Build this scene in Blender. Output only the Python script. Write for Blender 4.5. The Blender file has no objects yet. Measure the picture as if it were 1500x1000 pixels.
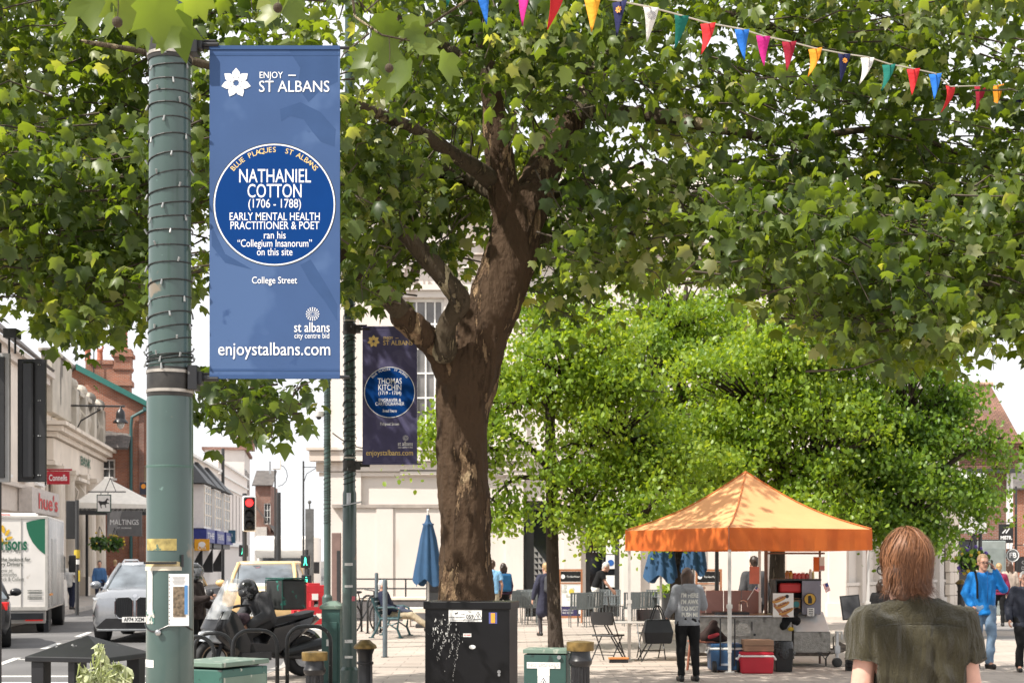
import bpy, math, random
import numpy as np
from mathutils import Vector as V, Matrix, Euler, noise
R = math.radians
PI = math.pi
sc = bpy.context.scene
C = sc.collection
random.seed(11)
rng = np.random.default_rng(5)

# ---------------------------------------------------------------- camera
F, HZ, CH = 2083.0, 820.0, 1.7            # focal length in photo pixels, horizon row, eye height
cam = bpy.data.objects.new('camera', bpy.data.cameras.new('camera')); C.objects.link(cam)
cam.location = (0, 0, CH); cam.rotation_euler = (R(90), 0, 0)
cam.data.lens = 50; cam.data.sensor_width = 36; cam.data.shift_y = 320 / 1500
cam.data.clip_start = 0.1; cam.data.clip_end = 3000
cam.data.dof.use_dof = True; cam.data.dof.focus_distance = 9.5; cam.data.dof.aperture_fstop = 7.1
sc.camera = cam

# ---------------------------------------------------------------- light
SUN_AZ = (-0.83, -0.56)                    # horizontal direction towards the sun: left, a little behind the camera
SUN_EL = R(50)
w = bpy.data.worlds.new('World'); sc.world = w; w.use_nodes = True
nt = w.node_tree; nt.nodes.clear()
out = nt.nodes.new('ShaderNodeOutputWorld'); bg = nt.nodes.new('ShaderNodeBackground')
sky = nt.nodes.new('ShaderNodeTexSky'); sky.sky_type = 'NISHITA'; sky.sun_disc = False
sky.sun_elevation = SUN_EL; sky.sun_rotation = math.atan2(SUN_AZ[0], SUN_AZ[1])
sky.dust_density = 4.0; sky.air_density = 1.0
tc = nt.nodes.new('ShaderNodeTexCoord'); nz = nt.nodes.new('ShaderNodeTexNoise'); nz.inputs['Scale'].default_value = 2.2
nz.inputs['Detail'].default_value = 5
rp = nt.nodes.new('ShaderNodeValToRGB'); rp.color_ramp.elements[0].position = .32; rp.color_ramp.elements[1].position = .6
rp.color_ramp.elements[0].color = (.86, .86, .86, 1); rp.color_ramp.elements[1].color = (1, 1, 1, 1)
cl = nt.nodes.new('ShaderNodeMix'); cl.data_type = 'RGBA'; cl.inputs[7].default_value = (11.2, 11.3, 11.6, 1)
nt.links.new(tc.outputs['Generated'], nz.inputs['Vector']); nt.links.new(nz.outputs['Fac'], rp.inputs['Fac'])
nt.links.new(rp.outputs['Color'], cl.inputs[0]); nt.links.new(sky.outputs['Color'], cl.inputs[6])
nt.links.new(cl.outputs[2], bg.inputs['Color']); bg.inputs['Strength'].default_value = 0.072
nt.links.new(bg.outputs['Background'], out.inputs['Surface'])
sl = bpy.data.lights.new('sun', 'SUN'); sl.energy = 5.0; sl.angle = R(.5); sl.color = (1, .94, .85)
so = bpy.data.objects.new('sun', sl); C.objects.link(so); so.location = (-20, -10, 30)
tosun = V((SUN_AZ[0] * math.cos(SUN_EL), SUN_AZ[1] * math.cos(SUN_EL), math.sin(SUN_EL)))
so.rotation_euler = tosun.to_track_quat('Z', 'Y').to_euler()
sc.view_settings.view_transform = 'Standard'; sc.view_settings.look = 'None'
sc.view_settings.exposure = 0.62; sc.view_settings.gamma = 1
sc.cycles.max_bounces = 6; sc.cycles.transparent_max_bounces = 8
sc.cycles.diffuse_bounces = 3; sc.cycles.glossy_bounces = 3; sc.cycles.transmission_bounces = 4
sc.cycles.use_denoising = True

# ---------------------------------------------------------------- helpers: photo row / column -> place at a distance
def X(px, d): return (px - 750) * d / F
def Z(py, d): return CH + (HZ - py) * d / F
def P(px, py, d): return V((X(px, d), d, Z(py, d)))
def G(px, d): return V((X(px, d), d, 0))
def GD(py): return F * CH / (py - HZ)     # distance of a ground point from its photo row

# ---------------------------------------------------------------- helpers: materials
def mat(name, col, rough=.6, metal=0, var=.12, scale=6, bump=0, bscale=None, spec=.5, coat=0, spots=None, emit=None,
        alpha=1, trans=0, spots2=None, stretch=(1, 1, 1)):
    m = bpy.data.materials.new(name); m.use_nodes = True
    t = m.node_tree; b = t.nodes['Principled BSDF']; L = t.links.new
    b.inputs['Roughness'].default_value = rough; b.inputs['Metallic'].default_value = metal
    b.inputs['Specular IOR Level'].default_value = spec; b.inputs['Coat Weight'].default_value = coat
    tc = t.nodes.new('ShaderNodeTexCoord'); mp = t.nodes.new('ShaderNodeMapping'); mp.inputs['Scale'].default_value = stretch
    L(tc.outputs['Object'], mp.inputs['Vector'])
    n = t.nodes.new('ShaderNodeTexNoise'); n.inputs['Scale'].default_value = scale; n.inputs['Detail'].default_value = 6
    L(mp.outputs['Vector'], n.inputs['Vector'])
    r = t.nodes.new('ShaderNodeValToRGB'); e = r.color_ramp.elements
    e[0].position = .3; e[1].position = .7
    e[0].color = (*[max(0, c * (1 - var)) for c in col[:3]], 1); e[1].color = (*[min(1, c * (1 + var)) for c in col[:3]], 1)
    L(n.outputs['Fac'], r.inputs['Fac']); src = r.outputs['Color']
    for sp in (spots, spots2):
        if not sp: continue
        c2, s2, th = sp[:3]
        n2 = t.nodes.new('ShaderNodeTexNoise'); n2.inputs['Scale'].default_value = s2; n2.inputs['Detail'].default_value = 4
        if len(sp) > 3:
            m2 = t.nodes.new('ShaderNodeMapping'); m2.inputs['Scale'].default_value = sp[3]; m2.inputs['Location'].default_value = (3.1, 1.7, 9.2)
            L(tc.outputs['Object'], m2.inputs['Vector']); L(m2.outputs['Vector'], n2.inputs['Vector'])
        else: L(mp.outputs['Vector'], n2.inputs['Vector'])
        r2 = t.nodes.new('ShaderNodeValToRGB'); r2.color_ramp.elements[0].position = th; r2.color_ramp.elements[1].position = min(1, th + .04)
        L(n2.outputs['Fac'], r2.inputs['Fac'])
        mx = t.nodes.new('ShaderNodeMix'); mx.data_type = 'RGBA'; mx.inputs[7].default_value = (*c2, 1)
        L(r2.outputs['Color'], mx.inputs[0]); L(src, mx.inputs[6]); src = mx.outputs[2]
    L(src, b.inputs['Base Color'])
    if bump:
        bn = t.nodes.new('ShaderNodeTexNoise'); bn.inputs['Scale'].default_value = bscale or scale * 4; bn.inputs['Detail'].default_value = 6
        L(mp.outputs['Vector'], bn.inputs['Vector'])
        bp = t.nodes.new('ShaderNodeBump'); bp.inputs['Strength'].default_value = bump; bp.inputs['Distance'].default_value = .02
        L(bn.outputs['Fac'], bp.inputs['Height']); L(bp.outputs['Normal'], b.inputs['Normal'])
    if emit:
        b.inputs['Emission Color'].default_value = (*emit[0], 1); b.inputs['Emission Strength'].default_value = emit[1]
    if trans: b.inputs['Transmission Weight'].default_value = trans; b.inputs['IOR'].default_value = 1.3
    if alpha < 1: b.inputs['Alpha'].default_value = alpha
    return m

def brickmat(name, c1, c2, mortar, bw=.225, bh=.075, ms=.012, rough=.85, offset=.5, var=.25, bump=.4, nscale=.7, stain=None):
    m = bpy.data.materials.new(name); m.use_nodes = True
    t = m.node_tree; b = t.nodes['Principled BSDF']; L = t.links.new
    b.inputs['Roughness'].default_value = rough; b.inputs['Specular IOR Level'].default_value = .25
    uv = t.nodes.new('ShaderNodeUVMap'); uv.uv_map = 'UVMap'
    k = t.nodes.new('ShaderNodeTexBrick'); k.offset = offset
    k.inputs['Scale'].default_value = 1; k.inputs['Brick Width'].default_value = bw; k.inputs['Row Height'].default_value = bh
    k.inputs['Mortar Size'].default_value = ms; k.inputs['Mortar Smooth'].default_value = .2; k.inputs['Bias'].default_value = 0
    k.inputs['Color1'].default_value = (*c1, 1); k.inputs['Color2'].default_value = (*c2, 1); k.inputs['Mortar'].default_value = (*mortar, 1)
    L(uv.outputs['UV'], k.inputs['Vector'])
    n = t.nodes.new('ShaderNodeTexNoise'); n.inputs['Scale'].default_value = nscale; n.inputs['Detail'].default_value = 8
    L(uv.outputs['UV'], n.inputs['Vector'])
    r = t.nodes.new('ShaderNodeValToRGB'); r.color_ramp.elements[0].position = .3; r.color_ramp.elements[1].position = .7
    r.color_ramp.elements[0].color = (1 - var,) * 3 + (1,); r.color_ramp.elements[1].color = (1 + var * .3,) * 3 + (1,)
    L(n.outputs['Fac'], r.inputs['Fac'])
    mx = t.nodes.new('ShaderNodeMix'); mx.data_type = 'RGBA'; mx.blend_type = 'MULTIPLY'; mx.inputs[0].default_value = 1
    L(k.outputs['Color'], mx.inputs[6]); L(r.outputs['Color'], mx.inputs[7])
    src = mx.outputs[2]
    if stain:
        n2 = t.nodes.new('ShaderNodeTexNoise'); n2.inputs['Scale'].default_value = stain[1]; n2.inputs['Detail'].default_value = 5
        L(uv.outputs['UV'], n2.inputs['Vector'])
        r2 = t.nodes.new('ShaderNodeValToRGB'); r2.color_ramp.elements[0].position = stain[2]; r2.color_ramp.elements[1].position = stain[2] + .12
        L(n2.outputs['Fac'], r2.inputs['Fac'])
        m3 = t.nodes.new('ShaderNodeMix'); m3.data_type = 'RGBA'; m3.inputs[7].default_value = (*stain[0], 1)
        L(r2.outputs['Color'], m3.inputs[0]); L(src, m3.inputs[6]); src = m3.outputs[2]
    L(src, b.inputs['Base Color'])
    bp = t.nodes.new('ShaderNodeBump'); bp.inputs['Strength'].default_value = bump; bp.inputs['Distance'].default_value = .01
    bp.invert = True
    L(k.outputs['Fac'], bp.inputs['Height']); L(bp.outputs['Normal'], b.inputs['Normal'])
    return m

def leafmat(name, cols, tcol, tr=.42, rough=.42):
    m = bpy.data.materials.new(name); m.use_nodes = True
    t = m.node_tree; b = t.nodes['Principled BSDF']; L = t.links.new
    at = t.nodes.new('ShaderNodeAttribute'); at.attribute_name = 'rnd'
    r = t.nodes.new('ShaderNodeValToRGB'); e = r.color_ramp.elements
    e[0].position = 0; e[0].color = (*cols[0], 1); e[1].position = 1; e[1].color = (*cols[-1], 1)
    for i, c in enumerate(cols[1:-1]):
        q = e.new((i + 1) / (len(cols) - 1)); q.color = (*c, 1)
    L(at.outputs['Fac'], r.inputs['Fac']); L(r.outputs['Color'], b.inputs['Base Color'])
    b.inputs['Roughness'].default_value = rough; b.inputs['Specular IOR Level'].default_value = .55
    tl = t.nodes.new('ShaderNodeBsdfTranslucent')
    mu = t.nodes.new('ShaderNodeMix'); mu.data_type = 'RGBA'; mu.blend_type = 'MULTIPLY'; mu.inputs[0].default_value = 1
    L(r.outputs['Color'], mu.inputs[6]); mu.inputs[7].default_value = (*tcol, 1); L(mu.outputs[2], tl.inputs['Color'])
    ms = t.nodes.new('ShaderNodeMixShader'); ms.inputs[0].default_value = tr
    L(b.outputs[0], ms.inputs[1]); L(tl.outputs[0], ms.inputs[2])
    L(ms.outputs[0], t.nodes['Material Output'].inputs['Surface'])
    return m

# ---------------------------------------------------------------- helpers: meshes
_font_cache = {}
def font_geo(s, size, align='CENTER', bold=0, sp=1.0):
    key = (s, align, bold, sp)
    if key not in _font_cache:
        cu = bpy.data.curves.new('t', 'FONT'); cu.body = s; cu.size = 1; cu.align_x = align; cu.align_y = 'CENTER'
        cu.offset = bold; cu.resolution_u = 3; cu.space_character = sp
        ob = bpy.data.objects.new('t', cu); C.objects.link(ob)
        dg = bpy.context.evaluated_depsgraph_get(); me = bpy.data.meshes.new_from_object(ob.evaluated_get(dg))
        vs = [v.co.copy() for v in me.vertices]; fs = [tuple(p.vertices) for p in me.polygons]
        bpy.data.objects.remove(ob); bpy.data.curves.remove(cu); bpy.data.meshes.remove(me)
        _font_cache[key] = (vs, fs)
    vs, fs = _font_cache[key]
    return [v * size for v in vs], fs

def rotm(rx=0, ry=0, rz=0): return Euler((R(rx), R(ry), R(rz))).to_matrix()

class MB:
    def __init__(s): s.v = []; s.f = []; s.m = []; s.M = None
    def add(s, vs, fs, mi=0):
        o = len(s.v)
        if s.M is not None: vs = [s.M @ V(v) for v in vs]
        s.v += [tuple(v) for v in vs]; s.f += [tuple(i + o for i in f) for f in fs]; s.m += [mi] * len(fs); return s
    def box(s, c, d, mi=0, rot=None, taper=1.0):
        x, y, z = d[0] / 2, d[1] / 2, d[2] / 2; k = taper
        vs = [V(q) for q in ((-x, -y, -z), (x, -y, -z), (x, y, -z), (-x, y, -z), (-x * k, -y * k, z), (x * k, -y * k, z), (x * k, y * k, z), (-x * k, y * k, z))]
        if rot is not None: vs = [rot @ v for v in vs]
        return s.add([v + V(c) for v in vs], [(0, 3, 2, 1), (4, 5, 6, 7), (0, 1, 5, 4), (1, 2, 6, 5), (2, 3, 7, 6), (3, 0, 4, 7)], mi)
    def cyl(s, a, b, r0, r1=None, n=12, mi=0, cap=True):
        a, b = V(a), V(b); r1 = r0 if r1 is None else r1
        q = (b - a).to_track_quat('Z', 'Y')
        vs = []
        for p, r in ((a, r0), (b, r1)):
            for i in range(n):
                t = 2 * PI * i / n; vs.append(p + q @ V((r * math.cos(t), r * math.sin(t), 0)))
        fs = [(i, (i + 1) % n, n + (i + 1) % n, n + i) for i in range(n)]
        if cap: fs += [tuple(range(n - 1, -1, -1)), tuple(range(n, 2 * n))]
        return s.add(vs, fs, mi)
    def tube(s, pts, r, n=8, mi=0, closed=False):
        pts = [V(p) for p in pts]; k = len(pts)
        rr = r if isinstance(r, (list, tuple)) else [r] * k
        vs = []; up = V((0, 0, 1)); prev = None
        for i, p in enumerate(pts):
            if closed: t = pts[(i + 1) % k] - pts[i - 1]
            else: t = pts[min(i + 1, k - 1)] - pts[max(i - 1, 0)]
            if t.length < 1e-9: t = V((0, 0, 1))
            t.normalize()
            if prev is None:
                prev = t.cross(up)
                if prev.length < .05: prev = t.cross(V((1, 0, 0)))
            prev = (prev - t * prev.dot(t)); prev.normalize(); b = t.cross(prev)
            for j in range(n):
                a = 2 * PI * j / n; vs.append(p + prev * (math.cos(a) * rr[i]) + b * (math.sin(a) * rr[i]))
        fs = []
        for i in range(k if closed else k - 1):
            o, o2 = i * n, ((i + 1) % k) * n
            for j in range(n): fs.append((o + j, o2 + j, o2 + (j + 1) % n, o + (j + 1) % n))
        if not closed: fs += [tuple(range(n)), tuple(range((k - 1) * n + n - 1, (k - 1) * n - 1, -1))]
        return s.add(vs, fs, mi)
    def lathe(s, prof, c=(0, 0, 0), n=20, mi=0, rot=None):
        vs = []; c = V(c)
        for r, z in prof:
            for i in range(n):
                t = 2 * PI * i / n; q = V((max(r, 1e-4) * math.cos(t), max(r, 1e-4) * math.sin(t), z))
                vs.append((rot @ q if rot is not None else q) + c)
        fs = []
        for k in range(len(prof) - 1):
            for i in range(n): fs.append((k * n + i, k * n + (i + 1) % n, (k + 1) * n + (i + 1) % n, (k + 1) * n + i))
        fs += [tuple(range(n - 1, -1, -1)), tuple(range((len(prof) - 1) * n, len(prof) * n))]
        return s.add(vs, fs, mi)
    def sph(s, c, r, n=12, mi=0, rot=None):
        rx, ry, rz = r if isinstance(r, (tuple, list)) else (r, r, r)
        h = max(4, n // 2 + 1); vs = []; c = V(c)
        for k in range(1, h):
            a = PI * k / h
            for i in range(n):
                t = 2 * PI * i / n; vs.append(V((rx * math.sin(a) * math.cos(t), ry * math.sin(a) * math.sin(t), rz * math.cos(a))))
        vs += [V((0, 0, rz)), V((0, 0, -rz))]
        if rot is not None: vs = [rot @ v for v in vs]
        vs = [v + c for v in vs]; fs = []; top = (h - 1) * n
        for k in range(h - 2):
            for i in range(n): fs.append((k * n + i, (k + 1) * n + i, (k + 1) * n + (i + 1) % n, k * n + (i + 1) % n))
        for i in range(n):
            fs.append((top, i, (i + 1) % n)); fs.append((top + 1, (h - 2) * n + (i + 1) % n, (h - 2) * n + i))
        return s.add(vs, fs, mi)
    def cap(s, a, b, r0, r1=None, n=10, mi=0):       # capsule
        r1 = r0 if r1 is None else r1
        a, b = V(a), V(b)
        if (a - b).length > 1e-5: s.cyl(a, b, r0, r1, n, mi)
        s.sph(a, r0, n, mi); s.sph(b, r1, n, mi); return s
    def prism(s, poly, thick, org=(0, 0, 0), ux=(1, 0, 0), uy=(0, 0, 1), mi=0):
        # polygon in the plane (ux, uy), pushed along ux x uy reversed -> its back
        ux, uy, o = V(ux), V(uy), V(org); n = ux.cross(uy).normalized() * thick
        k = len(poly); vs = [o + ux * x + uy * y for x, y in poly]; vs += [v - n for v in vs]
        a = sum(poly[i][0] * poly[(i + 1) % k][1] - poly[(i + 1) % k][0] * poly[i][1] for i in range(k))
        f0 = tuple(range(k)); f1 = tuple(range(2 * k - 1, k - 1, -1)); side = [(i, i + k, (i + 1) % k + k, (i + 1) % k) for i in range(k)]
        if a < 0: f0, f1, side = f0[::-1], f1[::-1], [q[::-1] for q in side]
        return s.add(vs, [f0, f1] + side, mi)
    def loft(s, rings, mi=0, caps=True):
        n = len(rings[0]); vs = [v for r in rings for v in r]; fs = []
        for k in range(len(rings) - 1):
            for i in range(n): fs.append((k * n + i, k * n + (i + 1) % n, (k + 1) * n + (i + 1) % n, (k + 1) * n + i))
        if caps: fs += [tuple(range(n - 1, -1, -1)), tuple(range((len(rings) - 1) * n, len(rings) * n))]
        return s.add(vs, fs, mi)
    def text(s, t, size, loc, ux=(1, 0, 0), uy=(0, 0, 1), mi=0, align='CENTER', xs=1.0, bold=0, sp=1.0, fit=None):
        vs, fs = font_geo(t, size, align, bold, sp); ux, uy, o = V(ux), V(uy), V(loc)
        if fit:
            wd = max(v.x for v in vs) - min(v.x for v in vs); xs = fit / wd
        return s.add([o + ux * (v.x * xs) + uy * v.y for v in vs], fs, mi)
    def arctext(s, t, size, c, rad, a0, a1, ux=(1, 0, 0), uy=(0, 0, 1), mi=0):
        n = len(t); ux, uy, c = V(ux), V(uy), V(c)
        for i, ch in enumerate(t):
            if ch == ' ': continue
            a = R(90 + a0 + (a1 - a0) * (i + .5) / n)
            ex = ux * math.sin(a) - uy * math.cos(a); ey = ux * math.cos(a) + uy * math.sin(a)
            s.text(ch, size, c + ey * rad, ex, ey, mi)
        return s
    def mark(s):
        if not hasattr(s, 'mk'): s.mk = []
        s.mk.append((len(s.v), len(s.f))); return s
    def each(s, name, mats, parent=None, **kw):
        """every piece after a mark becomes a part of its own"""
        out = []; mk = s.mk + [(len(s.v), len(s.f))]
        for (v0, f0), (v1, f1) in zip(mk, mk[1:]):
            if f1 == f0: continue
            q = MB(); q.v = s.v[v0:v1]; q.f = [tuple(i - v0 for i in f) for f in s.f[f0:f1]]; q.m = s.m[f0:f1]
            out.append(q.build(name, mats, parent, **kw))
        return out
    def build(s, name, mats, parent=None, smooth=False, bevel=0, world=False, segs=2, flat_uv=True, sharp=None):
        off = V(parent.location) if (world and parent is not None) else V((0, 0, 0))
        me = bpy.data.meshes.new(name)
        vs = [(a - off.x, b - off.y, c - off.z) for a, b, c in s.v] if off.length else s.v
        me.from_pydata(vs, [], s.f)
        if not isinstance(mats, (list, tuple)): mats = [mats]
        for m in mats: me.materials.append(m)
        if len(mats) > 1: me.polygons.foreach_set('material_index', s.m)
        if smooth: me.polygons.foreach_set('use_smooth', [True] * len(s.f))
        uvl = me.uv_layers.new(name='UVMap'); me.update()
        if len(me.polygons) < 20000:
            co = me.vertices; data = uvl.data
            for p in me.polygons:
                n = p.normal
                if abs(n.z) > .97: t, b = V((1, 0, 0)), V((0, 1, 0))
                else:
                    t = V((-n.y, n.x, 0)).normalized(); b = n.cross(t)
                for li in p.loop_indices:
                    q = co[me.loops[li].vertex_index].co + off; data[li].uv = (q.dot(t), q.dot(b))
        if smooth and sharp: me.set_sharp_from_angle(angle=R(sharp))
        ob = bpy.data.objects.new(name, me); C.objects.link(ob)
        if parent is not None: ob.parent = parent
        if bevel:
            bv = ob.modifiers.new('bevel', 'BEVEL'); bv.width = bevel; bv.segments = segs; bv.limit_method = 'ANGLE'; bv.angle_limit = R(40)
        return ob

def thing(name, label, cat, loc=(0, 0, 0), rz=0, group=None):
    o = bpy.data.objects.new(name, None); C.objects.link(o); o.empty_display_size = .2
    o.location = loc; o.rotation_euler = (0, 0, R(rz)); o['label'] = label; o['category'] = cat
    if group: o['group'] = group
    return o
def tag(o, label, cat, group=None):
    o['label'] = label; o['category'] = cat
    if group: o['group'] = group
    return o
def struct(o): o['kind'] = 'structure'; return o
def dup(root, loc, rz=None, label=None, scale=None):
    r = root.copy(); C.objects.link(r); r.location = loc
    if rz is not None: r.rotation_euler = (0, 0, R(rz))
    if label: r['label'] = label
    if scale: r.scale = scale
    for ch in list(root.children):
        c = ch.copy(); C.objects.link(c); c.parent = r
        for g in ch.children:
            d = g.copy(); C.objects.link(d); d.parent = c
    return r

def fuse(mb, name, m, parent=None, voxel=.012, smooth=6, world=False, disp=None, fac=.5):
    """one continuous skin round overlapping solids"""
    me = bpy.data.meshes.new('tmp'); me.from_pydata(mb.v, [], mb.f)
    ob = bpy.data.objects.new('tmp', me); C.objects.link(ob)
    rm = ob.modifiers.new('r', 'REMESH'); rm.mode = 'VOXEL'; rm.voxel_size = voxel
    if smooth:
        sm = ob.modifiers.new('s', 'SMOOTH'); sm.iterations = smooth; sm.factor = fac
    dg = bpy.context.evaluated_depsgraph_get(); r = bpy.data.meshes.new_from_object(ob.evaluated_get(dg))
    bpy.data.objects.remove(ob); bpy.data.meshes.remove(me)
    off = V(parent.location) if (world and parent is not None) else V((0, 0, 0))
    if disp:
        ns = [v.normal.copy() for v in r.vertices]
        for v, n in zip(r.vertices, ns): v.co = v.co + disp(v.co.copy(), n)
    if off.length:
        for v in r.vertices: v.co = v.co - off
    r.name = name; r.materials.clear()
    for q in (m if isinstance(m, (list, tuple)) else [m]): r.materials.append(q)
    r.polygons.foreach_set('use_smooth', [True] * len(r.polygons))
    o = bpy.data.objects.new(name, r); C.objects.link(o)
    if parent is not None: o.parent = parent
    return o

def rmesh(name, verts, tris, m, rnd=None, parent=None, world=False):
    """big triangle mesh from arrays"""
    off = np.array(parent.location) if (world and parent is not None) else np.zeros(3)
    me = bpy.data.meshes.new(name); nv, nf = len(verts), len(tris); k = tris.shape[1]
    me.vertices.add(nv); me.vertices.foreach_set('co', (verts - off).astype(np.float32).ravel())
    me.loops.add(nf * k); me.loops.foreach_set('vertex_index', tris.astype(np.int32).ravel())
    me.polygons.add(nf); me.polygons.foreach_set('loop_start', np.arange(0, nf * k, k, dtype=np.int32))
    me.update(calc_edges=True)
    if rnd is not None:
        a = me.attributes.new('rnd', 'FLOAT', 'FACE'); a.data.foreach_set('value', rnd.astype(np.float32))
    me.materials.append(m); me.validate()
    o = bpy.data.objects.new(name, me); C.objects.link(o)
    if parent is not None: o.parent = parent
    return o

PLANE_LEAF = (np.array([[0, .32, .05], [0, 0, 0], [.22, -.07, -.03], [.48, .10, -.12], [.38, .27, -.05], [.56, .60, -.15], [.27, .60, -.03], [0, 1.0, -.18],
                        [-.27, .60, -.03], [-.56, .60, -.15], [-.38, .27, -.05], [-.48, .10, -.12], [-.22, -.07, -.03]]),
              np.array([[0, i, i + 1 if i < 12 else 1] for i in range(1, 13)]))
SMALL_LEAF = (np.array([[0, 0, 0], [.38, .32, -.09], [.30, .75, -.12], [0, 1.05, -.1], [-.30, .75, -.12], [-.38, .32, -.09]]),
              np.array([[0, 1, 2], [0, 2, 3], [0, 3, 4], [0, 4, 5]]))
def leaves(name, pts, size, m, parent, tmpl=PLANE_LEAF, world=True, up=.55, szvar=.35, rvar=None):
    n = len(pts); tv, tf = tmpl; k = len(tv)
    yaw = rng.uniform(0, 2 * PI, n); ty = np.abs(rng.normal(.75, .55, n)) * (1 if up else 1); tx = rng.normal(0, .5, n)
    s = size * rng.uniform(1 - szvar, 1 + szvar, n)
    v = np.repeat(tv[None], n, 0) * s[:, None, None]
    v[:, :, 1] -= .3 * s[:, None]
    bend = rng.uniform(.4, 2.6, n)[:, None]; v[:, :, 2] *= bend
    a, b = np.cos(tx)[:, None], np.sin(tx)[:, None]           # roll about y
    x, y, z = v[:, :, 0], v[:, :, 1], v[:, :, 2]
    x, z = x * a + z * b, -x * b + z * a
    a, b = np.cos(-ty)[:, None], np.sin(-ty)[:, None]         # tip droops
    y, z = y * a - z * b, y * b + z * a
    a, b = np.cos(yaw)[:, None], np.sin(yaw)[:, None]
    x, y = x * a - y * b, x * b + y * a
    out = np.stack([x, y, z], -1) + pts[:, None, :]
    tris = (tf[None] + (np.arange(n) * k)[:, None, None]).reshape(-1, 3)
    r = rng.uniform(0, 1, n) if rvar is None else np.clip(rvar + rng.normal(0, .16, n), 0, 1)
    return rmesh(name, out.reshape(-1, 3), tris, m, np.repeat(r, len(tf)), parent, world)

def catmull(pts, k=5):
    pts = [np.array(p, float) for p in pts]; P_ = [pts[0]] + pts + [pts[-1]]; o = []
    for i in range(1, len(P_) - 2):
        for j in range(k):
            t = j / k; a, b, c, d = P_[i - 1:i + 3]
            o.append(.5 * ((2 * b) + (c - a) * t + (2 * a - 5 * b + 4 * c - d) * t * t + (3 * b - a - 3 * c + d) * t ** 3))
    o.append(pts[-1]); return o

# ---------------------------------------------------------------- shared materials
BLACK = mat('black_paint', (.012, .012, .014), .35, var=.3, spots=((.10, .10, .10), 18, .70))
DKMETAL = mat('dark_metal', (.03, .032, .036), .4, .6, var=.2)
STEEL = mat('steel', (.42, .43, .44), .35, .9, var=.15, scale=12)
ALU = mat('pole_aluminium', (.62, .6, .57), .45, .3, var=.08)
RUBBER = mat('rubber', (.014, .014, .015), .75, var=.2)
WHITE = mat('white_paint', (.80, .79, .77), .5, var=.05)
CREAM = mat('cream_paint', (.72, .64, .54), .6, var=.08)
GLASS = mat('window_glass', (.045, .05, .055), .06, var=.3, scale=1.2, spec=.9)
GOLD = mat('gold_paint', (.19, .125, .04), .5, .45, var=.5, scale=14)
WHT_INK = mat('white_ink', (.82, .82, .82), .6, var=.02)
YEL_INK = mat('yellow_ink', (.80, .58, .20), .6, var=.02)
BLK_INK = mat('black_ink', (.02, .02, .022), .6, var=.02)
GRN_INK = mat('green_ink', (.0, .10, .05), .6, var=.02)
RED_INK = mat('red_ink', (.55, .03, .03), .5, var=.04)
ORG_INK = mat('orange_ink', (.80, .30, .03), .5, var=.04)
# ================================================================ the setting
RZ = -0.12                                  # road level, one kerb below the paving
PAVE = brickmat('paving_slabs', (.47, .405, .35), (.41, .355, .31), (.28, .235, .205), .6, .4, .010, .8, var=.22, bump=.12, nscale=.35, stain=((.31, .26, .225), .8, .62))
ASPH = mat('asphalt', (.115, .112, .112), .85, var=.25, scale=.5, bump=.5, bscale=60, spots=((.17, .165, .16), .35, .60), spots2=((.075, .075, .078), 1.1, .66, (.3, 2, 1)))
EARTH = mat('ground_base', (.16, .15, .14), .9, var=.2, scale=.1)
KERBM = mat('granite_kerb', (.36, .34, .32), .8, var=.2, scale=8, bump=.3)
LINE = mat('road_marking', (.62, .61, .58), .7, var=.12, scale=9, spots=((.2, .2, .2), 16, .62))

struct(MB().add([(-1500, -60, RZ - .03), (1500, -60, RZ - .03), (1500, 2500, RZ - .03), (-1500, 2500, RZ - .03)], [(0, 1, 2, 3)]).build('ground', EARTH))
KR = [(-4.6, -30), (-4.6, 14), (-3.9, 20), (-3.75, 23), (-5.4, 38), (-6.6, 43), (-8.2, 62), (-13.5, 110), (-40, 330)]      # plaza kerb
KL = [(-11.6, -30), (-11.6, 20), (-12.6, 31), (-15.2, 50), (-17.2, 64), (-18.2, 80), (-19.2, 92), (-22, 120), (-54, 330)]  # far kerb
road = MB()
a = [(x, y, RZ - .004) for x, y in KL] ; b = [(x, y, RZ - .004) for x, y in KR]
road.add(a + b, [(i, len(a) + i, len(a) + i + 1, i + 1) for i in range(len(a) - 1)][:0] + [])
vs = []; fs = []
def strip(mb, A, B, z, mi=0, n=40):
    def at(L, t):
        y = -30 + t * 360; 
        for (x0, y0), (x1, y1) in zip(L, L[1:]):
            if y0 <= y <= y1: return x0 + (x1 - x0) * (y - y0) / (y1 - y0), y
        return L[-1]
    va = [(*at(A, i / n), z) for i in range(n + 1)]; vb = [(*at(B, i / n), z) for i in range(n + 1)]
    mb.add(va + vb, [(i, n + 1 + i, n + 2 + i, i + 1) for i in range(n)], mi)
    return va, vb
strip(road, KL, KR, RZ, n=90)
struct(road.build('road', ASPH))
mk = MB()
for y0, L_ in ((20.5, 1.6), (24.6, 1.9), (29.2, 2.0), (33.8, 2.2), (38.5, 2.2), (44, 2.4), (50, 2.4), (57, 2.6), (64, 2.6), (72, 3)):
    x0 = -8.28 - .155 * (y0 - 20.5); x1 = x0 - .155 * L_
    mk.add([(x0 - .07, y0, RZ + .004), (x0 + .07, y0, RZ + .004), (x1 + .07, y0 + L_, RZ + .004), (x1 - .07, y0 + L_, RZ + .004)], [(0, 1, 2, 3)])
for y0 in (21.1, 22.3):
    mk.box((-7.9, y0, RZ + .003), (6.4, .22, .002))
for i in range(4): mk.box((-6.6 + i * .35 - 2.2, 26.1 + .15 * i, RZ + .003), (.5, .12, .002), rot=rotm(0, 0, 4))
struct(mk.build('road_marking', LINE))
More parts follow.
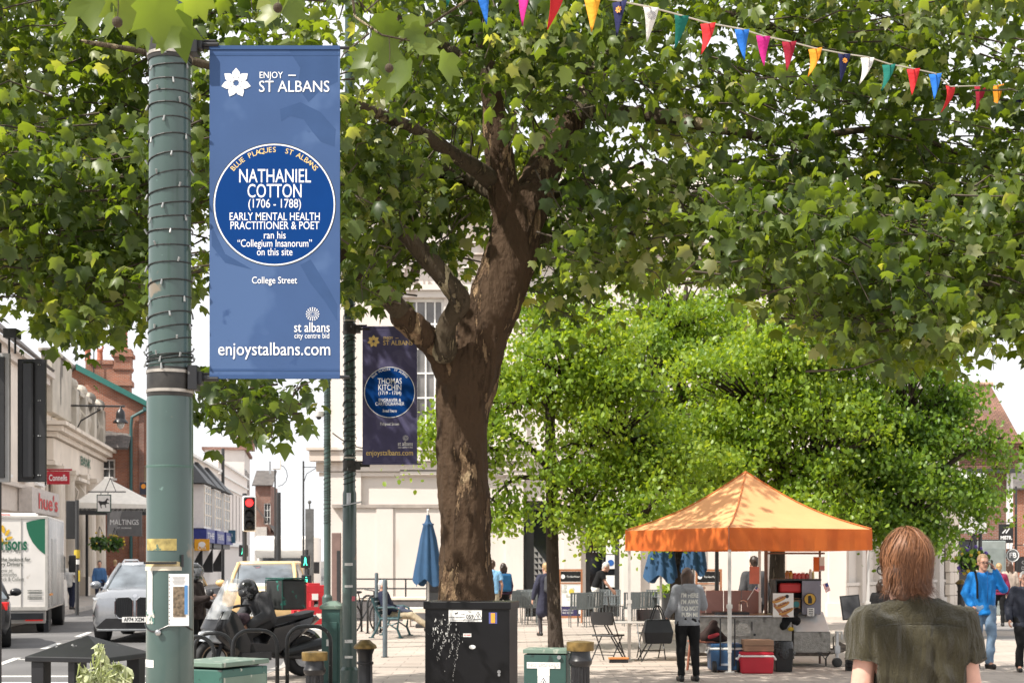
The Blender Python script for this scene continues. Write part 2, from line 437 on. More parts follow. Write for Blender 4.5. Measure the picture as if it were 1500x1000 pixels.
# pavements
pl = MB(); n = len(KR)
for i in range(n - 1):
    (x0, y0), (x1, y1) = KR[i], KR[i + 1]
    pl.add([(x0 + .14, y0, 0), (60, y0, 0), (60, y1, 0), (x1 + .14, y1, 0)], [(0, 1, 2, 3)])
struct(pl.build('plaza_paving', PAVE))
pv = MB()
for i in range(len(KL) - 1):
    (x0, y0), (x1, y1) = KL[i], KL[i + 1]
    pv.add([(-70, y0, 0), (x0 - .14, y0, 0), (x1 - .14, y1, 0), (-70, y1, 0)], [(0, 1, 2, 3)])
struct(pv.build('far_pavement', mat('far_paving', (.40, .36, .32), .85, var=.15, scale=2)))
kb = MB()
for L_, sgn in ((KR, 1), (KL, -1)):
    for (x0, y0), (x1, y1) in zip(L_, L_[1:]):
        kb.add([(x0, y0, RZ - .02), (x0 + .16 * sgn, y0, RZ - .02), (x1 + .16 * sgn, y1, RZ - .02), (x1, y1, RZ - .02),
                (x0 + .015 * sgn, y0, .006), (x0 + .16 * sgn, y0, .006), (x1 + .16 * sgn, y1, .006), (x1 + .015 * sgn, y1, .006)],
               [(4, 5, 6, 7), (0, 1, 5, 4), (1, 2, 6, 5), (3, 0, 4, 7), (2, 3, 7, 6)])
struct(kb.build('kerb', KERBM))
# dark bands across the plaza on the right, and the drains in the paving
cl_ = MB()
cl_.add([(10.4, 30.2, .004), (40, 27.5, .004), (40, 29.6, .004), (10.2, 31.9, .004)], [(0, 1, 2, 3)])
cl_.add([(11.2, 34.2, .004), (40, 31.5, .004), (40, 38.5, .004), (12.6, 38.5, .004)], [(0, 1, 2, 3)])
struct(cl_.build('ground_band', mat('dark_band_grey', (.22, .205, .195), .85, var=.2, scale=1.2, bump=.3, bscale=50)))  # darker grey than the paving around it
dr = MB()
for y_, x0, x1 in ((33.7, -3, 2.4), (29.5, -2.6, .9), (22.7, -2.3, 9), (26.3, 1.1, 9), (19.3, -2.4, 12)):
    dr.box(((x0 + x1) / 2, y_, .003), (x1 - x0, .055, .002), rot=rotm(0, 0, .6))
struct(dr.build('drain_channel', mat('drain_iron', (.20, .18, .165), .7, var=.2)))

# ---------------------------------------------------------------- building kit
def panel(mb, w, h, holes, t=.22, mi=0, x0=0, z0=0):
    """front wall in the plane y=0..t with real openings"""
    xs = sorted({x0, x0 + w, *[q for a in holes for q in (a[0], a[0] + a[2])]}); zs = sorted({z0, z0 + h, *[q for a in holes for q in (a[1], a[1] + a[3])]})
    for i in range(len(xs) - 1):
        for j in range(len(zs) - 1):
            cx, cz = (xs[i] + xs[i + 1]) / 2, (zs[j] + zs[j + 1]) / 2
            if any(a[0] < cx < a[0] + a[2] and a[1] < cz < a[1] + a[3] for a in holes): continue
            mb.add([(xs[i], 0, zs[j]), (xs[i + 1], 0, zs[j]), (xs[i + 1], 0, zs[j + 1]), (xs[i], 0, zs[j + 1])], [(0, 1, 2, 3)], mi)
    for a in holes:
        x, z, ww, hh = a[:4]
        mb.add([(x, 0, z), (x + ww, 0, z), (x + ww, 0, z + hh), (x, 0, z + hh), (x, t, z), (x + ww, t, z), (x + ww, t, z + hh), (x, t, z + hh)],
               [(0, 4, 5, 1), (1, 5, 6, 2), (2, 6, 7, 3), (3, 7, 4, 0)], mi)
def window(th, x, z, w, h, nx=2, nz=2, fm=WHITE, gm=GLASS, y=.14, bar=.05, sill=None, fw=.08):
    m = MB()
    m.box((x + w / 2, y, z + fw / 2), (w, .08, fw)); m.box((x + w / 2, y, z + h - fw / 2), (w, .08, fw))
    m.box((x + fw / 2, y, z + h / 2), (fw, .076, h - 2 * fw)); m.box((x + w - fw / 2, y, z + h / 2), (fw, .076, h - 2 * fw))
    for i in range(1, nx): m.box((x + w * i / nx, y, z + h / 2), (bar, .05, h - 2 * fw))
    for j in range(1, nz): m.box((x + w / 2, y, z + h * j / nz), (w - 2 * fw, .046, bar))
    f = m.build('window', fm, th)
    MB().box((x + w / 2, y + .05, z + h / 2), (w, .03, h)).build('pane', gm, f)
    if sill: MB().box((x + w / 2, -.05, z - .06), (w + .2, .26, .12)).build('sill', sill, f)
    return f
def shell(mb, w, h, depth, mi=0):
    """sides, back and flat top of a block whose front is a panel"""
    mb.add([(0, 0, 0), (w, 0, 0), (w, depth, 0), (0, depth, 0), (0, 0, h), (w, 0, h), (w, depth, h), (0, depth, h)],
           [(1, 2, 6, 5), (2, 3, 7, 6), (3, 0, 4, 7), (4, 5, 6, 7)], mi)
def cornice(mb, w, z, steps, mi=0, x0=0, ends=True):
    for (dz, hh, out_) in steps:
        e = out_ if ends else 0
        mb.box((x0 + w / 2, -out_ / 2 + .02, z + dz + hh / 2), (w + 2 * e, out_ + .04, hh), mi)
def pilaster(mb, x, z0, z1, w, out_=.16, mi=0, capital=True):
    mb.box((x, -out_ / 2 + .01, (z0 + z1) / 2), (w, out_ + .02, z1 - z0), mi)
    mb.box((x, -out_ / 2 - .02, z0 + .2), (w + .14, out_ + .12, .4), mi)
    if capital:
        mb.box((x, -out_ / 2 - .02, z1 - .32), (w + .06, out_ + .1, .06), mi)
        mb.box((x, -out_ / 2 - .035, z1 - .10), (w + .16, out_ + .15, .12), mi); mb.box((x, -out_ / 2 - .05, z1 + .02), (w + .26, out_ + .2, .1), mi)
def slates(th, poly, m, name='roof', t=.12):
    mb = MB(); n = (V(poly[1]) - V(poly[0])).cross(V(poly[2]) - V(poly[0])).normalized() * t; k = len(poly)
    vs = [V(p) for p in poly]; vs += [v - n for v in vs]
    mb.add(vs, [tuple(range(k)), tuple(range(2 * k - 1, k - 1, -1))] + [(i, i + k, (i + 1) % k + k, (i + 1) % k) for i in range(k)])
    return mb.build(name, m, th)
def pots(mb, pts, h, r, mi=0, ring=False):
    for x, y, z in pts:
        mb.mark()
        mb.lathe([(r * 1.12, z), (r * 1.12, z + .08), (r, z + .12), (r * .92, z + h - .1), (r * 1.1, z + h - .08), (r * 1.1, z + h)], (x, y, 0), 12, mi)
        if ring:
            mb.tube([V((x, y, z + h + r * 1.05)) + V((math.cos(t) * r * 1.0, 0, math.sin(t) * r * 1.0)) for t in [2 * PI * i / 14 for i in range(14)]], r * .38, 6, mi, closed=True)

STUCCO = mat('white_stucco', (.64, .585, .54), .85, var=.06, scale=.5, bump=.15, bscale=14, spots=((.56, .48, .42), .8, .60, (1, 1, .25)), spots2=((.50, .42, .36), 1.6, .66, (2, 1, .12)))
STONE = mat('weathered_stone', (.50, .455, .39), .9, var=.18, scale=1.1, bump=.5, bscale=12, spots=((.16, .145, .125), .9, .56, (1, 1, .45)))
STONE2 = mat('pale_bank_stone', (.72, .64, .55), .85, var=.1, scale=.9, bump=.2, bscale=10, spots=((.42, .36, .30), 1.0, .62, (1.5, 1.5, .3)))
REDBRICK = brickmat('red_brick', (.40, .13, .065), (.30, .095, .05), (.36, .29, .24), var=.35)
BRNBRICK = brickmat('brown_brick', (.26, .10, .07), (.20, .085, .06), (.28, .24, .21), var=.35)
SLATE = brickmat('roof_slates', (.17, .15, .14), (.12, .11, .105), (.07, .065, .06), .3, .22, .012, .75, var=.4, stain=((.25, .23, .17), .5, .6))
CLAYTILE = brickmat('clay_tiles', (.30, .165, .115), (.22, .12, .09), (.10, .06, .05), .2, .11, .014, .85, var=.45, bump=.6, stain=((.13, .10, .085), .5, .58))
TERRA = mat('terracotta', (.40, .14, .08), .8, var=.2)
DKGLASS = mat('dark_doorway_glass', (.012, .013, .015), .08, var=.4, scale=.8, spec=.7)
DKFRAME = mat('anthracite_frame', (.03, .031, .033), .5, var=.15)
BLKPANEL = mat('black_panel', (.01, .01, .011), .45, var=.3)

# ---------------------------------------------------------------- the white town hall across the plaza
bl = thing('town_hall', 'large white stuccoed classical building with tall sash window and dark doorways across the plaza', 'building', (-6.0, 43, 0))
bx = lambda px: X(px, 43) + 6.0
W_ = 16.07
m = MB()
dA, dB = (bx(763), 0.0, bx(815) - bx(763), Z(733, 43)), (bx(858), 0.0, bx(908) - bx(858), Z(758, 43))
win = (bx(596), Z(690, 43), bx(650) - bx(596), Z(437, 43) - Z(690, 43)); win2 = (bx(930), 5.2, 1.1, 4.2); win3 = (bx(1080), 5.2, 1.1, 4.2)
win4 = (bx(1190), 5.2, 1.1, 4.2)
panel(m, W_ - .35, 12.2, [dA, dB, win, win2, win3, win4], .3, x0=.35)
m.add([(.35, 0, 0), (.35, 12, 0), (.35, 12, 12.2), (.35, 0, 12.2), (W_, 0, 12.2), (W_, 12, 12.2), (W_, 0, 0)], [(0, 3, 2, 1), (3, 4, 5, 2)])
m.box((bx(610) - .2, -.14, Z(740, 43) / 2 - .04), (3.9, .30, Z(740, 43) - .08)); m.box((bx(565), -.16, Z(740, 43) / 2 - .045), (.5, .36, Z(740, 43) - .09))
m.build('wall', STUCCO, bl)
m = MB()
cornice(m, W_ - .3, Z(690, 43) - .15, [(0, .12, .12), (.14, .28, .2), (.44, .3, .38), (.76, .08, .46)], x0=.3)
cornice(m, W_ - .3, 10.6, [(0, .25, .14), (.27, .3, .35), (.58, .1, .48)], x0=.3)
cornice(m, W_ - .3, 12.0, [(0, .3, .2), (.32, .25, .5), (.58, .14, .62), (.74, .9, .1)], x0=.3)
m.build('cornice', STUCCO, bl)
m = MB(); cornice(m, 3.9, Z(740, 43) - .08, [(0, .1, .36)], x0=bx(610) - 2.15); m.build('ledge', mat('dark_ledge', (.33, .29, .26), .9, var=.2, scale=3), bl)  # ledge in a darker tone than the wall
m = MB()
for px in (754, 838, 925, 1010, 1110, 1225): m.mark(); pilaster(m, bx(px), 0, Z(688, 43), .52, .2)
for px in (575, 690, 754, 838, 925, 1010, 1110, 1225): m.mark(); pilaster(m, bx(px), Z(640, 43) - .2, 10.5, .6, .12)
m.mark(); m.box((.9, -.07, 2.2), (1.1, .16, 4.3)); m.box((.9, -.09, .35), (1.3, .2, .7))
m.each('pilaster', STUCCO, bl)
m = MB()
m.mark(); m.box((bx(623), -.12, Z(425, 43) + .05), (1.9, .2, .16)); m.box((bx(623), -.06, Z(437, 43) + .11), (1.5, .12, .2))
m.mark(); m.box((bx(623), -.10, Z(692, 43)), (1.5, .2, .14)); m.each('window_surround', STUCCO, bl)
MB().text('ANNO', .42, (bx(626), -.02, Z(418, 43)), sp=1.2).build('lettering', mat('letter_brown', (.35, .30, .27), .8), bl)  # inscription in flat brownish grey
window(bl, *win, nx=4, nz=7, y=.2, bar=.045, gm=mat('sash_glass', (.16, .15, .145), .08, var=.35, scale=1.5, spec=.8))
for q in (win2, win3, win4): window(bl, *q, nx=3, nz=6, y=.2)
for nm, q, n_ in (('door', dA, 3), ('door', dB, 2)):
    x, z, w_, h_ = q; f = MB()
    f.box((x + .07, .24, h_ / 2), (.14, .1, h_)); f.box((x + w_ - .07, .24, h_ / 2), (.14, .1, h_)); f.box((x + w_ / 2, .24, h_ - .14), (w_ - .28, .098, .28))
    f.box((x + w_ / 2, .24, .05), (w_ - .28, .096, .1))
    f.box((x + w_ * (.34 if n_ == 3 else .52), .25, h_ / 2), (.06, .06, h_ - .5))
    if n_ == 3: f.box((x + .26, .24, h_ / 2), (.2, .09, h_ - .3))
    fr = f.build('door', DKFRAME, bl)
    MB().box((x + w_ / 2, .3, h_ / 2), (w_, .02, h_)).build('pane', DKGLASS, fr)
    if n_ == 3:
        t = MB(); s_ = .13
        for r_ in range(9):
            for c_ in range(7):
                if c_ < 6 - abs(r_ - 3.5) * 1.2: t.add([(x + .40 + c_ * s_, .283, .55 + r_ * s_ * 1.35), (x + .40 + c_ * s_ + s_, .283, .55 + r_ * s_ * 1.35), (x + .40 + c_ * s_, .283, .55 + (r_ + 1) * s_ * 1.35)], [(0, 1, 2)])
        t.build('window_decal', mat('frosted_vinyl', (.55, .55, .53), .6), fr)
        MB().sph((x + .75, .27, .62), (.17, .02, .15)).build('red_emblem', RED_INK, fr)
    else:
        t = MB(); 
        for k in range(2): t.mark(); t.box((x + w_ - .26, .27, 1.55 + k * .45 + .1), (.30, .006, .42))
        t.mark(); t.box((x + w_ - .26, .27, 1.06), (.30, .006, .36)); nt_ = t.each('notice', WHITE, fr)
        t = MB(); t.lathe([(.10, 0), (.10, .004)], (x + w_ - .26, .265, 1.62), 16, rot=rotm(90)); t.build('notice_symbol', mat('notice_blue', (.02, .10, .35), .5), fr)
        t = MB()
        for k in range(8):
            for zz in (.72, 1.95): t.mark(); t.sph((x + .14 + k * .095, .285, zz), .022, 6)
        t.each('glass_dot', WHITE, fr)
WING = mat('shaded_stucco', (.60, .555, .51), .85, var=.08, scale=.8, bump=.2, bscale=12)  # same stucco a little greyer: shade of the turned wing put into the colour
# side wing, seen at a raking angle
m = MB(); m.M = Matrix.Translation((W_, 0, 0)) @ Matrix.Rotation(R(56.2), 4, 'Z')
panel(m, 10.9, 9.6, [], .2); 
m.add([(0, 0, 9.6), (10.9, 0, 9.6), (10.9, 8, 9.6), (0, 8, 9.6), (10.9, 0, 0), (10.9, 8, 0)], [(0, 1, 2, 3), (4, 5, 2, 1)])
m.build('side_wing', WING, bl)
m = MB(); m.M = Matrix.Translation((W_, 0, 0)) @ Matrix.Rotation(R(56.2), 4, 'Z')
for k in range(6): m.mark(); pilaster(m, 1.2 + k * 1.55, 0, 4.3, .5, .2)
m.each('wing_pilaster', WING, bl)
m = MB(); m.M = Matrix.Translation((W_, 0, 0)) @ Matrix.Rotation(R(56.2), 4, 'Z')
cornice(m, 10.9, 4.3, [(0, .12, .12), (.14, .3, .22), (.46, .26, .4)]); cornice(m, 10.9, 9.2, [(0, .3, .2), (.32, .2, .45)])
cornice(m, 10.9, 0, [(0, .9, .08), (.92, .1, .13)])
m.build('wing_cornice', WING, bl)
m = MB(); m.M = Matrix.Translation((W_, 0, 0)) @ Matrix.Rotation(R(56.2), 4, 'Z')
for k in range(18):
    for j in range(2): m.box((9.9 + .55 * j - .06 + (.0 if k % 2 else .06), -.2, .22 + k * .42), (.5, .18, .40))
m.build('quoin', STONE2, bl, bevel=.02)

# ---------------------------------------------------------------- right street: tiled gable house and brick block beyond
th = thing('tile_hung_house', 'brown brick house with steep clay tiled roof and tile hung wall on the right', 'building', (X(1352, 62), 62, 0))
wd = X(1480, 62) - X(1352, 62)
m = MB(); panel(m, wd, 5.6, [(.5, 0, 2.9, 2.6)], .25); shell(m, wd, 5.6, 7); m.build('wall', BRNBRICK, th)
e0, e1, r1 = Z(690, 62), Z(642, 62), Z(552, 62)
MB().box((wd / 2 + .1, 1.2, (5.6 + e1) / 2), (wd + .3, 3.0, e1 - 5.6)).build('tile_hung_wall', CLAYTILE, th)
MB().box((wd / 2 + .1, -.35, e0), (wd + .4, .28, .18)).build('jetty_beam', DKFRAME, th)
slates(th, [(-.3, -.75, e1 - .25), (wd + .25, -.75, e1 - .25), (wd + .15, 3, r1), (-.3, 3, r1)], CLAYTILE)
slates(th, [(wd + .15, 3, r1), (wd + .25, 7, e1 - .25), (-.3, 7, e1 - .25), (-.3, 3, r1)], CLAYTILE)
m = MB(); m.add([(wd + .12, -.3, e1 - .4), (wd + .12, 6.6, e1 - .4), (wd + .12, 3, r1 - .15)], [(0, 1, 2)]); m.build('gable', BRNBRICK, th)
m = MB()
for k in range(20): m.cyl((-.2 + k * .215, 3, r1 + .05), (-.03 + k * .215, 3, r1 + .05), .11, n=8)
m.build('ridge_tiles', mat('ridge_tile', (.40, .27, .19), .85, var=.25), th)
window(th, .5, 0, 2.9, 2.6, 3, 1, DKFRAME, DKGLASS)
m = MB(); m.box((wd + .02, -.06, 3.6), (.1, .1, 4.6)); m.box((wd - .12, -.03, 4.0), (.12, .05, 3.6)); m.build('white_pipe', WHITE, th)
th = thing('brick_shop', 'red brick shop block with slate roof at the far right of the street', 'building', (X(1478, 78), 78, 0))
m = MB(); panel(m, 9, Z(715, 78), [(.9, 2.6, .9, 1.7), (3.2, 2.6, .9, 1.7), (.6, 0, 3, 1.9)], .2); shell(m, 9, Z(715, 78), 7); m.build('wall', REDBRICK, th)
slates(th, [(-.3, -.4, Z(715, 78)), (9.3, -.4, Z(715, 78)), (9.3, 4, Z(670, 78)), (-.3, 4, Z(670, 78))], SLATE)
window(th, .9, 2.6, .9, 1.7, 2, 2, sill=WHITE); window(th, 3.2, 2.6, .9, 1.7, 2, 2, sill=WHITE); window(th, .6, 0, 3, 1.9, 3, 1, DKFRAME, DKGLASS)

# ---------------------------------------------------------------- left street
SX = lambda d: -18.4 - .148 * (d - 50)
AZ = 98.42
def LT(name, label, d, cat='building'): return thing(name, label, cat, (SX(d), d, 0), AZ)
def LZ(py, d): return Z(py, d)
# shop nearest on the left
b1 = LT('cream_shop', 'cream rendered shop with slate roof behind the white delivery truck', 44)
m = MB(); hs = [(.8, .3, 4.6, 2.6), (6.4, .3, 4.2, 2.6), (11.8, .3, 4, 2.6)] + [(1.2 + k * 3.4, 4.9, 1.3, 2.4) for k in range(5)]
panel(m, 17.2, 9.7, hs, .25); shell(m, 17.2, 9.7, 9)
m.build('wall', mat('cream_render', (.72, .65, .58), .85, var=.1, scale=.8, bump=.15, bscale=9), b1)
m = MB(); cornice(m, 17.2, 3.55, [(0, .9, .14), (.9, .14, .34)]); cornice(m, 17.2, 9.2, [(0, .3, .18), (.3, .2, .36)]); cornice(m, 17.2, 4.55, [(0, .12, .1)]); m.build('cornice', mat('shop_fascia', (.58, .52, .47), .7, var=.08), b1)
for q in hs[:3]: window(b1, *q, nx=3, nz=1, fm=DKFRAME)
for q in hs[3:]: window(b1, *q, nx=2, nz=2, fm=WHITE, sill=WHITE)
slates(b1, [(-.4, -.4, 9.85), (17.3, -.4, 9.85), (17.3, 5, 14.6), (-.4, 5, 14.6)], SLATE)
m = MB(); m.box((13.6, -.42, 4.02), (6.2, .5, .95)); q = m.build('sign_board', mat('shop_sign_board', (.55, .50, .47), .6), b1)
MB().text("hue's", .85, (14.0, -.69, 4.0), fit=4.4, bold=.02).build('lettering', RED_INK, q)
# bank
b2 = LT('stone_bank', 'old stone bank with weathered parapet, columns and arched doorway on the left street', 61.4)
m = MB(); hs = [(1.6, .9, 1.7, 3.2), (4.6, 0, 2.1, 4.0), (8.2, .9, 1.7, 3.2), (11.6, .9, 1.7, 3.2)]
panel(m, 15, 8.0, hs, .35); shell(m, 15, 8.0, 10); m.build('wall', STONE2, b2)
for q in (hs[0], hs[2], hs[3]): window(b2, *q, nx=2, nz=3, fm=STONE2, y=.28)
f = MB().box((5.65, .3, 2), (2.1, .1, 4)).build('door', DKFRAME, b2); MB().box((5.9, .24, 1.1), (.05, .05, .3)).build('handle', GOLD, f)
m = MB()
for x in (.6, 1.2, 3.9, 7.4, 10.6, 14.2): m.mark(); m.cyl((x, -.32, .9), (x, -.32, 5.6), .30, .25, 14); m.box((x, -.32, .45), (.8, .8, .9)); m.box((x, -.32, 5.7), (.75, .75, .2)); m.lathe([(.27, 5.3), (.36, 5.6)], (x, -.32, 0), 14)
m.each('column', STONE2, b2)
m = MB()
for x in (4.6, 6.7):
    m.prism([(0, 0), (.5, 0), (.62, .5), (.3, .95), (0, 1)], .35, (x, 0, 4.4), (0, -1, 0), (0, 0, 1))
m.box((5.65, -.35, 5.45), (3.4, .8, .16)); m.build('door_hood', STONE2, b2)
m = MB(); cornice(m, 15, 5.8, [(0, .18, .42), (.2, .95, .34)]); cornice(m, 15, 7.0, [(0, .22, .5), (.24, .22, .75), (.48, .16, .95)]); m.build('entablature', STONE2, b2)
MB().text('BANK', .62, (8.6, -.39, 6.48), fit=3.2, bold=.02).build('lettering', GRN_INK, b2)
m = MB()
m.box((2.6, 0, 9.4), (5.2, .5, 2.6)); m.box((2.6, 0, 10.78), (5.4, .7, .16))
for k in range(11):
    x = 5.8 + k * .86; m.lathe([(.16, 7.75), (.2, 8.0), (.11, 8.2), (.24, 8.75), (.12, 9.3), (.18, 9.6)], (x, -.1, 0), 10)
for x in (5.5, 8.4, 11.4, 14.7): m.box((x, -.1, 8.7), (.75, .75, 1.95)); m.sph((x, -.1, 9.95), (.4, .4, .34))
m.box((10.1, -.1, 9.7), (9.8, .6, .22)); m.box((10.1, .3, 8.6), (9.8, .2, 1.9))
m.build('parapet', STONE, b2, bevel=.03)
slates(b2, [(0, 1.5, 8), (15, 1.5, 8), (11.5, 6, 12.2), (3, 6, 12.2)], CLAYTILE)
# hanging lantern on the bank
la = thing('street_lantern', 'black lantern hanging from an iron bracket on the stone bank', 'lantern', (SX(66.5) + .2, 66.5, 8.1), AZ)
m = MB(); m.tube([(-.2, 0, .95), (-.2, 0, -2.2)], .05); m.tube([(-.2, 0, .8), (-.2, -2.5, .8)], .045); m.tube([(-.2, -.02, -.9), (-.2, -.5, .1), (-.2, -1.4, .65)], .035); m.build('bracket', BLACK, la)
m = MB(); m.M = Matrix.Translation((-.2, -2.3, .28)) @ Matrix.Scale(.62, 4); m.lathe([(.05, .8), (.12, .65), (.3, .45), (.34, .2), (.34, -.1), (.55, -.32), (.58, -.42), (.1, -.40)], n=14); m.build('lamp_hood', BLACK, la, smooth=True, sharp=40)
m = MB(); m.M = Matrix.Translation((-.2, -2.3, .28)) @ Matrix.Scale(.62, 4); m.lathe([(.30, -.42), (.27, -.65), (.12, -.85), (.02, -.9)], n=14); m.build('lamp_glass', mat('frosted_glass', (.55, .55, .52), .3, alpha=.8), la, smooth=True)

# red brick gable house
b3 = thing('red_brick_house', 'red brick gabled house with green bargeboard and tall chimney stacks beyond the bank', 'building', (X(138, 77), 77, 0), 8.4)
gw = X(218, 77) - X(138, 77)
ez, rz_ = Z(590, 77), Z(540, 77)
m = MB(); hs = [(.15, Z(700, 77), .95, Z(672, 77) - Z(700, 77)), (gw - .52, Z(706, 77), .42, .95)]
panel(m, gw, ez, hs, .2); shell(m, gw, ez, 16)
m.add([(0, 0, ez), (gw, 0, ez), (-3.4, 0, ez), (-.9, 0, rz_), (-3.4, 0, 0), (0, 0, 0)], [(0, 1, 3), (2, 0, 3), (4, 5, 0, 2)])
m.build('wall', REDBRICK, b3)
window(b3, *hs[0], nx=3, nz=2, bar=.04, sill=WHITE); window(b3, *hs[1], nx=1, nz=1, fm=CREAM, gm=mat('cream_blind', (.55, .42, .27), .7))
slates(b3, [(gw + .25, -.3, ez - .1), (gw + .25, 16, ez - .1), (-.9, 16, rz_ + .2), (-.9, -.3, rz_ + .2)], SLATE)
slates(b3, [(-.9, -.3, rz_ + .2), (-.9, 16, rz_ + .2), (-4.2, 16, ez - .1), (-4.2, -.3, ez - .1)], SLATE)
m = MB(); m.prism([(gw + .2, ez - .36), (gw + .2, ez - .06), (-.9, rz_ + .22), (-.9, rz_ - .12)], .1, (0, -.36, 0)); m.build('bargeboard', mat('green_bargeboard', (.02, .13, .11), .5, var=.1), b3)
m = MB(); m.tube([(gw - .15, -.2, ez - .3), (gw - .5, -.2, ez - .5), (gw - .95, -.16, ez - .75), (gw - 1.0, -.14, ez - 1.2), (gw - 1.0, -.14, 0)], .085)
m.box((gw + .1, -.2, ez - .28), (.9, .2, .2)); m.build('drainpipe', mat('green_pipe', (.03, .10, .10), .5), b3)
m = MB(); m.box((gw - .45, -.05, ez / 2 - .3), (.28, .12, ez - .6)); m.build('brick_pier', BRNBRICK, b3)
lz = Z(655, 77)
slates(b3, [(-.2, -1.4, lz - .1), (1.95, -1.4, lz - .1), (1.95, -.01, lz + .75), (-.2, -.01, lz + 1.0)], SLATE)
m = MB()
x0, x1 = .9, 2.3
cs = X(172, 80) - X(138, 77), X(205, 80) - X(138, 77)
cx = (cs[0] + cs[1]) / 2 + .12; cw = .82; c0 = ez - 1.5
m.box((cx, 3, (c0 + Z(545, 80)) / 2), (cw, 1.0, Z(545, 80) - c0)); m.box((cx, 3, Z(562, 80)), (cw + .24, 1.24, .3)); m.box((cx, 3, Z(530, 80)), (cw + .1, 1.1, 1.1))
m.box((cx, 3, Z(521, 80)), (cw + .35, 1.35, .22)); m.box((cx, 3, Z(516, 80)), (cw + .15, 1.15, .3)); m.box((cx, 3, Z(540, 80)), (cw + .2, 1.2, .16))
lx0 = X(134, 80) - X(138, 77); m.box(((lx0 + cx) / 2, 3, (ez + Z(530, 80)) / 2 + .2), (cx - lx0 - cw / 2, .9, Z(530, 80) - ez - .4)); m.box(((lx0 + cx) / 2 - .05, 3, Z(532, 80)), (cx - lx0 - .9, 1.1, .24))
c = m.build('chimney', REDBRICK, b3)
m = MB(); pots(m, [(cx, 3, Z(513, 80))], 1.15, .24); pots(m, [(cx - 1.28, 3, Z(529, 80)), (cx - 1.95, 3, Z(529, 80))], .62, .16, ring=True); m.each('chimney_pot', TERRA, c)
ae = thing('television_aerial', 'thin television aerial on a pole above the red brick house', 'aerial', (X(136, 79), 79.2, Z(560, 79)), 8)
m = MB(); h_ = Z(487, 79) - Z(560, 79); m.tube([(0, 0, -.6), (0, 0, h_)], .03); m.tube([(-.8, 0, h_ - .02), (.6, 0, h_ + .06)], .03)
for k in range(7): m.tube([(-.7 + k * .2, -.25, h_), (-.7 + k * .2, .25, h_)], .012, 5)
m.box((.5, 0, h_ + .08), (.12, .3, .25)); m.build('mast', DKMETAL, ae)

# pub umbrella-awning and hanging boards on the left
aw = thing('cream_awning', 'cream canvas terrace awning on dark posts in front of the red brick house', 'awning', (X(146, 66), 66, 0), 8)
m = MB(); zt, ze = Z(700, 66), Z(737, 66)
r0 = [(-.9, -1.3, ze), (3.0, -1.3, ze - .1), (3.0, 1.6, ze - .1), (-.9, 1.6, ze)]; r1 = [(.25, -.1, zt), (.35, -.1, zt), (.35, .1, zt), (.25, .1, zt)]
m.loft([[V(p) for p in [(a, b, c - .35) for a, b, c in r0]], [V(p) for p in r0], [V((q[0] * .45 + p[0] * .55, q[1] * .45 + p[1] * .55, q[2] * .48 + p[2] * .52 - .12)) for p, q in zip(r0, r1)], [V(p) for p in r1]], caps=False)
m.build('canopy', mat('cream_canvas', (.90, .86, .79), .8, var=.06), aw)
m = MB()
for x, y in ((-.8, -1.2), (2.9, -1.2), (2.9, 1.5), (-.8, 1.5)): m.mark(); m.box((x, y, ze / 2 - .2), (.12, .12, ze - .4))
m.each('post', DKFRAME, aw)
m = MB(); m.box((1.05, -1.25, ze - .42), (3.9, .1, .3)); m.build('beam', DKFRAME, aw)
def board(name, label, cat, px0, py0, px1, py1, d, m_, rz=0, t=.06):
    w_, h_ = (px1 - px0) * d / F, (py1 - py0) * d / F
    o = thing(name, label, cat, P((px0 + px1) / 2, (py0 + py1) / 2, d), rz)
    MB().box((0, 0, 0), (w_, t, h_)).build('board', m_, o, bevel=.008); return o, w_, h_
o, w_, h_ = board('hanging_sign', 'grey MALTINGS board hanging below the cream awning', 'sign', 157, 748, 208, 785, 64, mat('grey_sign', (.13, .13, .135), .55, var=.1))
MB().text('MALTINGS', .34, (0, -.035, .05), fit=w_ * .82).build('lettering', WHT_INK, o); MB().text('ST ALBANS', .1, (0, -.035, -.2), fit=w_ * .4).build('small_lettering', WHT_INK, o)
MB().prism([(-w_ * .5, -h_ * .5), (-w_ * .28, -h_ * .5), (-.1, h_ * .5), (-w_ * .4, h_ * .5)], .004, (0, -.032, 0)).build('grey_shape', mat('grey_sign_b', (.25, .25, .255), .55), o)
o, w_, h_ = board('pub_sign', 'small square white sign with a black horse hanging on an iron arm', 'sign', 142, 724, 163, 750, 60, mat('pub_green', (.03, .07, .05), .5))
MB().box((0, -.035, 0), (w_ - .08, .01, h_ - .08)).build('face', WHITE, o)
def horse(mb, s, o, mi=0):
    p = [(-.5, -.05), (-.62, .18), (-.72, .05), (-.62, .30), (-.45, .28), (-.1, .22), (.15, .30), (.32, .55), (.42, .62), (.62, .42), (.56, .36), (.42, .40), (.36, .15), (.62, .05), (.66, -.15), (.58, -.02), (.34, -.04),
         (.22, -.12), (.3, -.45), (.2, -.5), (.1, -.15), (-.2, -.12), (-.3, -.28), (-.22, -.55), (-.33, -.55), (-.42, -.26)]
    mb.prism([(x * s, y * s) for x, y in p], .004, o, mi=mi)
m = MB(); horse(m, w_ * .6, (0, -.042, 0)); m.build('horse_emblem', BLK_INK, o)
m = MB(); m.tube([(-.7, .06, h_ / 2 + .12), (.9, .06, h_ / 2 + .12)], .025); m.tube([(-.15, .06, h_ / 2), (-.15, .06, h_ / 2 + .12)], .015); m.tube([(.15, .06, h_ / 2), (.15, .06, h_ / 2 + .12)], .015); m.tube([(0, .06, h_ / 2 + .1), (.25, .06, h_ / 2 + .7)], .015); m.tube([(.5, .06, h_ / 2 + .1), (.25, .06, h_ / 2 + .7)], .015)
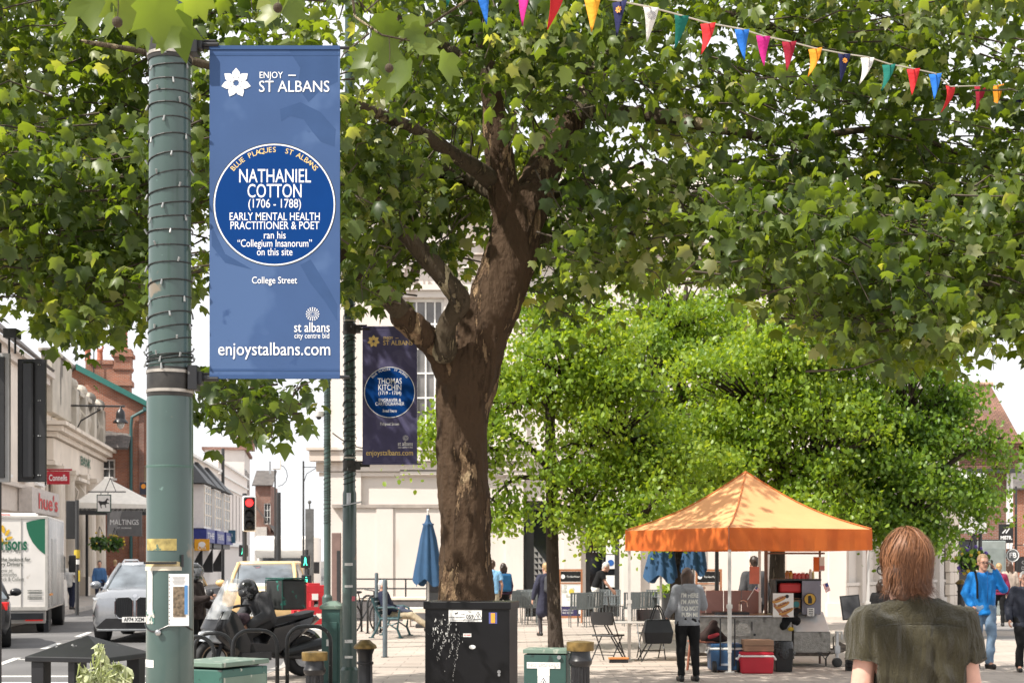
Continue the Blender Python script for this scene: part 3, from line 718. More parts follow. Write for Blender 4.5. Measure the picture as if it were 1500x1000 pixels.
m.build('iron_arm', BLACK, o)
o, w_, h_ = board('estate_agent_sign', 'red Connells board projecting from the cream shop', 'sign', 69, 690, 102, 709, 56, mat('sign_red', (.42, .015, .03), .5, var=.06))
MB().text('Connells', .34, (0, -.035, -.01), fit=w_ * .8, bold=.015).build('lettering', WHT_INK, o)
MB().box((.02, 0, h_ / 2 + .06), (w_ + .15, .05, .07)).build('bracket', mat('sign_red_b', (.35, .015, .03), .5), o)
m = MB(); m.box((-w_ / 2 - .06, 0, .05), (.05, .05, h_ + .2)); m.build('bracket_post', DKMETAL, o)
o, w_, h_ = board('shop_projecting_sign', 'small dark square sign with orange arrow on the brick pier', 'sign', 205, 706, 216, 724, 70, mat('sign_navy', (.03, .035, .06), .5))
m = MB(); m.lathe([(.12, 0), (.12, .01)], (0, -.035, .1), 14, rot=rotm(90)); m.build('orange_disc', ORG_INK, o)
# hanging flower baskets by the awning
FLOW = mat('flower_yellow', (.60, .42, .03), .6, var=.3); FLOWP = mat('flower_purple', (.10, .06, .30), .6, var=.3)
GRNLEAF = leafmat('basket_leaf', [(.03, .07, .015), (.06, .13, .03), (.10, .17, .04)], (1.6, 1.7, .6))
def basket(name, label, px, py, d, r, cols, pole=True):
    o = thing(name, label, 'flower basket', P(px, py, d))
    m = MB(); m.lathe([(.02, -r * .75), (r * .55, -r * .5), (r * .72, -.02), (r * .7, 0)], n=12)
    for k in range(3): m.tube([(r * .7 * math.cos(k * 2.1), r * .7 * math.sin(k * 2.1), 0), (0, 0, r * 1.6)], .012, 4)
    m.build('basket', DKMETAL, o)
    p = rng.normal(0, 1, (170, 3)); p /= np.linalg.norm(p, axis=1)[:, None]; p *= r * rng.uniform(.5, 1.05, (170, 1)); p[:, 2] *= .75
    leaves('foliage', p + np.array(o.location), .17, GRNLEAF, o, SMALL_LEAF)
    for c in cols:
        m = MB(); 
        for _ in range(16):
            q = rng.normal(0, 1, 3); q /= np.linalg.norm(q); m.mark(); m.sph(V(q * r * 1.02) * 1.0, rng.uniform(.03, .055), 6)
        m.each('flower', c, o)
    return o
basket('hanging_basket', 'hanging basket of yellow flowers below the MALTINGS board', 146, 794, 60, .42, [FLOW])
basket('hanging_basket', 'trailing green hanging basket right of the yellow flower basket', 168, 795, 62, .42, [FLOW])
basket('hanging_basket', 'flower basket with purple and yellow blooms beside the sign posts on the right', 1424, 820, 33, .36, [FLOW, FLOWP])

# timber bays, white stucco shops, grey block and end house further down the left street
def LT2(name, label, pxa, da, pxb, db):
    a, b = G(pxa, da), G(pxb, db); v = b - a
    return thing(name, label, 'building', a, math.degrees(math.atan2(v.y, v.x))), v.length
b4, L4 = LT2('bay_window_shop', 'white shop with three dark gabled bay windows over a blue fascia', 262, 84, 320, 105)
m = MB(); hs = [(x, 3.6, 3.2, 2.4) for x in (L4 - 21, L4 - 15.5, L4 - 10)]
panel(m, L4, 8.4, hs, .2); shell(m, L4, 8.4, 9); m.build('wall', mat('white_shop_render', (.80, .74, .69), .8, var=.06), b4)
m = MB(); cornice(m, L4, 7.0, [(0, .14, .14), (1.2, .18, .25)]); m.build('cornice', WHITE, b4)
slates(b4, [(-2, .6, 8.4), (L4 - 1, .6, 8.4), (L4 - 6, 6, 12.2), (-2, 6, 12.2)], CLAYTILE)
BLUSIGN = mat('blue_fascia', (.02, .035, .22), .5); 
for k, x in enumerate((L4 - 21.4, L4 - 15.9, L4 - 10.4)):
    m = MB(); m.box((x + 2.2, -.75, 4.9), (3.6, 1.4, 2.6)); f = m.build('bay_window', WHITE, b4)
    MB().box((x + 2.2, -.78, 4.9), (3.3, 1.40, 2.2)).build('pane', GLASS, f)
    m = MB()
    for q in range(4): m.box((x + .6 + q * 1.08, -.78, 4.9), (.12, 1.46, 2.4))
    for zz in (4.4, 5.1, 5.7): m.box((x + 2.2, -.77, zz), (3.45, 1.45, .08))
    m.build('glazing_bar', CREAM, f)
    m = MB(); m.loft([[V((x - .1, -1.7, 6.25)), V((x + 4.5, -1.7, 6.25)), V((x + 4.5, 0, 6.25)), V((x - .1, 0, 6.25))], [V((x + 2.1, -.2, 8.0)), V((x + 2.3, -.2, 8.0)), V((x + 2.3, 0, 8.0)), V((x + 2.1, 0, 8.0))]]); m.build('bay_roof', DKFRAME, f)
    m = MB(); m.box((x + 2.2, -.8, 3.15), (4.4, 1.7, .8)); s_ = m.build('fascia', BLUSIGN, f)
    MB().text('THE READINGS' if k else 'THE', .5, (x + 2.2, -1.66, 3.15), fit=3.4).build('lettering', WHT_INK, s_)
    m = MB(); m.box((x + 2.2, -.7, 2.6), (4.4, 1.5, .3)); m.prism([(0, 0), (.9, 0), (.9, 1.6)], .3, (x + 4.2, -.0, .9), (0, -1, 0), (0, 0, 1)); m.build('bay_bracket', DKFRAME, f)
b5, L5 = LT2('white_stucco_shops', 'low white stucco shops with tall narrow dark windows down the left street', 320, 105.5, 362, 130)
m = MB(); hs = [(1.6 + k * 3.0, 3.3, .9, 3.8) for k in range(8)]
panel(m, L5, 9.3, hs, .25); shell(m, L5, 9.3, 8); m.build('wall', mat('white_render', (.76, .70, .66), .8, var=.05), b5)
for q in hs: window(b5, *q, nx=1, nz=3, fm=DKFRAME)
m = MB(); cornice(m, L5, 8.1, [(0, .12, .15), (.9, .12, .2)]); cornice(m, L5, 7.3, [(0, .1, .12)]); cornice(m, L5, 2.8, [(0, .3, .25)]); m.build('cornice', WHITE, b5)
MB().tube([(.3, -.3, 0), (.3, -.3, 10)], .12).build('drainpipe', DKFRAME, b5)
o, w_, h_ = board('teal_shop_sign', 'teal blue shop sign board with white lettering on the white stucco shops', 'sign', 319, 776, 345, 795, 98, mat('sign_teal', (.04, .13, .20), .5))
MB().text('megans', .4, (0, -.035, .14), fit=w_ * .7).build('lettering', WHT_INK, o); MB().text('ON THE HILL', .2, (0, -.035, -.25), fit=w_ * .6).build('small_lettering', WHT_INK, o)
o, w_, h_ = board('yellow_shop_sign', 'small yellow hanging sign below the timber bays', 'sign', 285, 789, 307, 806, 80, mat('sign_yellow', (.75, .36, .02), .5))
m = MB(); m.sph((0, -.035, .02), (.2, .01, .16)); m.text('Om', .3, (0, -.04, -.17)); m.build('white_emblem', WHT_INK, o)
b6 = thing('grey_gable_block', 'tall pale grey block with a brick chimney rising behind the white stucco shops', 'building', G(300, 132), 8)
w6 = X(357, 132) - X(300, 132); h6 = Z(658, 132)
m = MB(); panel(m, w6, h6, [], .2); shell(m, w6, h6, 12); m.build('wall', mat('pale_grey_render', (.62, .58, .55), .85, var=.06, scale=1), b6)
m = MB(); m.box((w6 / 2, 5.9, h6 + .1), (w6 + .5, 12.6, .25)); m.build('coping', BRNBRICK, b6)
m = MB(); m.box((w6 + .1, 2.5, h6 + .65), (1.5, 1.5, 1.1)); m.box((w6 + .1, 2.5, h6 + 1.25), (1.8, 1.8, .25)); c = m.build('chimney', BRNBRICK, b6)
m = MB(); pots(m, [(w6 + .1, 2.5, h6 + 1.35)], 1.6, .5); m.each('chimney_pot', TERRA, c)
m = MB()
for k in range(4): m.mark(); m.box((w6 + .01, 1.6 + k * 2.6, 8.0), (.06, 1.0, 4.6))
m.each('window', GLASS, b6)
b7 = thing('end_house', 'distant brown brick house with white gable closing the left street', 'building', G(374, 150), 4)
w7 = X(396, 150) - X(374, 150)
m = MB(); panel(m, w7, 9.6, [(.9, 5.5, .7, 2.2)], .2); shell(m, w7, 9.6, 8); m.build('wall', BRNBRICK, b7); window(b7, .9, 5.5, .7, 2.2, 2, 3)
m = MB(); m.box((w7 / 2 - .2, .4, 2.6), (w7 * .8, 1.4, 5.2)); m.build('white_porch', mat('porch_render', (.46, .43, .40), .8), b7)
slates(b7, [(-.3, -.5, 9.6), (w7 + .3, -.5, 9.6), (w7 + .3, 4, 11.4), (-.3, 4, 11.4)], SLATE)
slates(b7, [(w7 - 1.6, -.5, 7.6), (w7 + .6, -.5, 4.6), (w7 + .6, 4, 4.6), (w7 - 1.6, 4, 7.6)], SLATE, 'side_roof')
# ================================================================ trees
def barkmat(name, c_dark, c_mid, c_pale, c_moss, pale_th, scale=1.0, bump=1.0):
    m = bpy.data.materials.new(name); m.use_nodes = True
    t = m.node_tree; b = t.nodes['Principled BSDF']; L = t.links.new
    b.inputs['Roughness'].default_value = .85; b.inputs['Specular IOR Level'].default_value = .2
    tc = t.nodes.new('ShaderNodeTexCoord')
    def noise_(s, det, st=(1, 1, 1), loc=(0, 0, 0)):
        mp = t.nodes.new('ShaderNodeMapping'); mp.inputs['Scale'].default_value = st; mp.inputs['Location'].default_value = loc
        n = t.nodes.new('ShaderNodeTexNoise'); n.inputs['Scale'].default_value = s * scale; n.inputs['Detail'].default_value = det; n.inputs['Roughness'].default_value = .65
        L(tc.outputs['Object'], mp.inputs['Vector']); L(mp.outputs['Vector'], n.inputs['Vector']); return n
    def ramp(n, p0, p1, c0=(0, 0, 0), c1=(1, 1, 1)):
        r = t.nodes.new('ShaderNodeValToRGB'); r.color_ramp.elements[0].position = p0; r.color_ramp.elements[1].position = p1
        r.color_ramp.elements[0].color = (*c0, 1); r.color_ramp.elements[1].color = (*c1, 1); L(n.outputs['Fac'], r.inputs['Fac']); return r
    def mix(f, a, c):
        x = t.nodes.new('ShaderNodeMix'); x.data_type = 'RGBA'; L(f.outputs['Color'], x.inputs[0]); L(a, x.inputs[6])
        x.inputs[7].default_value = (*c, 1); return x.outputs[2]
    n1 = noise_(9, 8, (1, 1, .35)); base = ramp(n1, .40, .60, c_dark, c_mid).outputs['Color']
    base = mix(ramp(noise_(2.2, 5, (1, 1, .6), (4, 1, 2)), pale_th, pale_th + .07), base, c_pale)
    base = mix(ramp(noise_(1.3, 5, (1, 1, .7), (7, 3, 5)), .60, .74), base, c_moss)
    n3 = noise_(5, 6, (1, 1, .22), (1, 9, 2)); 
    base = mix(ramp(n3, .43, .37), base, [c * .45 for c in c_dark])
    L(base, b.inputs['Base Color'])
    bp = t.nodes.new('ShaderNodeBump'); bp.inputs['Strength'].default_value = bump; bp.inputs['Distance'].default_value = .09
    ad = t.nodes.new('ShaderNodeMath'); ad.operation = 'ADD'; L(n1.outputs['Fac'], ad.inputs[0]); L(ramp(n3, .34, .48).outputs['Color'], ad.inputs[1])
    L(ad.outputs[0], bp.inputs['Height']); L(bp.outputs['Normal'], b.inputs['Normal'])
    return m
BARK = barkmat('plane_bark', (.16, .10, .06), (.42, .285, .165), (.64, .48, .29), (.32, .28, .13), .58)
LIMBBARK = barkmat('plane_limb_bark', (.17, .13, .085), (.33, .265, .16), (.62, .53, .34), (.32, .30, .14), .52)
LIMEBARK = barkmat('street_tree_bark', (.13, .10, .08), (.24, .19, .15), (.24, .20, .16), (.14, .13, .075), .62, 1.6, .8)
PLANEL = leafmat('plane_leaf', [(.036, .064, .016), (.066, .103, .025), (.102, .146, .036), (.15, .195, .055), (.30, .31, .18)], (2.3, 2.2, .38), .50, .42)
LIMEL = leafmat('street_tree_leaf', [(.09, .175, .018), (.15, .25, .028), (.215, .32, .042), (.31, .40, .07)], (2.1, 1.8, .5), .50)
DARKL = leafmat('dark_street_leaf', [(.06, .135, .018), (.10, .19, .027), (.145, .245, .036), (.20, .29, .052)], (2.0, 1.8, .5), .48)

def inpoly(p, poly):
    x, y = p[:, 0], p[:, 1]; c = np.zeros(len(p), bool); n = len(poly)
    for i in range(n):
        x0, y0 = poly[i]; x1, y1 = poly[(i + 1) % n]
        if y0 == y1: continue
        k = ((y0 > y) != (y1 > y)) & (x < (x1 - x0) * (y - y0) / (y1 - y0) + x0); c ^= k
    return c
def n3(p, s, seed=0): return np.array([noise.noise(V((a * s + seed, b * s + seed * .7, c * s - seed))) for a, b, c in p])

# ---- the big plane tree
PT = G(690, 15.6)
plane = thing('plane_tree', 'big plane tree with mottled brown trunk and forked limbs standing behind the black cabinet', 'tree', PT)
D = 15.6
def limb(mb, px, d=D, k=5):
    """px: list of (photo x, photo y, radius in photo pixels, depth offset)"""
    pts = [P(a, b, d + o) for a, b, r, o in px]; rr = [r * (d + o) / F for a, b, r, o in px]
    q = catmull([(*p, r) for p, r in zip(pts, rr)], k)
    for (a, b) in zip(q, q[1:]): mb.cap(V(a[:3]), V(b[:3]), a[3], b[3], 14)
    return q
tr = MB(); lb = MB(); ends = []
limb(tr, [(694, 1055, 62, 0), (690, 1010, 47, 0), (684, 930, 42, 0), (683, 860, 39, 0), (684, 780, 38, 0), (679, 690, 36, 0), (677, 620, 37, 0), (683, 560, 43, 0), (700, 500, 42, 0), (722, 450, 40, 0), (745, 390, 36, 0), (757, 335, 36, 0), (765, 300, 30, 0)])
limb(tr, [(755, 345, 26, 0), (738, 285, 24, -.1), (732, 220, 20, -.2), (724, 165, 17, -.3), (714, 110, 14, -.4)])
limb(tr, [(765, 330, 30, 0), (787, 272, 27, .2), (808, 225, 25, .4), (838, 170, 19, .7)])
limb(lb, [(716, 120, 14, -.4), (706, 50, 12, -.5), (690, -30, 10, -.8), (660, -150, 8, -1.2), (640, -300, 5, -1.5)])
limb(lb, [(832, 180, 20, .7), (868, 105, 15, 1.1), (892, 40, 13, 1.3), (925, -60, 10, 1.6), (980, -200, 7, 2)])
limb(tr, [(668, 560, 24, -.1), (640, 510, 21, -.3), (612, 485, 19, -.5), (590, 462, 17, -.6)])
limb(lb, [(592, 463, 17, -.6), (566, 432, 15, -.8), (540, 412, 14, -1), (505, 378, 12, -1.3), (470, 345, 10, -1.6), (420, 310, 8, -2), (350, 280, 6, -2.4)])
limb(lb, [(650, 515, 19, -.4), (655, 475, 15, -.5), (674, 443, 15.5, -.6), (655, 412, 14, -.7), (620, 372, 13, -.8), (580, 330, 11, -1), (545, 292, 9, -1.2), (505, 255, 7, -1.4), (450, 225, 5, -1.6)])
limb(lb, [(725, 268, 15, -.1), (690, 242, 12, -.6), (655, 220, 11, -1.1), (615, 193, 10, -1.6), (570, 174, 9, -2), (510, 150, 8, -2.5), (400, 120, 7, -3), (280, 90, 6, -3.4), (120, 60, 4, -3.8)])
limb(lb, [(725, 282, 14, .1), (690, 264, 11, .4), (650, 250, 10.5, .8), (600, 238, 9, 1.2), (540, 215, 8, 1.6), (440, 190, 7, 2), (300, 180, 6, 2.2), (150, 190, 4.5, 2.4), (20, 220, 3, 2.4)])
limb(lb, [(785, 352, 13, .2), (830, 345, 9.5, .6), (890, 338, 9, 1), (950, 336, 9, 1.3), (1010, 330, 8.5, 1.6), (1070, 315, 7, 1.9), (1130, 300, 5, 2.2), (1250, 320, 3, 2.6)])
limb(lb, [(812, 280, 10, .5), (845, 268, 7, .9), (880, 265, 5, 1.2), (940, 240, 4, 1.6)])
limb(lb, [(845, 165, 15, .7), (900, 165, 11, .2), (980, 172, 11, -.3), (1060, 190, 8, -.5), (1160, 205, 7, -.4), (1280, 190, 5, -.2), (1380, 215, 4, 0), (1500, 270, 3, .2)])
limb(lb, [(860, 120, 13, 1), (930, 60, 10, 1.2), (1040, 20, 9, 1.5), (1180, 60, 8, 1.8), (1330, 120, 6, 2), (1480, 150, 4, 2.2)])
limb(lb, [(714, 110, 10, -.4), (640, 60, 8, 0), (560, 20, 7, .5), (420, -40, 6, 1), (250, -60, 5, 1.4), (60, -20, 4, 1.6)])
def gnarl(co, n):
    a = noise.noise(co * 2.1) * .045 + (.35 - abs(noise.noise(V((co.x * 7, co.y * 7, co.z * 1.8))))) * .045 + noise.noise(V((co.x * 16, co.y * 16, co.z * 6))) * .014 + noise.noise(co * 34) * .006
    return n * a
fuse(tr, 'trunk', BARK, plane, .016, 5, world=True, disp=gnarl)
def gnarl2(co, n): return n * (noise.noise(co * 3) * .02 + noise.noise(co * 12) * .006)
fuse(lb, 'limbs', LIMBBARK, plane, .022, 3, world=True, disp=gnarl2)

CAN = [   # canopy masses: outline in the photo, depth range in metres, number of sprays, leaves per spray
    ([(-160, -160), (240, -160), (250, 200), (235, 430), (212, 462), (168, 440), (150, 486), (110, 500), (60, 478), (30, 440), (-160, 470)], (12.6, 17.8), 760, 13),
    ([(30, 300), (215, 300), (214, 440), (180, 452), (150, 490), (90, 492), (40, 440)], (12.8, 15.5), 90, 12),
    ([(240, -160), (520, -160), (560, 150), (540, 250), (500, 330), (240, 430)], (12.6, 17.6), 300, 12),
    ([(500, -160), (880, -160), (880, 60), (800, 150), (700, 110), (560, 140)], (13.4, 18), 190, 12),
    ([(520, 120), (860, 60), (880, 240), (820, 330), (640, 300), (500, 260)], (16.2, 18.6), 95, 12),
    ([(500, 190), (560, 210), (680, 255), (700, 300), (640, 310), (612, 345), (585, 400), (560, 440), (520, 430), (498, 360)], (15.2, 17.2), 95, 11),
    ([(500, 150), (560, 160), (600, 270), (590, 330), (530, 350), (498, 330)], (13.2, 14.6), 36, 11),
    ([(640, 290), (712, 270), (708, 350), (690, 395), (660, 392), (640, 350)], (15.9, 17), 26, 10),
    ([(285, 555), (500, 555), (440, 580), (415, 612), (375, 628), (340, 610), (325, 600), (290, 612)], (12.8, 15), 42, 10),
    ([(680, 20), (830, 20), (880, 180), (860, 260), (830, 215), (800, 190), (770, 180), (745, 160), (700, 130)], (13.2, 14.6), 46, 11),
    ([(500, 400), (540, 420), (560, 455), (520, 470), (500, 560)], (13.5, 15), 14, 9),
    ([(840, -160), (1700, -160), (1700, 490), (1500, 500), (1440, 470), (1390, 505), (1330, 525), (1260, 520), (1200, 470), (1140, 440), (1080, 405), (960, 400), (880, 425), (820, 395), (800, 300), (850, 200)], (13.6, 18.6), 1150, 14),
    ([(1040, 300), (1600, 250), (1600, 480), (1440, 500), (1330, 528), (1240, 520), (1160, 440), (1060, 400)], (12.4, 15.8), 380, 13),
    ([(520, 60), (800, 60), (840, 250), (700, 290), (540, 260)], (19, 21.6), 110, 13),  # extra leaf mass behind the crown, added to shade the left of the tent
    ([(760, 300), (860, 310), (960, 400), (880, 470), (800, 470), (755, 420)], (15.6, 17.4), 46, 10),
]
SD = np.array(tosun)      # gaps in the crown that let shafts of sun through to the bark
LIT = [(np.array(P(a, b, c)), r) for a, b, c, r in ((655, 800, 15.4, .55), (650, 690, 15.4, .4), (660, 850, 15.4, .4), (700, 430, 15.4, .38), (645, 400, 14.9, .4), (590, 455, 15, .35), (730, 215, 15.4, .4), (815, 210, 16, .42), (650, 222, 14.6, .35), (610, 240, 16.5, .35), (720, 330, 15.5, .3), (690, 580, 15.5, .3), (1190, 738, 22.3, 1.1), (1120, 725, 22.4, .6), (1220, 790, 22, .5), (402, 200, 7.6, .5), (402, 420, 7.6, .5), (560, 180, 13.6, .3), (240, 700, 7.6, .5))]
allp = []; twigs = MB(); rv = []
for poly, (d0, d1), ns, k in CAN:
    poly = np.array(poly, float); lo, hi = poly.min(0), poly.max(0); got = []; cnt = 0
    while cnt < ns:
        q = rng.uniform(lo, hi, (ns * 2, 2)); q = q[inpoly(q, poly)]
        d = rng.uniform(d0, d1, len(q))
        p = np.stack([(q[:, 0] - 750) * d / F, d, CH + (HZ - q[:, 1]) * d / F], 1)
        keep = (n3(p, .85, 3) > (-.16 if ns > 250 else -.6)) & (n3(p, 2.1, 8) > -.30) & ~((q[:, 0] > 500) & (q[:, 0] < 642) & (q[:, 1] > 428) & (q[:, 1] < 700) & (d < 18.3))
        for L0, rad in LIT: w_ = p - L0; t_ = w_ @ SD; keep &= ~((t_ > .15) & (np.linalg.norm(w_ - t_[:, None] * SD, axis=1) < rad))
        p = p[keep][:ns - cnt]; got.append(p); cnt += len(p)
    c = np.concatenate(got)
    for i, s in enumerate(c):
        o = rng.normal(0, 1, (k, 3)) * (.20, .20, .13)
        allp.append(s + o); rv.append(np.full(k, np.clip(.42 + .34 * noise.noise(V(s) * .9) + rng.normal(0, .17), 0, 1)))
        if i % 2 == 0:
            e = V(s); h = V((PT.x + (e.x - PT.x) * .86, PT.y + (e.y - PT.y) * .86, e.z + rng.uniform(-.05, .35)))
            st = e + (h - e).normalized() * rng.uniform(.35, .8)
            twigs.tube([st, (st + e) / 2 + V(rng.normal(0, .06, 3)), e, e + V(rng.normal(0, .12, 3)) - V((0, 0, .12))], [.011, .008, .006, .003], 4)
pts = np.concatenate(allp); rvv = np.concatenate(rv)
leaves('crown', pts, .122, PLANEL, plane, rvar=rvv, szvar=.5)
twigs.build('twigs', mat('twig_bark', (.06, .045, .03), .8, var=.3), plane, world=True)
# hanging seed balls
sb = MB()
for px, py, d in ((126, 470, 13), (172, 467, 13), (92, 497, 13), (88, 455, 13.2), (182, 432, 13), (604, 396, 14), (612, 398, 14.2), (690, 20, 13.5), (205, 420, 13), (60, 440, 13), (865, 352, 14), (1004, 180, 13), (150, 452, 13), (340, 618, 13), (352, 622, 13.4), (398, 640, 13)):
    c = P(px, py, d); sb.mark(); sb.sph(c, .017 if py < 600 else .012, 8); sb.tube([c, c + V((.01, 0, .08)), c + V((.0, 0, .16))], .002, 4)
sb.each('seed_ball', mat('seed_ball', (.05, .035, .02), .9, var=.3), plane, world=True)

# near spray of plane leaves hanging into the top of the frame
def spray(label, items, balls, tw, over=None):
    o = thing('plane_branch', label, 'branch', P(*items[0][:3]))
    for px, py, d, s in items: pass
    p = np.array([P(px, py, d) for px, py, d, s in items]); sz = np.array([s * rng.uniform(.62, .98) for *_, s in items])
    n = len(p); tv, tf = PLANE_LEAF; vs = []; 
    for i in range(n):
        e = Euler((R(-70 + rng.normal(0, 22)), R(rng.normal(0, 25)), R(rng.uniform(-60, 60)))).to_matrix()
        for v in tv: vs.append(np.array(e @ V((v[0], v[1], v[2] * 1.3))) * sz[i] + p[i])
    tris = (tf[None] + (np.arange(n) * len(tv))[:, None, None]).reshape(-1, 3)
    rmesh('foliage', np.array(vs), tris, PLANEL, np.repeat(np.clip(rng.normal(.5, .15, n), 0, 1), len(tf)), o, True)
    if over:      # unseen leaf mass, added to shade the back of the man in olive
        c, r_, n_ = over; q = rng.normal(0, 1, (n_, 3)); q = q[n3(q, 1.6, 4) > -.15]; leaves('foliage', np.array(c) + q * np.array(r_), .17, PLANEL, o)
    m = MB()
    for a in tw: m.tube([P(*q) for q in a], [.008 - .005 * i / (len(a) - 1) for i in range(len(a))], 6)
    m.build('twigs', LIMBBARK, o, world=True)
    m = MB()
    for px, py, d in balls: 
        c = P(px, py, d); m.sph(c, .02, 12); m.tube([c, c + V((.004, 0, .07)), c + V((0, 0, .14))], .0018, 4)
    m.build('seed_ball', bpy.data.materials['seed_ball'], o, world=True)
spray('large leafy plane spray with a seed ball hanging over the top of the lamp post', [(110, 12, 5.6, .16), (165, 18, 5.4, .19), (205, 30, 5.5, .19), (250, 20, 5.6, .20), (235, 45, 5.5, .16), (275, 10, 5.7, .18), (180, -12, 5.5, .2), (300, -10, 5.6, .18), (130, -20, 5.5, .2), (225, -5, 5.3, .2)],
      [(172, 33, 5.3)], [[(60, -60, 5.6), (150, -20, 5.5), (230, 0, 5.5), (300, -10, 5.6)]], ((-2.3, 2.8, 5.95), (.5, .5, .16), 150))
spray('plane spray with broad bright leaves and a seed ball hanging left of the leading trunk', [(560, 55, 6.6, .19), (595, 90, 6.5, .21), (655, 78, 6.6, .20), (600, 40, 6.6, .17), (625, 55, 6.7, .17), (545, 75, 6.6, .16), (612, 25, 6.7, .18), (560, 20, 6.7, .18), (575, 100, 6.6, .17)],
      [(570, 100, 6.4)], [[(512, -40, 6.7), (520, 25, 6.6), (560, 52, 6.6), (600, 60, 6.6)], [(700, -10, 6.7), (640, 30, 6.7), (585, 62, 6.6)]])
spray('few bright plane leaves poking into the top edge above the blue banner', [(400, 8, 6.0, .17), (425, -2, 6.0, .19), (385, -6, 6.1, .16), (410, -22, 6.0, .2)], [(407, 12, 5.9)], [[(380, -60, 6.1), (405, -20, 6.0), (410, 0, 6)]])

# ---- bright young street trees round the stall
def street_tree(name, label, base, trunk, masses, lm, size, nl, seed, group='street trees round the market stall', bark=LIMEBARK, lean=None):
    o = thing(name, label, 'tree', base, 0, group)
    m = MB()
    for pth in trunk:
        pts = [P(a, b, d) for a, b, d, r in pth]; q = catmull([(*p, r * d_ / F) for p, (a, b, d_, r) in zip(pts, pth)], 4)
        m.tube([V(v[:3]) for v in q], [v[3] for v in q], 10)
    pp = []; rr = []
    tot = sum(a[3] * a[4] for a in masses)
    for (px, py, d, rx, ry, dens) in masses:
        k = max(8, int(nl * rx * ry * dens / sum(a[3] * a[4] * a[5] for a in masses) / 14))
        c = np.array(P(px, py, d)); rad = np.array([rx * d / F, rx * d / F * .9, ry * d / F])
        nl_ = max(7, int(k / 22)); u = rng.normal(0, 1, (nl_, 3)); u /= np.linalg.norm(u, axis=1)[:, None]; u *= rng.uniform(.2, 1.0, (nl_, 1)) ** .4
        lb_ = c + u * rad * (1 + .25 * n3(u, 2.2, seed))[:, None]      # boughs, each a flattened layered lobe
        s = lb_[rng.integers(0, nl_, k)] + rng.normal(0, 1, (k, 3)) * np.minimum((.30, .30, .13), rad * .42)
        s[:, 2] -= .25 * ((s[:, :2] - c[:2]) ** 2).sum(1) / rad[0] ** 2 * .4
        for i, q in enumerate(s):
            n_ = 14; r_ = rng.normal(0, 1, (n_, 3)) * (.17, .17, .10)
            pp.append(q + r_); rr.append(np.full(n_, np.clip(.5 + .35 * noise.noise(V(q) * 1.3) + rng.normal(0, .09), 0, 1)))
            if i % 7 == 0:
                cc = V(c) + (V(q) - V(c)) * .25 - V((0, 0, rad[2] * .35)); m.tube([cc, (cc + V(q)) / 2 + V(rng.normal(0, .08, 3)), V(q)], [.030, .018, .006], 4)
    m.build('trunk', bark, o, smooth=True, world=True)
    leaves('crown', np.concatenate(pp), size, lm, o, SMALL_LEAF, rvar=np.concatenate(rr))
    return o
street_tree('street_tree', 'slim young tree with pale trunk left of the stall, behind the low green cabinet', G(813, 27),
    [[(815, 958, 27, 13), (812, 900, 27, 10.5), (809, 800, 27, 9.5), (808, 720, 27, 9), (806, 640, 27, 8), (806, 560, 27, 6.5), (806, 470, 27, 4)],
     [(808, 725, 27, 7), (840, 660, 27.4, 5), (880, 600, 27.6, 3), (920, 560, 27.8, 2)], [(806, 690, 27, 5), (770, 650, 26.8, 3.5), (730, 625, 26.6, 2.5), (690, 605, 26.4, 1.5)],
     [(806, 700, 27, 4.5), (760, 700, 27, 3), (735, 715, 27, 2), (715, 740, 27, 1.3)], [(806, 600, 27, 4), (770, 560, 26.8, 2.5), (745, 540, 26.6, 1.5)], [(809, 690, 27, 5), (860, 690, 26.8, 3.5), (900, 700, 26.6, 2)]],
    [(830, 520, 27, 95, 80, 1), (900, 620, 27.3, 90, 70, 1.1), (760, 560, 26.8, 70, 60, .8), (700, 605, 26.3, 52, 36, .8), (655, 625, 26.2, 40, 34, .8), (740, 640, 26.4, 45, 36, .6), (860, 720, 26.6, 62, 50, .9), (945, 690, 27.0, 60, 50, 1), (935, 742, 26.0, 45, 34, .9), (745, 735, 26.6, 38, 30, .6), (885, 768, 26.2, 36, 24, .8), (725, 748, 26.6, 16, 16, 1), (830, 440, 27.5, 70, 50, .8), (960, 775, 24.6, 26, 14, 1)],
    LIMEL, .088, 30000, 1)
street_tree('street_tree', 'tall pale green tree whose trunk stands between the closed blue umbrellas', G(992, 33.5),
    [[(992, 926, 33.5, 13), (992, 860, 33.5, 11), (993, 760, 33.5, 10), (996, 640, 33.5, 8), (1000, 520, 33.5, 6), (1005, 420, 33.5, 3)],
     [(994, 720, 33.5, 6), (1040, 640, 33.8, 4), (1090, 580, 34, 2)], [(995, 700, 33.5, 6), (950, 620, 33, 4), (920, 560, 33, 2)]],
    [(990, 450, 33.5, 95, 75, 1), (960, 540, 33.2, 105, 80, 1), (1060, 520, 33.5, 85, 85, 1), (1010, 660, 33.4, 90, 80, 1), (930, 640, 33.4, 60, 60, .8), (1000, 745, 33, 70, 40, .8), (900, 500, 33.4, 60, 50, .8)],
    LIMEL, .095, 25000, 4)
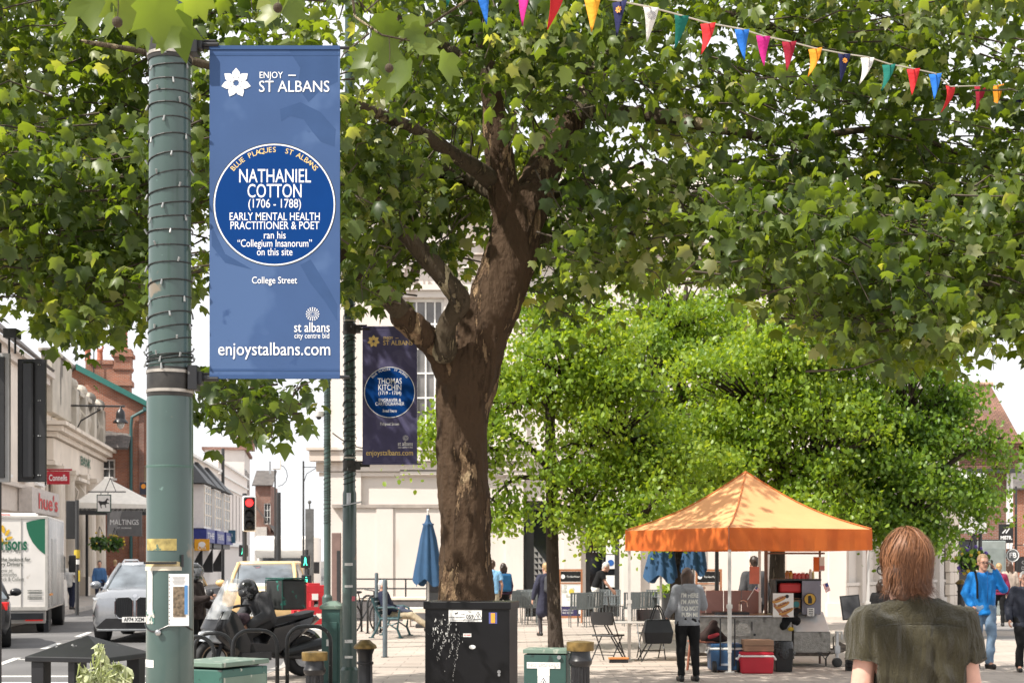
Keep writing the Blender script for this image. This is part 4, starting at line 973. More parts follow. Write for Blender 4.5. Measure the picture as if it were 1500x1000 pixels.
street_tree('street_tree', 'broad bright green tree directly behind the peak of the orange stall', G(1138, 30),
    [[(1138, 938, 30, 14), (1138, 860, 30, 12), (1140, 760, 30, 10), (1145, 640, 30, 8), (1150, 540, 30, 5)],
     [(1140, 740, 30, 6), (1090, 660, 30, 4), (1060, 600, 30, 2)], [(1141, 720, 30, 6), (1200, 650, 30, 4), (1230, 600, 30, 2)]],
    [(1120, 560, 29.6, 115, 95, 1.1), (1180, 480, 30, 90, 70, 1), (1080, 660, 29.5, 95, 75, 1.1), (1190, 640, 29.6, 85, 90, 1.1), (1150, 730, 29.4, 95, 45, 1), (1060, 740, 29.2, 70, 40, .9), (1230, 560, 30.2, 50, 60, .8)],
    LIMEL, .09, 36000, 7)
street_tree('street_tree', 'dark fresh green tree at the right end of the row, reaching over the wing', G(1345, 31),
    [[(1345, 934, 31, 14), (1345, 860, 31, 12), (1343, 760, 31, 11), (1340, 640, 31, 9), (1335, 540, 31, 5)],
     [(1343, 740, 31, 7), (1390, 680, 31, 4), (1440, 650, 31, 2.5), (1470, 640, 31, 1.5)], [(1342, 720, 31, 6), (1290, 650, 31, 4), (1260, 600, 31, 2)], [(1340, 650, 31, 6), (1370, 580, 31, 3.5), (1400, 540, 31, 2)]],
    [(1320, 580, 31, 90, 75, 1), (1385, 575, 31, 38, 45, .7), (1280, 660, 30.6, 80, 80, 1), (1370, 650, 31, 62, 50, .8), (1310, 740, 30.6, 85, 50, 1), (1390, 720, 31, 55, 42, .7), (1445, 645, 31, 32, 16, .8), (1425, 700, 31, 34, 20, .8), (1250, 740, 30.4, 45, 46, 1), (1380, 520, 31.4, 45, 30, .8), (1355, 780, 30.6, 50, 24, .8), (1458, 668, 31, 16, 9, .8), (1430, 752, 31, 20, 12, .7)],
    DARKL, .095, 31000, 12)
far = street_tree('distant_tree', 'pale green tree top showing above the brick shop roof at the far right edge', G(1485, 100), [[(1485, 855, 100, 5), (1485, 700, 100, 3)]], [(1488, 652, 100, 16, 18, 1), (1520, 655, 100, 25, 20, 1), (1470, 660, 100, 8, 8, 1)], LIMEL, .5, 1600, 3, group=None)
# ================================================================ street furniture
GRNPOST = mat('green_post_paint', (.046, .080, .072), .30, coat=.4, var=.12, scale=3, spec=.5, spots=((.16, .13, .09), 5, .67), spots2=((.11, .18, .16), 22, .72))
GRNBOX = mat('green_cabinet_paint', (.035, .105, .085), .5, var=.15, scale=4, spots=((.012, .014, .013), 9, .60), spots2=((.38, .40, .34), 15, .68))
GRNBOX_LIT = mat('green_cabinet_lit', (.13, .19, .15), .5, var=.15, scale=4, spots=((.36, .38, .32), 12, .60, (1, 1, .4)))  # paler cabinet green: light on lids and side put in, plus peeling spots
TAPE = mat('grubby_tape', (.45, .36, .20), .7, var=.3, scale=18, spots=((.10, .09, .05), 14, .58))
STICK = mat('sticker_white', (.66, .66, .64), .6, var=.1, scale=20, spots=((.35, .35, .34), 30, .64))
CLAMP = mat('steel_band', (.45, .41, .36), .4, .8, var=.25, scale=20)
WIRE = mat('light_wire', (.012, .014, .013), .6)
BULB = mat('led_bulb', (.24, .25, .25), .4)

def flower(mb, c, r, mi=0):                        # seven petal emblem
    for k in range(7):
        a = PI / 2 + 2 * PI * k / 7
        p = [(.16, 0), (.52, .27), (.72, .24), (1.0, 0), (.72, -.24), (.52, -.27)]
        mb.add([V(c) + V(((x * math.cos(a) - y * math.sin(a)) * r, 0, (x * math.sin(a) + y * math.cos(a)) * r)) for x, y in p], [tuple(range(6))[::1]], mi)
        mb.add([V(c) + V(((x * math.cos(a + PI / 7) - y * math.sin(a + PI / 7)) * r, 0, (x * math.sin(a + PI / 7) + y * math.cos(a + PI / 7)) * r)) for x, y in [(.2, .02), (.34, .05), (.34, -.05), (.2, -.02)]], [(0, 1, 2, 3)], mi)
def sunburst(mb, c, r, mi=0):
    for ring, (rad, n, s) in enumerate(((1, 16, .11), (.74, 14, .10), (.5, 12, .08), (.28, 8, .06))):
        for k in range(n):
            a = 2 * PI * (k + ring * .5) / n; q = V(c) + V((math.cos(a) * rad * r, 0, math.sin(a) * rad * r))
            mb.add([q + V((math.cos(t) * s * r, 0, math.sin(t) * s * r)) for t in [2 * PI * i / 7 for i in range(7)]], [tuple(range(7))], mi)

def banner(label, d, px0, px1, py0, py1, cloth, blot, name1, sub, extra, street, logo_ink, web_ink):
    w_, h_ = (px1 - px0) * d / F, (py1 - py0) * d / F
    o = thing('street_banner', label, 'banner', P((px0 + px1) / 2, (py0 + py1) / 2, d))
    s = w_ / 191.0                                  # metres per photo pixel of the big banner
    k = 191.0
    U = lambda x, y: V(((x - 402.5) * s, 0, (311 - y) * s))
    # cloth: a slightly rippled sheet with thickness
    m = MB(); nx, nz = 12, 26; vs = []
    for j in range(nz + 1):
        for i in range(nx + 1):
            x = (i / nx - .5) * w_; z = (j / nz - .5) * h_
            vs.append(V((x, .0, z)))
    n0 = len(vs); vs += [v + V((0, .006, 0)) for v in vs]
    fs = []
    for j in range(nz):
        for i in range(nx):
            a = j * (nx + 1) + i; fs.append((a, a + 1, a + nx + 2, a + nx + 1)); fs.append((n0 + a, n0 + a + nx + 1, n0 + a + nx + 2, n0 + a + 1))
    m.add(vs, fs); q = m.build('cloth', cloth, o, smooth=True)
    y = -.0012
    m = MB(); 
    for zz in (h_ / 2 - .045 * w_ / .7, -h_ / 2 + .045 * w_ / .7): m.mark(); m.box((0, y + .003, zz), (w_, .006, .012))
    m.mark(); m.box((0, .004, h_ / 2 - .008), (w_, .018, .02)); m.mark(); m.box((0, .004, -h_ / 2 + .008), (w_, .018, .02)); m.each('hem', blot, o)
    # tonal figure printed into the cloth
    m = MB()
    for poly in ([(422, 72), (440, 100), (436, 128), (452, 150), (470, 132), (495, 120), (495, 72)], [(410, 160), (440, 150), (470, 165), (492, 190), (490, 215), (470, 208), (455, 190), (445, 175), (425, 170), (412, 178)],
                 [(440, 388), (455, 380), (480, 420), (494, 446), (494, 470), (475, 440), (455, 415)], [(310, 330), (330, 372), (370, 395), (330, 385), (310, 360)]):
        m.mark(); m.add([U(*p) + V((0, y + .0008, 0)) for p in poly], [tuple(range(len(poly)))[::-1]])
    m.each('printed_pattern', blot, o)
    # disc
    c = U(402, 300); m = MB(); rr = 90 * s
    def disc(r, yy): m.add([c + V((math.cos(t) * r, yy, math.sin(t) * r)) for t in [2 * PI * i / 64 for i in range(64)]], [tuple(range(64))])
    disc(rr, y); m.build('disc_edge', BLK_INK, o); m = MB(); disc(rr * .988, y - .0004); m.build('disc_ring', WHT_INK, o); m = MB(); disc(rr * .966, y - .0008); m.build('disc', mat('plaque_blue', (.000, .036, .17), .6, spec=.1, var=.04), o)
    m = MB(); yy = V((0, y - .0013, 0))
    def T(t, size, x, yv, fit, bold=0, align='CENTER'): m.text(t, size * s * 1.42, U(x, yv) + yy, fit=fit * s, bold=bold * .25)
    for (t, size, yv, fit, b_) in name1 + sub + extra: T(t, size, 402.5, yv, fit, b_)
    T(street, 10, 402, 411, 66, .012); 
    sunburst(m, U(458, 460) + yy, 9 * s)
    T('st albans', 14.5, 457, 480, 52, .012); T('city centre bid', 8, 457, 492, 51)
    m.build('lettering', WHT_INK, o)
    m = MB(); flower(m, U(346, 122) + yy, 22 * s); T('ENJOY', 9.5, 397, 111, 34, .006); m.box(U(428, 111) + yy, (11 * s, .001, 1.6 * s)); T('ST ALBANS', 16.5, 431, 128, 103, .006)
    m.build('town_logo', logo_ink, o)
    m = MB(); T('enjoystalbans.com', 19, 402, 512, 164, .010); m.build('web_address', web_ink, o)
    m = MB(); m.arctext('BLUE PLAQUES  ST ALBANS', 7.6 * s * 1.42, c + yy, 80 * s, 51, -51); m.build('arc_lettering', YEL_INK if logo_ink is WHT_INK else WHT_INK, o)
    m = MB()
    for zz in (h_ / 2 - .008, -h_ / 2 + .008): m.mark(); m.tube([(-w_ / 2 - .07, .004, zz), (w_ / 2 + .05, .004, zz)], .009)
    m.each('rod', DKMETAL, o)
    return o
CLOTH1 = mat('banner_blue_cloth', (.052, .096, .212), .75, spec=.1, var=.06, scale=3, spots=((.070, .122, .25), 1.6, .54), spots2=((.043, .082, .19), 6, .66))
BLOT1 = mat('banner_blue_print', (.041, .08, .182), .75, spec=.1, var=.08, scale=6)
CLOTH2 = mat('banner_navy_cloth', (.06, .055, .13), .75, var=.15, scale=5, spots=((.085, .08, .165), 5, .56))
BLOT2 = mat('banner_navy_print', (.075, .07, .15), .75, var=.12, scale=6)
banner('tall sky blue street banner honouring NATHANIEL COTTON on the nearer lamp post', 7.6, 307, 498, 68, 554, CLOTH1, BLOT1,
       [('NATHANIEL', 20, 259, 105, .008), ('COTTON', 20, 281, 79, .008), ('(1706 - 1788)', 13, 299, 77, .004)], [('EARLY MENTAL HEALTH', 11.5, 318, 132, .006), ('PRACTITIONER & POET', 11.5, 331, 130, .006)],
       [('ran his', 11, 345, 32, .004), ('\u201cCollegium Insanorum\u201d', 11, 357, 109, .004), ('on this site', 11, 369.5, 52, .004)], 'College Street', WHT_INK, WHT_INK)
banner('dark navy street banner honouring THOMAS KITCHIN on the farther lamp post', 18.2, 531, 611, 478, 680, CLOTH2, BLOT2,
       [('THOMAS', 20, 262, 84, .012), ('KITCHIN', 20, 284, 80, .012), ('(1719 - 1784)', 13, 303, 79, .006)], [('ENGRAVER &', 11.5, 328, 78, .008), ('CARTOGRAPHER', 11.5, 341, 101, .008)],
       [('lived here', 11, 365, 48, .01)], 'Fishpool Street', YEL_INK, YEL_INK)

def helix(mb, x, y, z0, z1, r0, r1, pitch, wr, bulbs=None, jit=.02):
    n = int((z1 - z0) / pitch * 18); pts = []
    for i in range(n + 1):
        t = i / n; a = 2 * PI * (z1 - z0) / pitch * t; r = r0 + (r1 - r0) * t + wr * .6 + .002 * math.sin(a * .37)
        pts.append(V((x + r * math.cos(a), y + r * math.sin(a), z0 + (z1 - z0) * t + jit * math.sin(a * .13 + 1) + jit * .5 * math.sin(a * 1.1))))
    mb.tube(pts, wr, 5)
    if bulbs is not None:
        for i in range(3, n, 5):
            p = pts[i]; q = V((p.x - x, p.y - y, 0)).normalized(); e = p + q * .012 + V(rng.normal(0, .0035, 3)) + V((0, 0, -.028 if i % 3 else .02))
            bulbs.cyl(p + q * .004, e, .0045, .006, 6)

# near lamp post
d = 7.6; z0, zs, z1 = 0, Z(578, d), Z(48, d)
lp = thing('lamp_post', 'thick weathered green lamp post in the left foreground, wound with a string of lights', 'lamp post', (X(249, d), d + .0, 0))
def pr(z): return (.120 - .012 * z / 4.6) + (.008 if z < zs else 0)
m = MB(); m.lathe([(.155, 0), (.155, .05), (pr(0), .12), (pr(1), 1.0), (pr(zs - .1), zs - .03), (pr(zs + .1), zs), (pr(3.5), 3.5), (pr(z1), z1 + .02), (pr(5) * .9, z1 + .03), (pr(5) * .9, z1 + 3.0)], n=40)
m.build('post', GRNPOST, lp, smooth=True, sharp=30)
m = MB(); q = [(pr(2.3) + .003, Z(688, d)), (pr(2.3) + .0035, Z(686, d))]; m.lathe([(.1225, Z(686, d)), (.1235, Z(684, d)), (.1225, Z(682, d))], n=36); m.build('seam', mat('post_seam', (.06, .12, .10), .5), lp)
BAND = mat('black_band', (.022, .02, .018), .5, var=.4, scale=20)
for (ya, yb) in ((48, 92), (540, 582)):
    m = MB(); r_ = pr(Z(ya, d)) + .006; m.lathe([(r_, Z(yb, d)), (r_ + .002, Z(yb, d) + .01), (r_ + .002, Z(ya, d) - .01), (r_, Z(ya, d))], n=36)
    b_ = m.build('banner_clamp', BAND, lp, smooth=True, sharp=30)
    m = MB()
    for yy in ((ya + 6), (yb - 8 if ya < 100 else ya + 34)): m.mark(); m.lathe([(r_ + .002, Z(yy, d) - .009), (r_ + .006, Z(yy, d) - .008), (r_ + .006, Z(yy, d) + .008), (r_ + .002, Z(yy, d) + .009)], n=36)
    m.each('steel_band', CLAMP, b_, smooth=True, sharp=30)
    zc = Z(66 if ya < 100 else 555, d)
    m = MB(); m.box((.135, -.03, zc), (.05, .09, .13)); m.box((.165, -.02, zc), (.03, .06, .07)); m.tube([(.15, 0, zc), (.26, 0, zc)], .014); m.tube([(.15, .03, zc + .03), (.24, .03, zc + .03)], .009); m.build('arm', BLACK, b_, bevel=.004)
m = MB(); bl_ = MB(); helix(m, 0, 0, Z(545, d), Z(50, d), pr(2.7), pr(4.5), .083, .0042, bl_); helix(m, 0, 0, Z(545, d), Z(515, d), pr(2.7) + .006, pr(2.8) + .006, .03, .004, bl_)
o = m.build('light_string', WIRE, lp); bl_.build('bulbs', BULB, o)
def wrap(px0, px1, py0, py1, mt, name, rr=.002, parent=lp, d=d, mts=None):
    """a patch stuck round the post"""
    a0 = math.asin(max(-.98, min(.98, (X(px0, d) - lp.location.x) / pr(1)))); a1 = math.asin(max(-.98, min(.98, (X(px1, d) - lp.location.x) / pr(1))))
    m = MB(); n = 10; vs = []
    for zz in (Z(py1, d), Z(py0, d)):
        for i in range(n + 1):
            a = a0 + (a1 - a0) * i / n; r_ = pr(zz) + rr; vs.append((r_ * math.sin(a), -r_ * math.cos(a), zz))
    m.add(vs, [(i, i + 1, n + 2 + i, n + 1 + i) for i in range(n)]); return m.build(name, mt, parent, smooth=True)
wrap(220, 266, 789, 806, mat('old_sticker', (.34, .27, .09), .7, var=.4, scale=30, spots=((.07, .12, .09), 22, .58)), 'old_sticker')
wrap(216, 270, 822, 832, TAPE, 'tape'); wrap(214, 272, 829, 835, mat('metal_strip', (.62, .56, .45), .5, var=.2), 'metal_strip', .004)
m = MB(); m.box((-.02, -.128, Z(824, d)), (.17, .02, .012)); m.cyl((.09, -.10, Z(830, d)), (.09, -.10, Z(812, d)), .007); m.build('bracket', BLACK, lp)
wrap(217, 233, 964, 975, STICK, 'sticker'); wrap(222, 231, 832, 898, STICK, 'peeling_paper', .003); wrap(219, 234, 892, 912, mat('tape_tatters', (.55, .48, .44), .7, var=.3, scale=40, spots=((.06, .14, .12), 30, .5)), 'tape_tatters')
m = MB(); m.lathe([(.012, 0), (.016, .01), (.016, .018), (.006, .02)], (-.03, -.122, Z(924, d)), 16, rot=rotm(90)); m.build('lock', STEEL, lp, smooth=True)
m = MB(); m.tube([V((pr(1) * 1.02 * math.sin(t), -pr(1) * 1.02 * math.cos(t), Z(917, d) + .02 * math.sin(t * 3))) for t in [-1.4 + i * .2 for i in range(15)]], .004, 5); m.build('cable_tie', BLACK, lp)
# notice in a plastic wallet tied to the post
no = thing('notice', 'white paper notice with a small photo tied to the near lamp post', 'notice', P(262, 878, 7.46), 12)
m = MB(); w_, h_ = 29 * 7.46 / F, 76 * 7.46 / F; m.box((0, 0, 0), (w_, .004, h_)); m.build('paper', WHITE, no)
m = MB(); m.box((.003, -.003, -.01), (w_ * .62, .002, h_ * .58)); m.build('photo', mat('notice_photo', (.16, .12, .08), .5, var=.7, scale=60), no)
m = MB(); m.box((w_ * .36, -.0035, -.0), (w_ * .16, .002, h_ * .56)); m.build('blue_strip', mat('notice_sky', (.08, .22, .45), .5), no)
m = MB()
for k in range(6): m.box((0, -.003, h_ * .44 - k * .007), (w_ * .66 * (1 - .1 * (k % 3)), .001, .0018))
m.build('small_print', mat('grey_print', (.35, .35, .35), .6), no)
m = MB()
for k in range(13): m.sph((-w_ * .46, -.002, -h_ * .46 + k * h_ * .075), .003, 6)
m.build('binding_holes', BLACK, no)

# farther lamp post
d = 18.2
l2 = thing('lamp_post', 'slim green lamp post wound with wires, carrying the navy banner', 'lamp post', G(512, d))
m = MB(); m.lathe([(.12, 0), (.12, .3), (.095, .34), (.092, 1.6), (.088, 2.55), (.074, 2.6), (.070, 5.5), (.066, 5.6), (.06, 9)], n=24); m.build('post', GRNPOST, l2, smooth=True, sharp=30)
m = MB(); bl_ = MB(); helix(m, 0, 0, Z(716, d), Z(380, d), .074, .070, .075, .006, None, .03); helix(m, 0, 0, Z(700, d), Z(395, d), .078, .074, .14, .005, bl_, .05); o = m.build('light_string', WIRE, l2); bl_.build('bulbs', BULB, o)
for yy in (482, 682):
    zc = Z(yy, d); m = MB(); m.lathe([(.079, zc - .07), (.083, zc - .06), (.083, zc + .06), (.079, zc + .07)], n=20); m.box((.10, 0, zc), (.08, .08, .10)); m.tube([(.1, 0, zc), (.26, 0, zc)], .015); m.tube([(.1, .03, zc + .05), (.22, .03, zc + .05)], .012); b_ = m.build('banner_clamp', BAND, l2)
    m = MB(); m.lathe([(.082, zc + .09), (.086, zc + .092), (.086, zc + .11), (.082, zc + .112)], n=20); m.build('steel_band', CLAMP, b_)
m = MB(); m.box((.03, -.02, Z(738, d)), (.26, .16, .015), rot=rotm(0, -12, 0)); m.cyl((.0, -.075, Z(738, d)), (.0, -.075, Z(722, d)), .03); m.build('bracket', STEEL, l2)
m = MB()
for yy, hh in ((826, .035), (858, .03), (938, .04), (961, .03)): m.mark(); m.box((0, -.088, Z(yy, d)), (.10, .02, hh))
m.each('sticker', STICK, l2)
MB().box((.06, -.075, Z(876, d)), (.04, .02, .06)).build('pink_sticker', mat('pink_sticker', (.55, .12, .15), .5), l2)
d = 27
l3 = thing('lamp_post', 'thin green post with a white dome camera, left of the navy banner post', 'lamp post', G(479.5, d))
m = MB(); m.lathe([(.10, 0), (.10, 1.0), (.065, 1.05), (.065, 2.6), (.058, 8.5)], n=16); m.build('post', GRNPOST, l3, smooth=True, sharp=30)
m = MB(); helix(m, 0, 0, Z(770, d), Z(560, d), .062, .06, .06, .007, None, .03); m.build('light_string', WIRE, l3)
m = MB(); m.M = Matrix.Translation((-.16, 0, Z(608, d))); m.lathe([(.02, .10), (.11, .07), (.10, 0), (.085, -.03)], n=16); m.box((.09, 0, .08), (.16, .05, .04)); c = m.build('security_camera', WHITE, l3, smooth=True, sharp=40)
m = MB(); m.sph((-.16, 0, Z(608, d) - .035), .05, 12); m.build('dome', BLACK, c, smooth=True)
m = MB(); a = P(487, 634, 26.9); b = P(555, 655, 26.9); m.tube([a + (b - a) * t - V((0, 0, .12 * math.sin(PI * t))) for t in [i / 10 for i in range(11)]], .012, 5); tag(m.build('cable', WIRE), 'thin black cable sagging from the camera post towards the navy banner', 'cable')

# bollards
def bollard(name_label, px, d, htop, rz=0, dome=True):
    o = thing('bollard', name_label, 'bollard', G(px, d), 0, 'black bollards with gold tops')
    m = MB(); h = htop
    if dome:
        m.lathe([(.105, 0), (.105, .12), (.085, .16), (.082, h - .28), (.095, h - .275), (.095, h - .25), (.08, h - .245), (.082, h - .17), (.10, h - .12), (.108, h - .10)], n=24); m.build('post', BLACK, o, smooth=True, sharp=30)
        m = MB(); m.lathe([(.128, h - .10), (.132, h - .085), (.12, h - .06), (.085, h - .035), (.07, h - .02), (.05, h - .003), (.01, h)], n=24); m.build('cap', GOLD, o, smooth=True, sharp=50)
    else:
        pts = []
        for k in range(32): pts.append((.083 if k % 2 else .073))
        rings = []
        for z in (0, .16, h - .22): rings.append([V((pts[k] * math.cos(2 * PI * k / 32), pts[k] * math.sin(2 * PI * k / 32), z)) for k in range(32)])
        m.loft(rings); m.lathe([(.085, h - .22), (.10, h - .20), (.105, h - .17), (.09, h - .14), (.085, h - .085)], n=24); m.build('post', BLACK, o, smooth=True, sharp=30)
        m = MB(); m.lathe([(.118, h - .085), (.120, h - .08), (.120, h - .012), (.115, h - .008), (.05, h), (.01, h + .002)], n=24); m.build('cap', GOLD, o, smooth=True, sharp=30)
    return o
bollard('fluted black bollard with flat gold cap right of the low NO SIGNALS cabinet', 850, 12.4, Z(938, 12.4), dome=False)
bollard('black bollard with a rounded gold dome in front of the bench', 535, 16.0, Z(936, 16.0))
bollard('fluted black bollard with a flat gold cap in front of the motorcycle wheel', 461, 13.2, Z(953, 13.2), dome=False)
bollard('distant black bollard with a bright gold cap behind the man in olive', 1408, 31, 1.28)

# cabinets
o = thing('roadside_cabinet', 'low chipped green metal box with pale lit top in front of the motorcycle', 'cabinet', G(324, 10.5), -27)
zt = Z(966, 10.5)
m = MB(); m.box((0, 0, zt / 2 - .02), (.44, .54, zt - .06)); m.build('body', GRNBOX, o, bevel=.008)
m = MB(); m.box((0, 0, zt - .015), (.46, .56, .035)); m.build('lid', GRNBOX_LIT, o, bevel=.006)
m = MB(); m.box((.222, 0, zt / 2 - .04), (.006, .50, zt - .13)); m.build('door', GRNBOX_LIT, o, bevel=.002)  # plate carrying the paler, lit tone of the right side
d = 14.0
o = thing('traffic_cabinet', 'tall black metal cabinet with white splashes and stickers in front of the plane tree', 'cabinet', G(691, d), -11)
zt = Z(880, d); w_ = .84
m = MB(); m.box((0, 0, zt / 2 - .03), (w_, .42, zt - .06)); 
BLKCAB = mat('black_cabinet_paint', (.005, .005, .006), .35, var=.3, scale=3, spec=.3, spots=((.04, .04, .043), 9, .72))
m.build('body', BLKCAB, o, bevel=.006)
m = MB(); m.box((0, 0, zt - .035), (w_ + .03, .45, .075)); m.build('lid', BLKCAB, o, bevel=.008)
S = d / F; zy = lambda y: Z(y, d); xx = lambda x: (x - 691) * S + .03; yf = -.213
m = MB(); m.box((xx(684), yf, zy(900)), (49 * S, .003, 17 * S)); q = m.build('label_plate', STICK, o)
m = MB(); m.text('059', 8.5 * S, (xx(691), yf - .003, zy(901.5)), fit=11 * S, bold=.01); m.text('Traffic', 2.6 * S, (xx(680.5), yf - .003, zy(898))); m.text('Signals', 2.6 * S, (xx(680.5), yf - .003, zy(902))); m.text('Site', 3 * S, (xx(691), yf - .003, zy(894.5))); m.text('Hertfordshire', 3.2 * S, (xx(669), yf - .003, zy(902.5)), bold=.01); m.text('In the event of damage call 01707 000000', 2.4 * S, (xx(682), yf - .003, zy(906)))
horse(m, 4 * S, (xx(671), yf - .003, zy(897))); m.build('lettering', BLK_INK, q)
def warn(mb, c, s):
    mb.prism([(-s, -.8 * s), (s, -.8 * s), (0, .95 * s)], .001, c, mi=0)
m = MB(); warn(m, (xx(703), yf - .002, zy(900)), 7 * S); m.build('warning_edge', BLK_INK, q); m = MB(); warn(m, (xx(703), yf - .0035, zy(900.3)), 5.4 * S); m.build('warning_face', STICK, q)
BOLT = [(.1, .7), (-.3, -.05), (0, -.05), (-.12, -.6), (.3, .12), (0, .12), (.25, .7)]
m = MB(); m.prism([(a * 5 * S, b * 5 * S) for a, b in BOLT], .001, (xx(703), yf - .005, zy(901))); m.build('warning_bolt', BLK_INK, q)
m = MB(); m.box((xx(725), yf, zy(903)), (12 * S, .003, 16 * S)); q = m.build('orange_sticker', mat('sticker_violet', (.07, .08, .25), .5), o); m = MB(); m.box((xx(725), yf - .003, zy(903)), (6 * S, .003, 14 * S)); m.build('orange_strip', ORG_INK, q)
m = MB(); m.box((xx(687), yf, zy(928)), (12 * S, .003, 5 * S)); q = m.build('red_white_sticker', STICK, o); MB().text('NO PARK', 3.4 * S, (xx(687), yf - .003, zy(928)), fit=10 * S, bold=.02).build('lettering', RED_INK, q)
m = MB(); m.sph((xx(694.5), yf, zy(945)), (5 * S, .003, 3 * S), 14); m.build('oval_sticker', STICK, o)
m = MB(); m.mark(); m.lathe([(2.6 * S, 0), (2.6 * S, .008)], (xx(734), yf, zy(980)), 14, rot=rotm(90)); m.mark(); m.lathe([(2.0 * S, 0), (2 * S, .008)], (xx(734), yf, zy(984.5)), 14, rot=rotm(90)); m.each('lock', STEEL, o)
m = MB()
random.seed(4)
for k in range(70):
    a = random.gauss(0, 1); x = xx(655 + random.gauss(0, 12)); z = zy(925 + random.gauss(0, 22))
    r_ = abs(random.gauss(0, .004)) + .0015; dx = (x - xx(668)) * .2; m.add([(x + r_ * .6 * math.cos(t) + dx * math.sin(t) * r_ * 4, yf - .0012, z + r_ * 1.6 * math.sin(t)) for t in [i * PI / 3 for i in range(6)]], [tuple(range(6))])
for (xa, ya, xb, yb, n) in ((662, 905, 642, 965, 60), (652, 905, 630, 928, 26), (675, 925, 665, 995, 50), (668, 925, 660, 960, 30), (650, 920, 634, 950, 24)):
    for k in range(n):
        t = k / n + random.gauss(0, .02); x = xx(xa + (xb - xa) * max(0, t) ** 1.3 + random.gauss(0, 1.2)); z = zy(ya + (yb - ya) * t); r_ = random.uniform(.0015, .004)
        m.add([(x + r_ * .6 * math.cos(t_), yf - .0012, z + r_ * 2.2 * math.sin(t_)) for t_ in [i * PI / 3 for i in range(6)]], [tuple(range(6))])
m.build('splashes', mat('dried_splash', (.5, .5, .48), .8), o)['kind'] = 'stuff'
d = 12.6
o = thing('signal_cabinet', 'low dark green cabinet marked NO SIGNALS with a lightning sticker, beside the fluted bollard', 'cabinet', G(802, d), -10)
zt = Z(950, d); S = d / F; xx = lambda x: (x - 802) * S; zy = lambda y: Z(y, d)
m = MB(); m.box((0, 0, zt / 2 - .02), (.375, .30, zt - .04)); m.build('body', mat('dark_green_cabinet', (.022, .065, .055), .5, var=.15, spots=((.012, .03, .026), 6, .60)), o, bevel=.006)
m = MB(); m.box((0, 0, zt - .012), (.39, .32, .035)); m.build('lid', GRNBOX_LIT, o, bevel=.004)
m = MB(); m.box((xx(800), -.153, zy(972)), (49 * S, .004, 9 * S)); m.box((xx(800), -.153, zy(982)), (18 * S, .0035, 11 * S)); q = m.build('label_plate', STICK, o)
MB().text('NO SIGNALS', 6.5 * S, (xx(800), -.157, zy(972)), fit=45 * S).build('lettering', mat('faded_print', (.36, .37, .36), .7), q)
m = MB(); m.box((xx(800), -.153, zy(996)), (17 * S, .004, 16 * S)); q = m.build('warning_sticker', WHITE, o)
m = MB(); warn(m, (xx(800), -.157, zy(996)), 7 * S); m.build('warning_edge', BLK_INK, q); m = MB(); warn(m, (xx(800), -.159, zy(996.4)), 5.3 * S); m.build('warning_face', WHITE, q)
m = MB(); m.prism([(a * 5 * S, b * 5 * S) for a, b in BOLT], .001, (xx(800), -.161, zy(997))); m.build('warning_bolt', BLK_INK, q)
m = MB(); m.lathe([(.018, 0), (.018, .02)], (xx(823), -.151, zy(960)), 12, rot=rotm(90)); m.build('lock', STEEL, o)
d = 19.2
o = thing('utility_cabinet', 'slim dark green cabinet with a pitched cap between the two lamp posts', 'cabinet', G(488, d), -6)
zt = Z(880, d); m = MB(); m.box((0, 0, zt / 2 - .05), (.25, .28, zt - .1)); m.box((0, -.145, zt / 2 - .1), (.19, .02, zt - .35)); m.build('body', mat('deep_green_paint', (.03, .085, .075), .5, var=.15), o, bevel=.008)
m = MB(); m.box((0, 0, zt - .08), (.30, .33, .05)); m.box((0, 0, zt - .025), (.29, .32, .06), taper=.3); m.build('cap', GRNBOX_LIT, o, bevel=.006)
MB().box((-.03, -.158, zt - .55), (.05, .004, .09)).build('sticker', STICK, o)

# litter bin with a pitched lid, and the silver shrub before it
d = 10.3
o = thing('litter_bin', 'open sided black litter bin with a pitched lid at the bottom left', 'bin', G(131, d), -14)
zt = Z(965, d); w_ = .58
m = MB()
for x in (-w_ / 2 + .05, w_ / 2 - .05):
    for y in (-w_ / 2 + .05, w_ / 2 - .05): m.mark(); m.box((x, y, zt / 2), (.1, .1, zt))
m.each('corner_post', BLACK, o, bevel=.006)
m = MB(); m.box((0, 0, .35), (w_ - .12, w_ - .12, .62)); m.build('liner', BLACK, o); 
m = MB(); m.box((0.02, -w_ / 2 + .04, zt - .2), (.05, .05, .4)); m.build('mullion', BLACK, o)
m = MB(); e = w_ / 2 + .03; m.add([(-e, -e, zt), (e, -e, zt), (e, e, zt), (-e, e, zt), (-e, -e, zt + .035), (e, -e, zt + .035), (e, e, zt + .035), (-e, e, zt + .035), (0, -.02, zt + .175)],
      [(0, 3, 2, 1), (0, 1, 5, 4), (1, 2, 6, 5), (2, 3, 7, 6), (3, 0, 4, 7), (4, 5, 8), (5, 6, 8), (6, 7, 8), (7, 4, 8)]); m.build('lid', mat('bin_lid', (.009, .0095, .011), .4, var=.3, spots=((.2, .2, .2), 14, .70)), o, bevel=.004)
sg = leafmat('sage_leaf', [(.30, .33, .18), (.44, .47, .28), (.58, .60, .40)], (1.2, 1.3, .7), .3)
sh = thing('silver_shrub', 'silvery grey green shrub sprig in front of the black litter bin', 'shrub', (X(150, 9.3), 9.3, 0))
m = MB(); pp = []; 
